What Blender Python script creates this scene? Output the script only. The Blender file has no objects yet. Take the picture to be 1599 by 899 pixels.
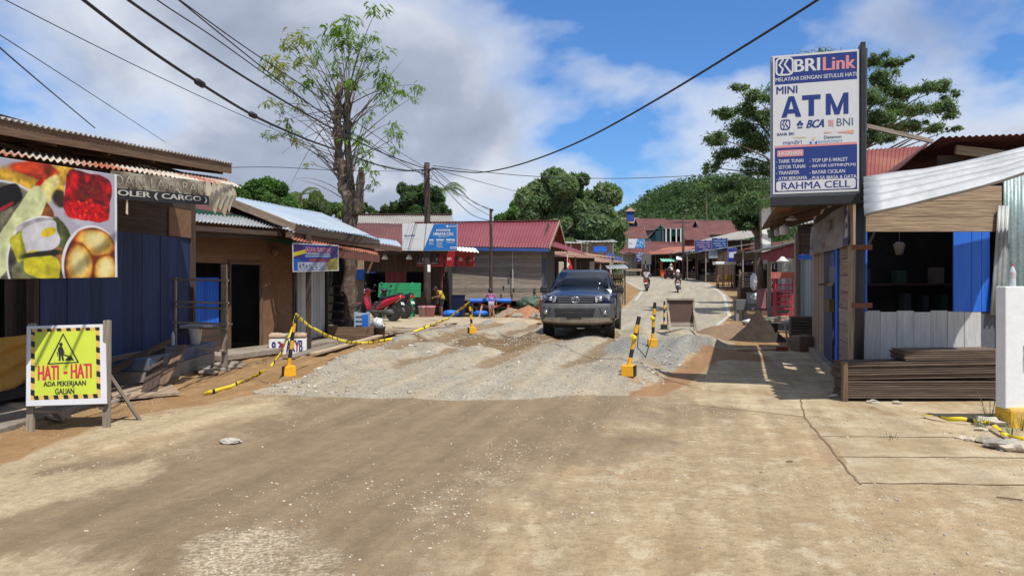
import bpy, math, random
import numpy as np
from mathutils import Vector, Matrix, Quaternion
R = math.radians
random.seed(7); rng = np.random.default_rng(7)
scene = bpy.context.scene
COL = scene.collection

# ------------------------------------------------------------------ camera
F = 1180.0; HZ = 437.0; CX = 799.5; EYE = 1.6
cam_data = bpy.data.cameras.new('camera'); cam = bpy.data.objects.new('camera', cam_data); COL.objects.link(cam)
cam.location = (0, 0, EYE); cam.rotation_euler = (R(90), 0, 0)
cam_data.sensor_width = 36; cam_data.lens = 36 * F / 1599
cam_data.shift_y = -(449.5 - HZ) / 1599
cam_data.clip_start = 0.05; cam_data.clip_end = 5000
scene.camera = cam

# ------------------------------------------------------------------ sky, sun, exposure
SUN_TO = Vector((0.27, -0.46, 1.0)).normalized()          # towards the sun
SUN_EL = math.asin(SUN_TO.z); SUN_AZ = math.atan2(SUN_TO.x, SUN_TO.y)
world = bpy.data.worlds.new("World"); scene.world = world; world.use_nodes = True
nt = world.node_tree; nt.nodes.clear()
def N(t, typ, **kw):
    n = t.nodes.new(typ)
    for k, v in kw.items(): setattr(n, k, v)
    return n
def L(t, a, b): t.links.new(a, b)
wo = N(nt, 'ShaderNodeOutputWorld'); bg = N(nt, 'ShaderNodeBackground')
sky = N(nt, 'ShaderNodeTexSky', sky_type='NISHITA'); sky.sun_disc = False
sky.sun_elevation = SUN_EL; sky.sun_rotation = SUN_AZ
sky.air_density = 1.15; sky.dust_density = 0.4; sky.ozone_density = 3.0
tc = N(nt, 'ShaderNodeTexCoord'); sep = N(nt, 'ShaderNodeSeparateXYZ'); L(nt, tc.outputs['Generated'], sep.inputs[0])
zz = N(nt, 'ShaderNodeMath', operation='MAXIMUM'); L(nt, sep.outputs['Z'], zz.inputs[0]); zz.inputs[1].default_value = 0.0
za = N(nt, 'ShaderNodeMath', operation='ADD'); L(nt, zz.outputs[0], za.inputs[0]); za.inputs[1].default_value = 0.42
dx = N(nt, 'ShaderNodeMath', operation='DIVIDE'); L(nt, sep.outputs['X'], dx.inputs[0]); L(nt, za.outputs[0], dx.inputs[1])
dy = N(nt, 'ShaderNodeMath', operation='DIVIDE'); L(nt, sep.outputs['Y'], dy.inputs[0]); L(nt, za.outputs[0], dy.inputs[1])
cb = N(nt, 'ShaderNodeCombineXYZ'); L(nt, dx.outputs[0], cb.inputs[0]); L(nt, dy.outputs[0], cb.inputs[1])
def wnoise(scale, detail, off, rough=0.55, dist=0.0):
    mp = N(nt, 'ShaderNodeMapping'); mp.inputs['Location'].default_value = off; L(nt, cb.outputs[0], mp.inputs[0])
    n = N(nt, 'ShaderNodeTexNoise'); n.inputs['Scale'].default_value = scale; n.inputs['Detail'].default_value = detail
    n.inputs['Roughness'].default_value = rough; n.inputs['Distortion'].default_value = dist; L(nt, mp.outputs[0], n.inputs['Vector'])
    return n
def ramp(t, src, stops):
    r = N(t, 'ShaderNodeValToRGB'); el = r.color_ramp.elements
    while len(el) < len(stops): el.new(0.5)
    for e, (p, c) in zip(el, stops):
        e.position = p; e.color = (c, c, c, 1) if not hasattr(c, '__len__') else (*c, 1)
    L(t, src, r.inputs[0]); return r
CLOUD_OFF = (-2.3788, 13.6971, 0.0)
n1 = wnoise(1.25, 9, CLOUD_OFF, 0.50, 0.1); n2 = wnoise(1.9, 8, (1.6212, 14.6971, 1.0), 0.55, 0.3)
cover = ramp(nt, n1.outputs['Fac'], [(0.41, 0.0), (0.455, 0.55), (0.52, 1.0)])
body = N(nt, 'ShaderNodeMix', data_type='FLOAT'); body.inputs['Factor'].default_value = 0.5; L(nt, n1.outputs['Fac'], body.inputs['A']); L(nt, n2.outputs['Fac'], body.inputs['B'])
cshade = ramp(nt, body.outputs['Result'], [(0.41, (5.3, 5.45, 5.75)), (0.48, (4.2, 4.5, 5.1)), (0.55, (2.6, 2.95, 3.75)), (0.62, (1.95, 2.25, 2.95))])
blue = N(nt, 'ShaderNodeMix', data_type='RGBA', blend_type='MULTIPLY'); blue.inputs['Factor'].default_value = 1.0
L(nt, sky.outputs[0], blue.inputs['A']); blue.inputs['B'].default_value = (0.37, 0.60, 0.90, 1)
cm = N(nt, 'ShaderNodeMix', data_type='RGBA'); L(nt, cover.outputs[0], cm.inputs['Factor'])
L(nt, blue.outputs['Result'], cm.inputs['A']); L(nt, cshade.outputs[0], cm.inputs['B'])
L(nt, cm.outputs['Result'], bg.inputs['Color']); bg.inputs['Strength'].default_value = 0.115
L(nt, bg.outputs[0], wo.inputs[0])

sd = bpy.data.lights.new('sun', 'SUN'); sd.energy = 3.6; sd.angle = R(0.53); sd.color = (1.0, 0.955, 0.88)
sun = bpy.data.objects.new('sun', sd); COL.objects.link(sun)
sun.rotation_euler = (-SUN_TO).to_track_quat('-Z', 'Y').to_euler(); sun.location = (20, -15, 40)
vs = scene.view_settings; vs.view_transform = 'Standard'; vs.look = 'None'; vs.exposure = 0.50; vs.gamma = 1.0
vs.use_curve_mapping = False
scene.cycles.max_bounces = 6; scene.cycles.transparent_max_bounces = 8
scene.cycles.use_denoising = True

# ------------------------------------------------------------------ numbers and noise
def at(px, py, Y):
    return Vector(((px - CX) / F * Y, Y, EYE + (HZ - py) / F * Y))
def sst(a, b, x):
    t = np.clip((x - a) / (b - a), 0, 1); return t * t * (3 - 2 * t)
_perm = np.random.default_rng(3).random((256, 256))
def vnoise(x, y):
    xi = np.floor(x).astype(int); yi = np.floor(y).astype(int); fx = x - xi; fy = y - yi
    fx = fx * fx * (3 - 2 * fx); fy = fy * fy * (3 - 2 * fy)
    g = lambda a, b: _perm[a & 255, b & 255]
    return (g(xi, yi) * (1 - fx) + g(xi + 1, yi) * fx) * (1 - fy) + (g(xi, yi + 1) * (1 - fx) + g(xi + 1, yi + 1) * fx) * fy
def fbm(x, y, o=4):
    s = 0; a = 0.5; t = 0
    for k in range(o):
        s = s + a * vnoise(x * 2 ** k + 17 * k, y * 2 ** k + 31 * k); t += a; a *= 0.5
    return s / t
def inside(x, y, poly):
    """signed distance to a polygon, positive inside"""
    x = np.asarray(x, float); y = np.asarray(y, float)
    d = np.full(x.shape, 1e9); ins = np.zeros(x.shape, bool); n = len(poly)
    for i in range(n):
        ax, ay = poly[i]; bx, by = poly[(i + 1) % n]
        ex, ey = bx - ax, by - ay; wx, wy = x - ax, y - ay
        t = np.clip((wx * ex + wy * ey) / (ex * ex + ey * ey), 0, 1)
        d = np.minimum(d, np.hypot(wx - ex * t, wy - ey * t))
        c = ((ay > y) != (by > y)) & (x < (bx - ax) * (y - ay) / ((by - ay) if by != ay else 1e-9) + ax)
        ins ^= c
    return np.where(ins, d, -d)
def flat(px, py):
    Y = EYE * F / (py - HZ); return ((px - CX) / F * Y, Y)

# ------------------------------------------------------------------ materials
MATS = {}
def principled(name):
    m = bpy.data.materials.new(name); m.use_nodes = True; t = m.node_tree
    return m, t, t.nodes['Principled BSDF']
def mixc(t, fac, a, b, blend='MIX'):
    n = N(t, 'ShaderNodeMix', data_type='RGBA', blend_type=blend)
    for s, v in (('Factor', fac), ('A', a), ('B', b)):
        if isinstance(v, bpy.types.NodeSocket): L(t, v, n.inputs[s])
        elif s == 'Factor': n.inputs[s].default_value = v
        else: n.inputs[s].default_value = (*v, 1) if len(v) == 3 else v
    return n.outputs['Result']
def tnoise(t, vec, scale, detail=5, rough=0.6, stretch=None):
    if stretch:
        mp = N(t, 'ShaderNodeMapping'); mp.inputs['Scale'].default_value = stretch; L(t, vec, mp.inputs[0]); vec = mp.outputs[0]
    n = N(t, 'ShaderNodeTexNoise'); n.inputs['Scale'].default_value = scale; n.inputs['Detail'].default_value = detail
    n.inputs['Roughness'].default_value = rough; L(t, vec, n.inputs['Vector']); return n.outputs['Fac']
def attr(t, name):
    a = N(t, 'ShaderNodeAttribute'); a.attribute_name = name; return a
def mat(name, col, rough=0.8, metal=0.0, col2=None, scale=2.0, lim=(0.5, 0.65), fine=0.18, fscale=25, stretch=None,
        bump=0.0, bscale=30, spec=0.5, coat=0.0, col3=None, scale3=6.0, lim3=(0.55, 0.7), tintamt=1.0, trans=0.0):
    if name in MATS: return MATS[name]
    m, t, p = principled(name)
    lc = attr(t, 'lc').outputs['Vector']; tint = attr(t, 'tint').outputs['Fac']
    c = None
    if col2:
        f = ramp(t, tnoise(t, lc, scale, 6, 0.65, stretch), [(lim[0], 0.0), (lim[1], 1.0)]).outputs[0]
        c = mixc(t, f, col, col2)
    else: c = mixc(t, 0.0, col, col)
    if col3:
        f = ramp(t, tnoise(t, lc, scale3, 6, 0.65), [(lim3[0], 0.0), (lim3[1], 1.0)]).outputs[0]
        c = mixc(t, f, c, col3)
    if fine:
        f = ramp(t, tnoise(t, lc, fscale, 4, 0.6, stretch), [(0.25, 1 - fine * 1.6), (0.75, 1 + fine)]).outputs[0]
        c = mixc(t, 1.0, c, f, 'MULTIPLY')
    if tintamt:
        c = mixc(t, tintamt, c, tint, 'MULTIPLY')
    L(t, c, p.inputs['Base Color'])
    p.inputs['Roughness'].default_value = rough; p.inputs['Metallic'].default_value = metal
    p.inputs['Specular IOR Level'].default_value = spec
    if coat: p.inputs['Coat Weight'].default_value = coat; p.inputs['Coat Roughness'].default_value = 0.08
    if bump:
        b = N(t, 'ShaderNodeBump'); b.inputs['Strength'].default_value = bump; b.inputs['Distance'].default_value = 0.02
        L(t, tnoise(t, lc, bscale, 5, 0.6, stretch), b.inputs['Height']); L(t, b.outputs[0], p.inputs['Normal'])
    MATS[name] = m; return m
GR = (0.6, 9, 9)
def wood(name, a, b, **kw):
    return mat(name, a, 0.85, 0, b, 2.2, (0.35, 0.7), 0.35, 6, (0.5, 11, 11), bump=0.35, bscale=5, **kw)
W_GREY = wood('weathered_grey_wood', (0.23, 0.19, 0.15), (0.33, 0.28, 0.22))
W_BROWN = wood('brown_wood', (0.13, 0.075, 0.042), (0.20, 0.125, 0.075))
W_DARK = wood('dark_wood', (0.055, 0.034, 0.024), (0.10, 0.062, 0.042))
W_PALE = wood('pale_new_wood', (0.42, 0.32, 0.21), (0.52, 0.42, 0.30))
W_TAN = wood('tan_sawn_wood', (0.30, 0.21, 0.14), (0.42, 0.32, 0.22))
W_WHITE = mat('worn_white_planks', (0.52, 0.52, 0.50), 0.75, 0, (0.40, 0.40, 0.38), 1.6, (0.5, 0.8), 0.16, 5, (0.6, 8, 8), bump=0.2, bscale=5)
W_BLUE = mat('dark_blue_planks', (0.012, 0.030, 0.112), 0.65, 0, (0.03, 0.048, 0.125), 1.5, (0.4, 0.7), 0.25, 5, (0.5, 8, 8), bump=0.15, bscale=6)
BRIGHT_BLUE = mat('bright_blue_paint', (0.012, 0.12, 0.62), 0.5, 0, (0.02, 0.16, 0.66), 2, (0.4, 0.7), 0.12, 6, (0.5, 6, 6))
ZINC = mat('zinc_sheet', (0.33, 0.345, 0.36), 0.62, 0.25, (0.22, 0.23, 0.24), 1.2, (0.45, 0.7), 0.10, 8, col3=(0.38, 0.24, 0.15), scale3=2.3, lim3=(0.66, 0.74))
ZINC_OLD = mat('old_zinc_sheet', (0.36, 0.38, 0.38), 0.6, 0.45, (0.28, 0.27, 0.25), 1.4, (0.45, 0.7), 0.15, 8, col3=(0.25, 0.12, 0.06), scale3=1.8, lim3=(0.62, 0.75))
ZINC_BLUE = mat('pale_blue_roof_sheet', (0.42, 0.51, 0.60), 0.45, 0.35, (0.52, 0.58, 0.62), 0.8, (0.45, 0.65), 0.08, 8, col3=(0.60, 0.58, 0.50), scale3=0.9, lim3=(0.62, 0.72))
RUST_RED = mat('rusty_red_sheet', (0.30, 0.085, 0.045), 0.75, 0.1, (0.40, 0.17, 0.09), 1.6, (0.4, 0.7), 0.2, 9, col3=(0.5, 0.40, 0.31), scale3=1.3, lim3=(0.6, 0.72))
ROOF_RED = mat('crimson_roof_sheet', (0.185, 0.034, 0.047), 0.65, 0.05, (0.21, 0.048, 0.06), 0.7, (0.4, 0.65), 0.06, 6)
ROOF_MAROON = mat('maroon_roof_sheet', (0.105, 0.030, 0.027), 0.7, 0.05, (0.145, 0.052, 0.042), 0.5, (0.4, 0.65), 0.12, 4)
ROOF_ASBESTOS = mat('grey_asbestos_sheet', (0.30, 0.29, 0.26), 0.9, 0, (0.24, 0.22, 0.19), 0.8, (0.4, 0.7), 0.12, 8)
BLACK_STEEL = mat('black_steel', (0.025, 0.026, 0.03), 0.5, 0.2, (0.06, 0.05, 0.045), 4, (0.55, 0.75), 0.15)
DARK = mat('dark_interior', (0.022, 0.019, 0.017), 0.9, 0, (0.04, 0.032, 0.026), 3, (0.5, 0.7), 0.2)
RUBBER = mat('black_rubber', (0.022, 0.021, 0.02), 0.85, 0, (0.10, 0.085, 0.065), 5, (0.48, 0.75), 0.2)
CHROME = mat('chrome', (0.75, 0.76, 0.78), 0.18, 1.0, fine=0)
WHITE = mat('white_paint', (0.78, 0.78, 0.76), 0.6, 0, (0.68, 0.67, 0.63), 2.2, (0.55, 0.75), 0.05, 12)
NAVY = mat('navy_print', (0.014, 0.035, 0.19), 0.4, 0, fine=0.04)
SIGN_WHITE = mat('sign_white', (0.60, 0.61, 0.62), 0.4, 0, (0.60, 0.60, 0.60), 3, (0.55, 0.75), 0.04)
PINK = mat('faded_red_print', (0.62, 0.24, 0.25), 0.45, 0, fine=0.04)
RED = mat('red_paint', (0.52, 0.02, 0.03), 0.45, 0, (0.42, 0.03, 0.03), 4, (0.5, 0.7), 0.1)
YELLOW = mat('yellow_paint', (0.78, 0.40, 0.012), 0.55, 0, (0.62, 0.31, 0.03), 7, (0.52, 0.72), 0.1)
BLACK_PAINT = mat('black_paint', (0.02, 0.02, 0.02), 0.5, 0, (0.05, 0.042, 0.035), 6, (0.55, 0.75), 0.1)
CONCRETE = mat('old_concrete', (0.30, 0.26, 0.21), 0.9, 0, (0.22, 0.17, 0.12), 1.8, (0.42, 0.68), 0.2, 18, bump=0.4, bscale=14)
CABLE = mat('cable_black', (0.018, 0.018, 0.02), 0.6, 0, fine=0)
CARD = mat('cardboard_brown', (0.22, 0.115, 0.06), 0.85, 0, (0.17, 0.085, 0.045), 1.5, (0.4, 0.7), 0.15, 9)
SKIN = mat('skin', (0.28, 0.135, 0.08), 0.55, 0, (0.25, 0.115, 0.07), 8, (0.4, 0.7), 0.05)
HAIR = mat('black_hair', (0.012, 0.010, 0.009), 0.5, 0, fine=0.2)
GLASS_DARK = mat('dark_glass', (0.006, 0.009, 0.016), 0.10, 0, fine=0, spec=0.35)
GREY_PLASTIC = mat('grey_plastic', (0.07, 0.072, 0.075), 0.6, 0, (0.15, 0.125, 0.095), 4, (0.5, 0.75), 0.15)
SHEEN_BLUE = mat('blue_tarp', (0.012, 0.12, 0.55), 0.5, 0, (0.02, 0.17, 0.6), 5, (0.4, 0.7), 0.1)
ORANGE = mat('orange_plastic', (0.72, 0.13, 0.02), 0.5, 0, fine=0.08)
GREEN_PAINT = mat('green_paint', (0.025, 0.36, 0.14), 0.5, 0, (0.03, 0.30, 0.12), 3, (0.4, 0.7), 0.1)
GREEN_DARK = mat('dark_green_paint', (0.02, 0.095, 0.055), 0.6, 0, fine=0.15)
TEAL = mat('teal_wall', (0.03, 0.17, 0.16), 0.7, 0, (0.04, 0.20, 0.18), 2, (0.4, 0.7), 0.12)

# ------------------------------------------------------------------ mesh builder
ORG = {}
class MB:
    def __init__(s): s.v = []; s.f = []; s.lc = []; s.t = []; s.mi = []; s.m = 0
    def add(s, verts, faces, lc=None, tint=1.0):
        b = len(s.v)
        s.v += [tuple(p) for p in verts]
        s.lc += [tuple(p) for p in (lc if lc is not None else verts)]
        s.t += list(tint) if hasattr(tint, '__len__') else [tint] * len(verts)
        s.f += [tuple(i + b for i in f) for f in faces]; s.mi += [s.m] * len(faces)
        return s
    def frame(s, c, X, Y, Z, sx, sy, sz, tint=None, taper=1.0):
        """box centred at c along unit axes"""
        c = Vector(c); tint = random.uniform(0.82, 1.1) if tint is None else tint
        h = (sx / 2, sy / 2, sz / 2); vs = []; ls = []
        order = sorted(range(3), key=lambda i: -(sx, sy, sz)[i]); o = [random.uniform(0, 50) for _ in range(3)]
        for k in (-1, 1):
            for j in (-1, 1):
                for i in (-1, 1):
                    q = (i * h[0], j * h[1], k * h[2]); f = taper if k > 0 else 1
                    vs.append(c + X * q[0] * f + Y * q[1] * f + Z * q[2]); ls.append(tuple(q[order[n]] + o[n] for n in range(3)))
        return s.add(vs, [(0, 2, 3, 1), (4, 5, 7, 6), (0, 1, 5, 4), (2, 6, 7, 3), (0, 4, 6, 2), (1, 3, 7, 5)], ls, tint)
    def box(s, lo, hi, tint=None, rz=0.0, taper=1.0):
        lo = Vector(lo); hi = Vector(hi); c = (lo + hi) / 2; d = hi - lo
        X = Vector((math.cos(rz), math.sin(rz), 0)); Y = Vector((-math.sin(rz), math.cos(rz), 0))
        return s.frame(c, X, Y, Vector((0, 0, 1)), d.x, d.y, d.z, tint, taper)
    def bar(s, p, q, w, h, up=(0, 0, 1), tint=None):
        p = Vector(p); q = Vector(q); d = q - p; n = d.normalized(); up = Vector(up)
        if abs(n.dot(up)) > 0.98: up = Vector((0, 1, 0)) if abs(n.y) < 0.9 else Vector((1, 0, 0))
        S = n.cross(up).normalized(); U = S.cross(n).normalized()
        return s.frame((p + q) / 2, n, S, U, d.length, w, h, tint)
    def tube(s, pts, rad, n=8, cap=True, tint=None, twist=None):
        pts = [Vector(p) for p in pts]; tint = random.uniform(0.9, 1.1) if tint is None else tint
        if not hasattr(rad, '__len__'): rad = [rad] * len(pts)
        vs = []; ls = []; o = random.uniform(0, 50); prev = None; run = 0
        for i, p in enumerate(pts):
            d = (pts[min(i + 1, len(pts) - 1)] - pts[max(i - 1, 0)]).normalized()
            if prev is None: a = d.orthogonal().normalized()
            else:
                a = prev - d * prev.dot(d)
                a = a.normalized() if a.length > 1e-6 else d.orthogonal().normalized()
            prev = a; b = d.cross(a); run += (p - pts[i - 1]).length if i else 0
            for k in range(n):
                th = 2 * math.pi * k / n; vs.append(p + (a * math.cos(th) + b * math.sin(th)) * rad[i])
                ls.append((run + o, rad[i] * math.cos(th) + o, rad[i] * math.sin(th)))
        fs = []
        for i in range(len(pts) - 1):
            for k in range(n):
                k2 = (k + 1) % n; fs.append((i * n + k, i * n + k2, (i + 1) * n + k2, (i + 1) * n + k))
        if cap: fs.append(tuple(range(n - 1, -1, -1))); fs.append(tuple((len(pts) - 1) * n + k for k in range(n)))
        return s.add(vs, fs, ls, tint)
    def lathe(s, prof, c, axis=(0, 0, 1), n=16, tint=1.0, cap=True):
        """profile of (radius, height) about an axis"""
        c = Vector(c); ax = Vector(axis).normalized(); a = ax.orthogonal().normalized(); b = ax.cross(a); vs = []
        for r, h in prof:
            for k in range(n):
                th = 2 * math.pi * k / n; vs.append(c + ax * h + (a * math.cos(th) + b * math.sin(th)) * r)
        fs = []
        for i in range(len(prof) - 1):
            for k in range(n):
                k2 = (k + 1) % n; fs.append((i * n + k, i * n + k2, (i + 1) * n + k2, (i + 1) * n + k))
        if cap: fs.append(tuple(range(n - 1, -1, -1))); fs.append(tuple((len(prof) - 1) * n + k for k in range(n)))
        return s.add(vs, fs, None, tint)
    def prism(s, pts, vec, tint=1.0):
        """a flat outline pushed along vec"""
        pts = [Vector(p) for p in pts]; vec = Vector(vec); n = len(pts)
        vs = pts + [p + vec for p in pts]
        fs = [tuple(range(n)), tuple(range(2 * n - 1, n - 1, -1))] + [(i, i + n, (i + 1) % n + n, (i + 1) % n) for i in range(n)]
        return s.add(vs, fs, None, tint)
    def corr(s, a, b, c, d, waves, amp=0.02, seg=6, sag=0.0, wob=0.0, thick=0.006, tint=1.0):
        """corrugated sheet a-b (across the waves) to d-c; ribs run from a to d"""
        a, b, c, d = map(Vector, (a, b, c, d)); nrm = (b - a).cross(d - a).normalized()
        nu = waves * 6 + 1
        u = np.linspace(0, 1, nu); v = np.linspace(0, 1, seg + 1); uu, vv = np.meshgrid(u, v)
        A, B, C, D = map(np.array, (a, b, c, d))
        P = (A * ((1 - uu) * (1 - vv))[..., None] + B * (uu * (1 - vv))[..., None] + C * (uu * vv)[..., None] + D * ((1 - uu) * vv)[..., None])
        h = amp * np.sin(uu * waves * 2 * np.pi) + wob * (fbm(uu * 4 + 7 * waves, vv * 3 + 3, 3) - .5) - sag * np.sin(np.pi * vv)
        P = P + np.array(nrm) * h[..., None]; n = nu * (seg + 1)
        V = np.concatenate([P.reshape(-1, 3), P.reshape(-1, 3) - np.array(nrm) * thick])
        fs = []
        for j in range(seg):
            for i in range(nu - 1):
                q = j * nu + i; fs.append((q, q + 1, q + nu + 1, q + nu)); fs.append((q + n, q + nu + n, q + nu + 1 + n, q + 1 + n))
        for i in range(nu - 1):
            fs.append((i, i + n, i + 1 + n, i + 1)); q = seg * nu + i; fs.append((q, q + 1, q + 1 + n, q + n))
        for j in range(seg):
            q = j * nu; fs.append((q, q + nu, q + nu + n, q + n)); q += nu - 1; fs.append((q, q + n, q + nu + n, q + nu))
        return s.add(V.tolist(), fs, None, tint)
    def planks(s, a, b, h, n, thick=0.025, vertical=True, gap=0.006, nrm=None, jit=0.0, t=(0.75, 1.12), ragged=0.0):
        """board wall from ground point a to b, height h"""
        a = Vector(a); b = Vector(b); d = (b - a); ln = d.length; x = d.normalized(); up = Vector((0, 0, 1))
        nr = x.cross(up).normalized() if nrm is None else Vector(nrm)
        for i in range(n):
            tt = random.uniform(*t); off = random.uniform(-jit, jit)
            if vertical:
                w = ln / n; hh = h + random.uniform(-ragged, ragged); s.frame(a + x * (w * (i + .5)) + up * (hh / 2) + nr * off, x, nr, up, w - gap, thick, hh, tt)
            else:
                w = h / n; s.frame(a + d / 2 + up * (w * (i + .5)) + nr * off, x, nr, up, ln + random.uniform(-ragged, ragged), thick, w - gap, tt)
        return s
    def rect(s, P, u0, v0, u1, v1, d=0.0, tint=1.0):
        return s.add([P(u0, v0, d), P(u1, v0, d), P(u1, v1, d), P(u0, v1, d)], [(0, 1, 2, 3)], None, tint)
    def poly(s, P, uv, d=0.0, tint=1.0):
        return s.add([P(u, v, d) for u, v in uv], [tuple(range(len(uv)))], None, tint)
    def text(s, P, body, u0, v0, u1, v1, d=0.003, bold=0.02, slant=0.0, tint=1.0):
        V, Fc, w = text_geo(body)                                        # heavier strokes: three copies a hair apart
        e = bold / w if bold > .012 else 0; n = 3 if e else 1
        for k in range(n):
            o = (k - 1) * e if e else 0; vs = [P(u0 + (e + (x + slant * y) * (1 - 2 * e) + o) * (u1 - u0), v0 + y * (v1 - v0), d + .0004 * k) for x, y in V]; s.add(vs, Fc, None, tint)
        return s
    def stroke(s, P, pts, w, d=0.003, close=False, asp=1.0):
        """flat ribbon along pts in the sign plane; w in u units, asp = plane width / height"""
        n = len(pts); rng_ = range(n if close else n - 1); vs = []; fs = []
        Q = [Vector((p[0], p[1] / asp)) for p in pts]
        for i in range(n):
            if close: a, b = Q[i - 1], Q[(i + 1) % n]
            else: a, b = Q[max(i - 1, 0)], Q[min(i + 1, n - 1)]
            dd = (b - a).normalized(); nn = Vector((-dd.y, dd.x)) * w / 2
            for sg in (1, -1):
                q = Q[i] + nn * sg; vs.append(P(q.x, q.y * asp, d))
        for i in rng_:
            j = (i + 1) % n; fs.append((2 * i, 2 * i + 1, 2 * j + 1, 2 * j))
        return s.add(vs, fs)
    def blob(s, c, r, n=1, jag=0.25, tint=None, sq=(1, 1, 1), seed=None):
        """rough stone / lump: displaced icosphere"""
        V, Fc = ICO[n]; rr = random.Random(seed) if seed is not None else random
        c = Vector(c); q = Quaternion((rr.gauss(0, 1), rr.gauss(0, 1), rr.gauss(0, 1), rr.gauss(0, 1))).normalized() if jag else Quaternion()
        vs = []
        for p in V:
            w = q @ Vector(p); k = r * (1 + rr.uniform(-jag, jag)); vs.append(c + Vector((w.x * sq[0], w.y * sq[1], w.z * sq[2])) * k)
        return s.add(vs, Fc, None, random.uniform(0.75, 1.15) if tint is None else tint)
    def loft(s, secs, close_ends=True, ring=True, tint=1.0):
        n = len(secs[0]); vs = [p for q in secs for p in q]; fs = []
        for i in range(len(secs) - 1):
            for k in range(n if ring else n - 1):
                k2 = (k + 1) % n; fs.append((i * n + k, i * n + k2, (i + 1) * n + k2, (i + 1) * n + k))
        if close_ends: fs.append(tuple(range(n - 1, -1, -1))); fs.append(tuple((len(secs) - 1) * n + k for k in range(n)))
        return s.add(vs, fs, None, tint)
    def build(s, name, mats, parent=None, smooth=False, bevel=0.0, origin=None):
        if not isinstance(mats, (list, tuple)): mats = [mats]
        org = ORG.get(parent.name, Vector()) if parent else (Vector(origin) if origin is not None else (Vector(s.v[0]) if s.v else Vector()))
        V = np.array(s.v, float) - np.array(org)
        o = raw_mesh(name, V, s.f, mats, smooth, np.array(s.lc), np.array(s.t), s.mi)
        if parent: o.parent = parent; ORG[o.name] = org
        else: o.location = org; ORG[o.name] = org
        if bevel:
            b = o.modifiers.new('bevel', 'BEVEL'); b.width = bevel; b.segments = 2; b.limit_method = 'ANGLE'; b.angle_limit = R(40)
        return o
def raw_mesh(name, V, faces, mats, smooth=False, lc=None, tint=None, mi=None):
    me = bpy.data.meshes.new(name); me.from_pydata([tuple(p) for p in V], [], [tuple(f) for f in faces])
    finish(me, mats, smooth, V if lc is None else lc, tint, mi)
    o = bpy.data.objects.new(name, me); COL.objects.link(o); return o
def finish(me, mats, smooth, lc, tint, mi):
    n = len(me.vertices)
    for m in (mats if isinstance(mats, (list, tuple)) else [mats]): me.materials.append(m)
    a = me.attributes.new('lc', 'FLOAT_VECTOR', 'POINT'); a.data.foreach_set('vector', np.asarray(lc, np.float32).ravel())
    a = me.attributes.new('tint', 'FLOAT', 'POINT'); a.data.foreach_set('value', np.asarray(tint if tint is not None else np.ones(n), np.float32))
    if mi is not None and len(mi): me.polygons.foreach_set('material_index', np.asarray(mi, np.int32))
    if smooth: me.polygons.foreach_set('use_smooth', np.ones(len(me.polygons), bool))
    me.update()
def np_mesh(name, V, Q, mats, smooth=False, tint=None, lc=None):
    """V (n,3), Q (m,k) numpy, quick"""
    me = bpy.data.meshes.new(name); n, (m, k) = len(V), Q.shape
    me.vertices.add(n); me.vertices.foreach_set('co', V.astype(np.float32).ravel())
    me.loops.add(m * k); me.loops.foreach_set('vertex_index', Q.astype(np.int32).ravel())
    me.polygons.add(m); me.polygons.foreach_set('loop_start', np.arange(0, m * k, k, dtype=np.int32))
    me.polygons.foreach_set('loop_total', np.full(m, k, np.int32))
    me.update(calc_edges=True)
    finish(me, mats, smooth, V if lc is None else lc, tint, None)
    o = bpy.data.objects.new(name, me); COL.objects.link(o); return o
def _ico():
    p = (1 + 5 ** .5) / 2
    V = [Vector(q).normalized() for q in ((-1, p, 0), (1, p, 0), (-1, -p, 0), (1, -p, 0), (0, -1, p), (0, 1, p), (0, -1, -p), (0, 1, -p), (p, 0, -1), (p, 0, 1), (-p, 0, -1), (-p, 0, 1))]
    Fc = [(0, 11, 5), (0, 5, 1), (0, 1, 7), (0, 7, 10), (0, 10, 11), (1, 5, 9), (5, 11, 4), (11, 10, 2), (10, 7, 6), (7, 1, 8), (3, 9, 4), (3, 4, 2), (3, 2, 6), (3, 6, 8), (3, 8, 9), (4, 9, 5), (2, 4, 11), (6, 2, 10), (8, 6, 7), (9, 8, 1)]
    out = [(V, Fc)]
    for _ in range(3):
        V = list(V); mid = {}; nf = []
        def m(a, b):
            k = (min(a, b), max(a, b))
            if k not in mid: V.append(((V[a] + V[b]) / 2).normalized()); mid[k] = len(V) - 1
            return mid[k]
        for a, b, c in Fc:
            x, y, z = m(a, b), m(b, c), m(c, a); nf += [(a, x, z), (b, y, x), (c, z, y), (x, y, z)]
        Fc = nf; out.append((V, Fc))
    return out
ICO = _ico()
_tg = {}
def text_geo(body):
    k = body
    if k in _tg: return _tg[k]
    cu = bpy.data.curves.new('text', 'FONT'); cu.body = body;  cu.resolution_u = 3; cu.fill_mode = 'FRONT'
    ob = bpy.data.objects.new('text', cu); COL.objects.link(ob)
    dg = bpy.context.evaluated_depsgraph_get(); me = bpy.data.meshes.new_from_object(ob.evaluated_get(dg))
    V = [(v.co.x, v.co.y) for v in me.vertices]; Fc = [tuple(p.vertices) for p in me.polygons]
    bpy.data.objects.remove(ob); bpy.data.curves.remove(cu); bpy.data.meshes.remove(me)
    x0 = min(v[0] for v in V); x1 = max(v[0] for v in V); y0 = min(v[1] for v in V); y1 = max(v[1] for v in V)
    V = [((x - x0) / (x1 - x0), (y - y0) / (y1 - y0)) for x, y in V]; _tg[k] = (V, Fc, x1 - x0); return _tg[k]
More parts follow.
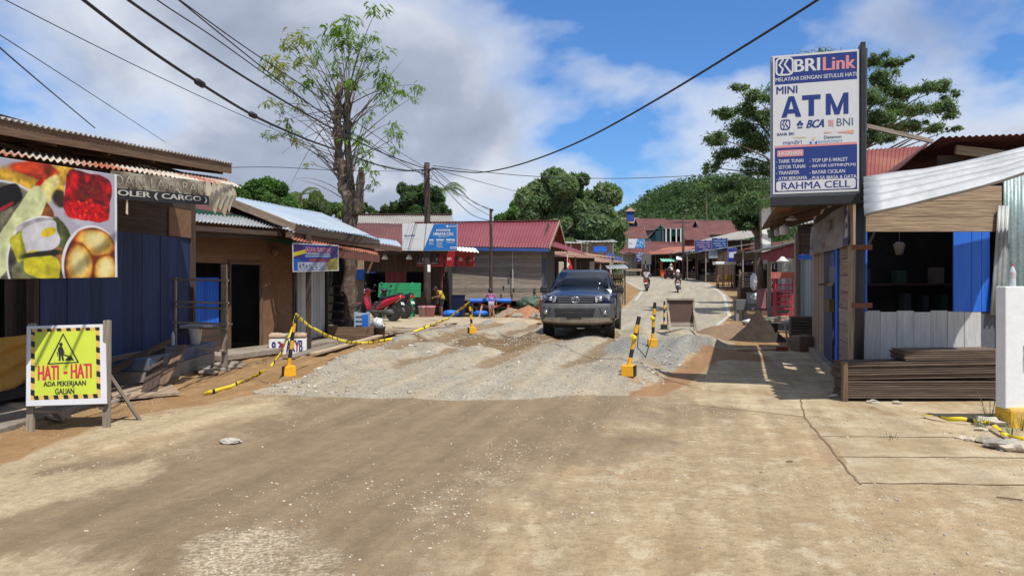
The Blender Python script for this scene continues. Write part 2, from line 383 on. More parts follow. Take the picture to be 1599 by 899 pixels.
class Plane:
    """flat sign: u to the right 0..1, v up 0..1, d out of the face"""
    def __init__(s, bl, br, tl, tr=None):
        s.O = Vector(bl); s.U = Vector(br) - s.O; s.V = Vector(tl) - s.O
        s.n = s.U.cross(s.V).normalized(); s.w = s.U.length; s.h = s.V.length
    def __call__(s, u, v, d=0.0): return s.O + s.U * u + s.V * v + s.n * d
# ------------------------------------------------------------------ things
def tag(o, label, cat=None, group=None, kind=None):
    o['label'] = label
    if cat: o['category'] = cat
    if group: o['group'] = group
    if kind: o['kind'] = kind
    return o
def thing(name, label, cat, loc, group=None):
    o = bpy.data.objects.new(name, None); COL.objects.link(o); o.location = Vector(loc); o.empty_display_size = 0.2
    ORG[o.name] = Vector(loc); return tag(o, label, cat, group)
def copy_tree(o, parent=None):
    c = o.copy(); COL.objects.link(c)
    if parent: c.parent = parent
    for ch in list(o.children): copy_tree(ch, c)
    return c
def print_panel(name, P, nu, nv, func, parent, rough=0.45, wob=0.0, thick=0.004):
    """flat printed sheet whose print is worked out per vertex"""
    u, v = np.meshgrid(np.linspace(0, 1, nu), np.linspace(0, 1, nv)); col = np.clip(func(u, v), 0, 1)
    O, U, V, n = (np.array(x) for x in (P.O, P.U, P.V, P.n))
    d = wob * (fbm(u * 3 + 5, v * 2 + 1, 3) - 0.5) * 2
    X = O + u[..., None] * U + v[..., None] * V + d[..., None] * n
    org = np.array(ORG[parent.name] if parent else O)
    i = (np.arange(nv - 1)[:, None] * nu + np.arange(nu - 1)[None, :]).ravel()
    Q = np.stack([i, i + 1, i + nu + 1, i + nu], 1)
    o = np_mesh(name, (X - org).reshape(-1, 3), Q, [PRINT], True)
    lin = np.where(col <= 0.04045, col / 12.92, ((col + 0.055) / 1.055) ** 2.4)
    a = o.data.color_attributes.new('print', 'FLOAT_COLOR', 'POINT')
    a.data.foreach_set('color', np.concatenate([lin, np.ones(lin.shape[:2] + (1,))], -1).astype(np.float32).ravel())
    sm = o.modifiers.new('thickness', 'SOLIDIFY'); sm.thickness = thick; sm.offset = -1
    if parent: o.parent = parent; ORG[o.name] = ORG[parent.name]
    else: o.location = O; ORG[o.name] = Vector(O)
    return o
def _print():
    m, t, p = principled('printed_vinyl'); L(t, mixc(t, 1.0, attr(t, 'print').outputs['Color'], (0.8, 0.8, 0.8), 'MULTIPLY'), p.inputs['Base Color'])
    p.inputs['Roughness'].default_value = 0.5; return m
PRINT = _print()
# ================================================================== GROUND
FL = lambda *pts: [flat(a, b) for a, b in pts]
GRAVEL = [(-3.45, 10.7), (-3.35, 14), (-2.96, 17.5), (-1.9, 22.6), (-0.8, 25.5), (1.0, 24.2), (3.6, 21.5), (5.6, 20.2), (5.1, 17.4), (3.2, 14.2), (2.25, 11.9), (1.5, 10.5), (-0.85, 10.05)]
ROADP = [(-5.2, -12), (-4.95, 5), (-4.45, 8.0), (-3.5, 10.6), (-3.4, 14), (-3.0, 17.5), (-1.9, 22.6), (0.6, 25.5), (3.5, 31), (6, 40), (9.4, 56), (10.8, 72), (9, 90), (2, 108), (-14, 124),
         (-10, 136), (6, 128), (15, 114), (20, 98), (20.2, 85), (17.9, 67), (14.4, 50), (12.2, 41.7), (7.5, 26.6), (5.6, 20.2), (5.2, 17.4), (4.3, 15.3), (3.2, 12.2), (2.38, 9.68), (3.42, 8.86), (2.75, 5.94), (9, 5.7), (14, 2), (14, -12)]
PAVE = [(2.75, 5.94), (3.42, 8.86), (2.38, 9.68), (3.2, 12.2), (4.3, 15.3), (5.3, 17.6), (8.2, 18.2), (4.75, 10.6), (9.5, 10.6), (9.5, 5.7)]
APRON = [(-9.5, 23.5), (-4.0, 21.2), (-1.9, 22.8), (0.4, 26), (1.5, 29.5), (-2, 30), (-4.5, 33.5), (-10, 34)]
MUD = FL((-500, 1300), (-300, 850), (20, 738), (300, 688), (440, 640), (470, 618), (985, 618), (1040, 640), (985, 700), (900, 760), (800, 840), (700, 920), (560, 1300))
PALE = [FL((-60, 745), (160, 694), (400, 643), (470, 624), (330, 634), (200, 664), (-60, 722)), FL((-60, 806), (130, 775), (280, 738), (215, 722), (-60, 758)),
        FL((-40, 905), (100, 880), (220, 900), (60, 940))]
GPATCH = [FL((236, 912), (290, 838), (370, 815), (440, 836), (480, 872), (470, 920), (380, 960), (250, 960)), FL((600, 800), (760, 700), (860, 690), (800, 770), (660, 860)), FL((880, 800), (960, 740), (1010, 760), (900, 860))]
WALKLEFT = [(-5.2, -5), (-4.4, 9), (-3.5, 10.7), (-3.4, 14), (-3.0, 17.5), (-1.9, 22.6), (-4, 21), (-9, 23), (-30, 23), (-30, -5)]
def rise(y):
    s = np.asarray(y, float) - 27.0
    z = np.where(s < 10, 0.034 * np.clip(s, 0, None) ** 2 / 20, 0.034 * (s - 5))
    return np.minimum(z, 4.2 + 0.004 * np.clip(s, 0, 400))
PIT = (-0.95, 18.2)
def zg(x, y, fine=True):
    x = np.asarray(x, float); y = np.asarray(y, float); z = rise(y)
    z = z + 0.16 * sst(-0.2, 0.9, inside(x, y, APRON)) * (x < 3)
    g = inside(x, y, GRAVEL)
    gm = sst(-0.10, 0.45, g + 0.3 * (fbm(x * 1.3, y * 1.3, 3) - .5))
    edge = np.exp(-((g - 0.35) / 0.35) ** 2) * sst(11.0, 12.5, y)
    ang = x - 0.27 * (y - 12)                                    # lanes follow the road
    rut = np.sin(ang * 4.3 + 1.2 * fbm(x * .5, y * .35, 2) * 4) * 0.5 + 0.5
    z = z + gm * (0.05 + 0.115 * rut * sst(10.8, 14.5, y) + 0.09 * (fbm(x * 1.1, y * .7, 4) - .35) + 0.03 * (fbm(x * 4, y * 3, 3) - .5)) + 0.11 * edge * gm
    hp = np.exp(-((x - 3.6) ** 2 / 1.6 + (y - 16.3) ** 2 / 5.0)); z = z + 0.16 * hp
    r = np.hypot((x - PIT[0]) / 1.25, (y - PIT[1]) / 1.5)
    z = z - 0.17 * np.exp(-(r / 0.75) ** 2) + 0.10 * np.exp(-((r - 1.35) / 0.35) ** 2) * (fbm(x * 2.2, y * 2.2, 3) + .1)
    d = inside(x, y, WALKLEFT)
    z = z + sst(0, .6, d) * (0.11 * (fbm(x * 1.4, y * 1.1, 4) - .5) + 0.07 * (fbm(x * 4.2, y * 3.2, 3) - .5))
    z = z + 0.02 * (fbm(x * .6 + 9, y * .6, 3) - .5)
    return z
def ZG(x, y): return float(zg(np.array([x]), np.array([y]))[0])
def gp(px, py):
    """where the view line through a point of the picture meets the ground"""
    Y = np.geomspace(3.5, 400, 4000); X = (px - CX) / F * Y; Z = EYE + (HZ - py) / F * Y
    k = np.argmax(Z < zg(X, Y)); return Vector((X[k], Y[k], float(zg(X[k:k+1], Y[k:k+1])[0])))
def onground(x, y, dz=0.0): return Vector((x, y, ZG(x, y) + dz))

def ground_material():
    m, t, p = principled('ground_surface')
    lc = attr(t, 'lc').outputs['Vector']
    big = tnoise(t, lc, 0.45, 6, 0.62); mid = tnoise(t, lc, 1.7, 8, 0.68); fin = tnoise(t, lc, 14, 6, 0.7); grit = tnoise(t, lc, 75, 3, 0.7)
    streak = tnoise(t, lc, 1.0, 7, 0.66, (2.6, 0.7, 1))
    c = mixc(t, ramp(t, mid, [(0.36, 0.0), (0.66, 1.0)]).outputs[0], (0.340, 0.252, 0.158), (0.45, 0.360, 0.245))
    c = mixc(t, ramp(t, fin, [(0.48, 0.0), (0.66, 0.85)]).outputs[0], c, (0.285, 0.20, 0.122))
    c = mixc(t, ramp(t, big, [(0.50, 0.0), (0.64, 0.45)]).outputs[0], c, (0.385, 0.265, 0.165))
    c = mixc(t, ramp(t, tnoise(t, lc, 3.2, 9, 0.75), [(0.53, 0.0), (0.60, 0.8)]).outputs[0], c, (0.50, 0.425, 0.315))
    def over(c, name, col, nz, lo=0.38, hi=0.62, amt=0.55):
        """mask attribute roughened by noise"""
        a = attr(t, name).outputs['Fac']
        s = N(t, 'ShaderNodeMath', operation='MULTIPLY_ADD'); L(t, nz, s.inputs[0]); s.inputs[1].default_value = amt; L(t, a, s.inputs[2])
        s2 = N(t, 'ShaderNodeMath', operation='SUBTRACT'); L(t, s.outputs[0], s2.inputs[0]); s2.inputs[1].default_value = amt / 2
        f = ramp(t, s2.outputs[0], [(lo, 0.0), (hi, 1.0)]).outputs[0]
        return mixc(t, f, c, col), f
    slab = mixc(t, ramp(t, mid, [(0.40, 0.0), (0.58, 1.0)]).outputs[0], (0.49, 0.41, 0.295), (0.38, 0.29, 0.185))
    slab = mixc(t, ramp(t, streak, [(0.60, 0.0), (0.68, 0.8)]).outputs[0], slab, (0.29, 0.18, 0.10))
    c, _ = over(c, 'pave', slab, mid, 0.45, 0.55, 0.35)
    far = mixc(t, ramp(t, streak, [(0.35, 0.0), (0.65, 1.0)]).outputs[0], (0.30, 0.285, 0.25), (0.38, 0.335, 0.265))
    c, _ = over(c, 'far', far, big)
    apr = mixc(t, ramp(t, mid, [(0.38, 0.0), (0.62, 1.0)]).outputs[0], (0.47, 0.41, 0.31), (0.36, 0.28, 0.19))
    c, _ = over(c, 'apron', apr, mid)
    mud = mixc(t, ramp(t, streak, [(0.36, 0.0), (0.64, 1.0)]).outputs[0], (0.222, 0.164, 0.104), (0.268, 0.202, 0.130))
    mud = mixc(t, ramp(t, big, [(0.52, 0.0), (0.66, 0.55)]).outputs[0], mud, (0.205, 0.155, 0.102))
    mud = mixc(t, ramp(t, tnoise(t, lc, 5.0, 8, 0.72), [(0.56, 0.0), (0.66, 0.6)]).outputs[0], mud, (0.30, 0.235, 0.155))
    c, fm = over(c, 'mud', mud, tnoise(t, lc, 1.3, 10, 0.74, (2.0, 0.8, 1)), 0.22, 0.78, 1.7)
    pale = mixc(t, ramp(t, fin, [(0.4, 0.0), (0.66, 1.0)]).outputs[0], (0.47, 0.385, 0.27), (0.36, 0.28, 0.18))
    gpc = mixc(t, ramp(t, tnoise(t, lc, 30, 4, 0.7), [(0.42, 0.0), (0.60, 1.0)]).outputs[0], (0.25, 0.19, 0.125), (0.52, 0.45, 0.345))
    c, _ = over(c, 'gpatch', gpc, tnoise(t, lc, 2.6, 10, 0.78), 0.36, 0.64, 1.3)
    c, _ = over(c, 'pale', pale, tnoise(t, lc, 1.6, 10, 0.75, (2.4, 0.8, 1)), 0.36, 0.74, 2.0)
    dirt = mixc(t, ramp(t, mid, [(0.35, 0.0), (0.65, 1.0)]).outputs[0], (0.275, 0.165, 0.078), (0.335, 0.220, 0.115))
    dirt = mixc(t, ramp(t, fin, [(0.55, 0.0), (0.7, 0.8)]).outputs[0], dirt, (0.17, 0.10, 0.05))
    c, fd = over(c, 'dirt', dirt, mid, 0.4, 0.6, 0.5)
    vor = N(t, 'ShaderNodeTexVoronoi'); vor.inputs['Scale'].default_value = 44; L(t, lc, vor.inputs['Vector'])
    vc = N(t, 'ShaderNodeSeparateXYZ'); L(t, vor.outputs['Color'], vc.inputs[0])
    grav = mixc(t, vc.outputs[0], (0.29, 0.265, 0.225), (0.50, 0.455, 0.385))
    grav = mixc(t, ramp(t, streak, [(0.44, 0.0), (0.60, 0.85)]).outputs[0], grav, (0.45, 0.38, 0.28))
    grav = mixc(t, ramp(t, big, [(0.55, 0.0), (0.66, 0.7)]).outputs[0], grav, (0.25, 0.235, 0.21))
    grav, _ = over(grav, 'rutsoil', (0.27, 0.20, 0.13), mid, 0.40, 0.62, 0.9)
    c, fg = over(c, 'gravel', grav, fin, 0.36, 0.64, 0.9)
    blu = mixc(t, vc.outputs[1], (0.20, 0.205, 0.205), (0.37, 0.37, 0.36))
    c, _ = over(c, 'bluegravel', blu, fin, 0.4, 0.6, 0.5)
    pit = mixc(t, fin, (0.13, 0.085, 0.045), (0.26, 0.175, 0.095))
    c, _ = over(c, 'pit', pit, mid, 0.4, 0.6, 0.7)
    orange = mixc(t, fin, (0.25, 0.145, 0.075), (0.36, 0.215, 0.12))
    c, _ = over(c, 'orange', orange, mid, 0.42, 0.62, 0.7)
    gr = mixc(t, fin, (0.035, 0.075, 0.018), (0.10, 0.13, 0.04))
    c, _ = over(c, 'grassy', gr, mid, 0.4, 0.6, 0.7)
    g2 = ramp(t, grit, [(0.25, 0.80), (0.75, 1.14)]).outputs[0]
    c = mixc(t, 1.0, c, g2, 'MULTIPLY')
    mp = N(t, 'ShaderNodeMapping'); mp.inputs['Rotation'].default_value = (0, 0, R(14)); L(t, lc, mp.inputs[0])
    trk = tnoise(t, mp.outputs[0], 1.0, 7, 0.62, (3.4, 0.16, 1)); c = mixc(t, 1.0, c, ramp(t, trk, [(0.34, 0.84), (0.66, 1.14)]).outputs[0], 'MULTIPLY')
    c = mixc(t, 1.0, c, ramp(t, tnoise(t, lc, 6.5, 9, 0.78), [(0.36, 0.86), (0.64, 1.10)]).outputs[0], 'MULTIPLY')
    c = mixc(t, 1.0, c, (1.0, 0.975, 0.90), 'MULTIPLY'); L(t, c, p.inputs['Base Color'])
    rr = mixc(t, fm, (0.92, 0.92, 0.92), (0.72, 0.72, 0.72)); L(t, rr, p.inputs['Roughness']); p.inputs['Specular IOR Level'].default_value = 0.25
    h = N(t, 'ShaderNodeMath', operation='MULTIPLY_ADD'); L(t, fin, h.inputs[0]); h.inputs[1].default_value = 1.0; L(t, mid, h.inputs[2])
    h2 = N(t, 'ShaderNodeMath', operation='MULTIPLY_ADD'); L(t, vor.outputs['Distance'], h2.inputs[0]); L(t, fg, h2.inputs[1]); L(t, h.outputs[0], h2.inputs[2])
    h3 = N(t, 'ShaderNodeMath', operation='MULTIPLY_ADD'); L(t, grit, h3.inputs[0]); h3.inputs[1].default_value = 0.35; L(t, h2.outputs[0], h3.inputs[2])
    b = N(t, 'ShaderNodeBump'); b.inputs['Strength'].default_value = 0.8; b.inputs['Distance'].default_value = 0.03
    L(t, h3.outputs[0], b.inputs['Height']); L(t, b.outputs[0], p.inputs['Normal'])
    return m
GROUND = ground_material()
def lines(a, b, step, lo, hi, grow):
    mid = list(np.arange(a, b + 1e-6, step)); out = list(mid); s = step; q = b
    while q < hi: s *= grow; q += s; out.append(q)
    s = step; q = a; left = []
    while q > lo: s *= grow; q -= s; left.append(q)
    return np.array(left[::-1] + out)
gx = lines(-9, 9.5, 0.07, -2500, 2500, 1.09); gy = lines(3.2, 27, 0.07, -60, 3500, 1.035)
XX, YY = np.meshgrid(gx, gy); ZZ = zg(XX, YY)
wob = lambda s, k, o: k * (fbm(XX * s + o, YY * s + 3 * o, 4) - .5)
def soft(poly, w=0.35, n=0.0, s=0.8, o=2): return sst(-w, w, inside(XX, YY, poly) + wob(s, n, o))
M = {}
M['gravel'] = soft(GRAVEL, 0.16, 0.9, 1.1)
M['bluegravel'] = np.clip(np.exp(-((XX - 3.3) ** 2 / 1.9 + (YY - 15.8) ** 2 / 9.0)) * 1.25 + 0.8 * np.exp(-((inside(XX, YY, GRAVEL) - .2) / .3) ** 2) * (XX < 0) * sst(11.5, 14, YY), 0, 1) * M['gravel']
M['mud'] = soft(MUD, 1.3, 2.2, .8)
M['pale'] = np.clip(sum(soft(q, 0.5, 1.0, 1.1) for q in PALE), 0, 1)
M['gpatch'] = np.clip(sum(soft(q, 0.45, 1.0, 1.4) * k for q, k in zip(GPATCH, (1, .42, .42))), 0, 1)
M['dirt'] = soft(WALKLEFT, 0.3, 0.7, .9); M['far'] = soft(ROADP, 0.4, 0.8) * sst(21, 27, YY)
M['dirt'] = np.clip(M['dirt'] + (1 - soft(ROADP, 0.4, 0.6)) * sst(19.5, 22, YY) * (1 - soft(APRON, .3)) + (1 - soft(ROADP, .2)) * (1 - soft(PAVE, .2)) * (YY > 9.5) * (XX > 3), 0, 1)
M['apron'] = soft(APRON, 0.4, 1.0); M['pave'] = soft(PAVE, 0.1, 0.5)
ang = XX - 0.27 * (YY - 12); M['rutsoil'] = np.clip((0.5 - 0.5 * np.sin(ang * 4.3 + 1.2 * fbm(XX * .5, YY * .35, 2) * 4)) ** 2 * 1.0 * sst(11.5, 14.5, YY) * (XX < 3), 0, 1) * .8
M['pit'] = np.clip(1.35 - np.hypot((XX - PIT[0]) / 1.5, (YY - PIT[1]) / 1.9) + wob(1.2, 1.2, 5), 0, 1)
M['pit'] = np.clip(M['pit'] + sst(.1, .5, 1.0 - np.abs(XX - .35 - .3 * (YY - 18)) / .55 + wob(1.5, .8, 7)) * sst(15.2, 16.5, YY) * sst(20.5, 19.5, YY) * .8, 0, 1)
rim = np.exp(-((inside(XX, YY, GRAVEL) + 0.30) / 0.32) ** 2) * (XX > 1.6) * (YY > 10.4) * (YY < 17)
M['orange'] = np.clip(rim * 0.9 + np.exp(-((XX - 4.6) ** 2 / .5 + (YY - 15.4) ** 2 / 1.2)), 0, 1) + 0.9 * np.exp(-((XX - 1.4) ** 2 / 3 + (YY - 29.5) ** 2 / 2.5))
M['grassy'] = sst(60, 140, np.hypot(XX * 1.0, YY - 20)) * (1 - soft(ROADP, 1.5)) + 0.8 * np.exp(-((XX + .3) ** 2 / 3 + (YY - 32.3) ** 2 / 1.0))
n1x, n1y = len(gx), len(gy)
qi = (np.arange(n1y - 1)[:, None] * n1x + np.arange(n1x - 1)[None, :])
xc = (XX[:-1, :-1] + XX[1:, 1:]) / 2; yc = (YY[:-1, :-1] + YY[1:, 1:]) / 2
fn = 0.25 * (fbm(xc * 1.6, yc * 1.6, 4) - .5)
cls = np.zeros(xc.shape, int)
cls[inside(xc, yc, ROADP) + fn > 0] = 1; cls[inside(xc, yc, APRON) + fn > 0] = 4
cls[inside(xc, yc, PAVE) > 0] = 2; cls[inside(xc, yc, GRAVEL) + fn * 1.6 > 0] = 3
VV = np.stack([XX, YY, ZZ], -1).reshape(-1, 3); mv = {k: v.reshape(-1) for k, v in M.items()}
for k, nm, lb in ((0, 'ground', 'brown dirt ground beside and beyond the street'), (1, 'road', 'dusty concrete street smeared with brown mud, curving uphill between the shops'),
                  (2, 'pavement', 'pale concrete slabs in front of the right hand shop'), (3, 'gravel_patch', 'rutted grey gravel filling the dug up stretch of street'), (4, 'forecourt', 'pale concrete forecourt in front of the parked motorcycles')):
    q = qi[cls == k]; Q = np.stack([q, q + 1, q + n1x + 1, q + n1x], -1)
    used = np.unique(Q); re = np.full(len(VV), -1); re[used] = np.arange(len(used))
    o = np_mesh(nm, VV[used], re[Q], [GROUND], True)
    for a, v in mv.items():
        at_ = o.data.attributes.new(a, 'FLOAT', 'POINT'); at_.data.foreach_set('value', v[used].astype(np.float32))
    tag(o, lb, None, None, 'structure')

# painted edge lines and slab joints, thin sheets just above the street
PAINT = mat('worn_road_paint', (0.50, 0.48, 0.43), 0.8, 0, (0.40, 0.36, 0.29), 2.5, (0.5, 0.62), 0.2)
JOINT = mat('dirt_filled_joint', (0.17, 0.105, 0.055), 0.95, 0, (0.26, 0.17, 0.095), 3, (0.4, 0.6), 0.3)
def ribbon(name, pts, w, m, label, dz=0.005, jag=0.0, step=0.3):
    P = [Vector((*p, 0)) for p in pts]; b = MB(); V = []
    for i in range(len(P) - 1):
        n = max(2, int((P[i + 1] - P[i]).length / step))
        for k in range(n): V.append(P[i].lerp(P[i + 1], k / n))
    V.append(P[-1]); vs = []
    for i, p in enumerate(V):
        d = (V[min(i + 1, len(V) - 1)] - V[max(i - 1, 0)]).normalized(); s = Vector((-d.y, d.x, 0)); j = random.uniform(-jag, jag); ww = w * random.uniform(1 - 12 * jag, 1 + 12 * jag)
        for sg in (.5, -.5):
            q = p + s * (sg * ww + j); vs.append((q.x, q.y, ZG(q.x, q.y) + dz))
    b.add(vs, [(2 * i, 2 * i + 2, 2 * i + 3, 2 * i + 1) for i in range(len(V) - 1)])
    return tag(b.build(name, m), label, None, None, 'structure')
ribbon('edge_line', [(7.2, 26.6), (9.5, 33), (11.8, 41.7), (14.0, 50), (17.4, 67), (19.6, 85), (19.2, 98), (14.6, 113)], 0.16, PAINT, 'white edge line along the right side of the street', 0.012, 0.01, 0.8)
ribbon('edge_line', [(7.2, 44), (9.7, 56), (11.1, 72), (9.3, 90), (2.4, 107)], 0.15, PAINT, 'white edge line along the left side of the far street', 0.012, 0.01, 0.8)
for pts in ([(2.72, 5.9), (3.42, 8.86), (3.9, 10.2)], [(2.75, 5.94), (9, 5.72)], [(2.25, 9.72), (3.42, 8.86), (3.6, 8.84)], [(3.15, 7.72), (8, 7.55)], [(2.95, 6.85), (8, 6.62)], [(3.4, 4.75), (8, 4.55)]):
    ribbon('slab_joint', pts, 0.018, JOINT, 'dirt filled joint between the concrete slabs', 0.006, 0.012, 0.12)

# loose stones: one mass on the gravel, one on the mud
def stones(name, label, cand, n, rlo, rhi, m, w):
    x = rng.uniform(cand[0], cand[1], n); y = rng.uniform(cand[2], cand[3], n); keep = rng.random(n) < w(x, y); x, y = x[keep], y[keep]; n = len(x)
    r = rng.uniform(rlo, rhi, n) * rng.choice([.6, .8, 1.0, 1.5], n); z = zg(x, y) + r * 0.15
    IV, IF = np.array([tuple(v) for v in ICO[0][0]]), np.array(ICO[0][1])
    th = rng.uniform(0, 6.28, n); sc = rng.uniform(.6, 1.3, (n, 3)) * r[:, None]; sc[:, 2] *= .6
    P = IV[None] * rng.uniform(.75, 1.2, (n, 12, 1)) * sc[:, None, :]
    c, s = np.cos(th)[:, None], np.sin(th)[:, None]
    P = np.stack([P[..., 0] * c - P[..., 1] * s, P[..., 0] * s + P[..., 1] * c, P[..., 2]], -1) + np.stack([x, y, z], -1)[:, None, :]
    Q = (IF[None] + (np.arange(n) * 12)[:, None, None]).reshape(-1, 3)
    o = np_mesh(name, P.reshape(-1, 3), Q, [m], False, np.repeat(rng.uniform(.55, 1.25, n), 12))
    return tag(o, label, 'gravel', None, 'stuff')
STONE = mat('gravel_stone', (0.37, 0.345, 0.30), 0.9, 0, (0.47, 0.42, 0.345), 3, (0.4, 0.6), 0.1)
STONE_TAN = mat('dusty_stone', (0.52, 0.46, 0.37), 0.9, 0, (0.44, 0.37, 0.27), 3, (0.4, 0.6), 0.1)
stones('gravel_stones', 'loose grey stones spread over the gravel stretch', (-3.7, 5.8, 9.9, 24), 42000, .005, .0135, STONE,
       lambda x, y: np.clip(sst(-.15, .15, inside(x, y, GRAVEL) + .5 * (fbm(x * 1.2, y * 1.2, 3) - .5)) * np.clip(13 / y, .35, 1) * (.25 + 1.1 * fbm(x * 1.5 - .4 * y, y * .3, 3)) * (.3 + .7 * (np.sin((x - 0.27 * (y - 12)) * 4.3 + 1.2 * fbm(x * .5, y * .35, 2) * 4) * .5 + .5)), 0, 1))
stones('scattered_stones', 'small pale stones scattered over the muddy foreground', (-6, 5, 3.6, 10.6), 40000, .003, .0100, STONE_TAN,
       lambda x, y: np.clip(sum(sst(-.2, .3, inside(x, y, q) + .9 * (fbm(x * 2, y * 2, 3) - .5)) for q in GPATCH) * .7 + .30 * sst(.48, .68, fbm(x * 1.2 + 4, y * 1.2, 4)) + .03, 0, 1))

stones('coarse_stones', 'coarser stones along the raised left edge of the gravel and round the muddy hole', (-3.9, 3.2, 10.4, 21), 7000, .014, .036, STONE,
       lambda x, y: np.clip(np.exp(-((inside(x, y, GRAVEL) - .12) / .2) ** 2) * ((x < -1.2) | (x > 1.9)) * .75 + .35 * np.exp(-((np.hypot(x - PIT[0], y - PIT[1]) - 1.3) / .35) ** 2) + .03, 0, 1))
# ================================================================== LEFT SIDE OF THE STREET
UP = Vector((0, 0, 1))
def drop(p, z): return Vector((p.x, p.y, z))
def gable(mb, eL, eR, rL, rR, waves, amp=0.018, seg=5, sag=0.02, wob=0.05):
    """front slope: eave left / right, ridge left / right; ribs run down the slope"""
    mb.corr(eL, eR, rR, rL, waves, amp, seg, sag, wob)

# ---- blue market shop, nearest on the left
t = thing('market_shop', 'dark blue plank shop with a rusty corrugated awning at the left edge', 'shop', (-6.4, 11, 0))
wl = lambda Y: Vector((-5.95 - .085 * (14 - Y), Y, 0))
b = MB(); A, B = wl(10.05), wl(14.0)
b.planks(A + UP * .30, B + UP * .30, 2.06, 15, .03, True, .004, None, .006, (.7, 1.15)); b.build('plank_wall', W_BLUE, t)
b = MB(); b.planks(wl(4.5) + UP * 2.36 , B + UP * 2.36, .95, 4, .03, False, .01); b.build('upper_wall', W_DARK, t)
b = MB(); Bk = B + Vector((-5, .3, 0)); b.planks(B + Vector((-.03, .02, .3)), Bk + UP * .3, 3.2, 12, .03); b.build('side_wall', W_DARK, t)
b = MB(); p = wl(13.55) + Vector((.035, 0, 0)); b.frame(p + UP * 2.62, Vector((.085, 1, 0)).normalized(), Vector((1, -.085, 0)).normalized(), UP, .75, .02, .5, 1.0); b.build('plywood_patch', CARD, t)
b = MB()
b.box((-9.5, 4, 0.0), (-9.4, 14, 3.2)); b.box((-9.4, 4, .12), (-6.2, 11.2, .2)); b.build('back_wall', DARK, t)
for Y in (9.9, 14.0): b = MB(); b.bar(wl(Y) + Vector((.02, 0, .1)), wl(Y) + Vector((.02, 0, 3.4)), .10, .10); b.build('post', W_DARK, t)
b = MB(); EA, EB = at(-60, 171, 7.4), at(364, 256, 12.9); RA, RB = EA + Vector((-4.2, -.0, .55)), EB + Vector((-4.2, .35, .55))
b.corr(EA, EB, RB, RA, 62, .016, 4, 0, .03); b.build('roof', ZINC_OLD, t, True)
b = MB()
b.bar(EA + Vector((-.04, 0, -.10)), EB + Vector((-.04, 0, -.09)), .03, .15); b.build('fascia_board', W_BROWN, t)
for q in np.linspace(.08, .97, 6):
    p = EA.lerp(EB, q); b = MB(); b.bar(p + Vector((-.10, 0, -.13)), p + Vector((-2.2, .1, .12)), .07, .12); b.build('rafter', W_DARK, t)
b = MB(); b.planks(wl(5) + Vector((-.5, 0, 3.30)), wl(14) + Vector((-.5, 0, 3.30)), .5, 3, .03, False); b.build('gable_boards', W_DARK, t)
AA, AB, AIA, AIB = at(-40, 234, 7.3), at(377, 291, 12.1), at(-30, 225, 8.4), at(352, 279, 13.3)
b = MB(); b.corr(AA, AB, AIB, AIA, 50, .017, 4, 0, .05)
AW = mat('rust_streaked_awning', (0.55, 0.50, 0.42), 0.75, 0.05, (0.36, 0.12, 0.06), 0.55, (0.46, 0.54), 0.12, 8, col3=(0.24, 0.07, 0.035), scale3=2.2, lim3=(0.58, 0.7))
b.build('awning', AW, t, True)
b = MB(); b.bar(AA + Vector((-.12, .05, -.06)), AB + Vector((-.12, .05, -.06)), .05, .07); b.build('awning_beam', W_DARK, t)
for q in (.25, .5, .75, .98):
    p = AA.lerp(AB, q); b = MB(); b.bar(p + Vector((-.1, 0, -.05)), p + Vector((-1.5, .1, .38)), .05, .06); b.build('rafter', W_DARK, t)

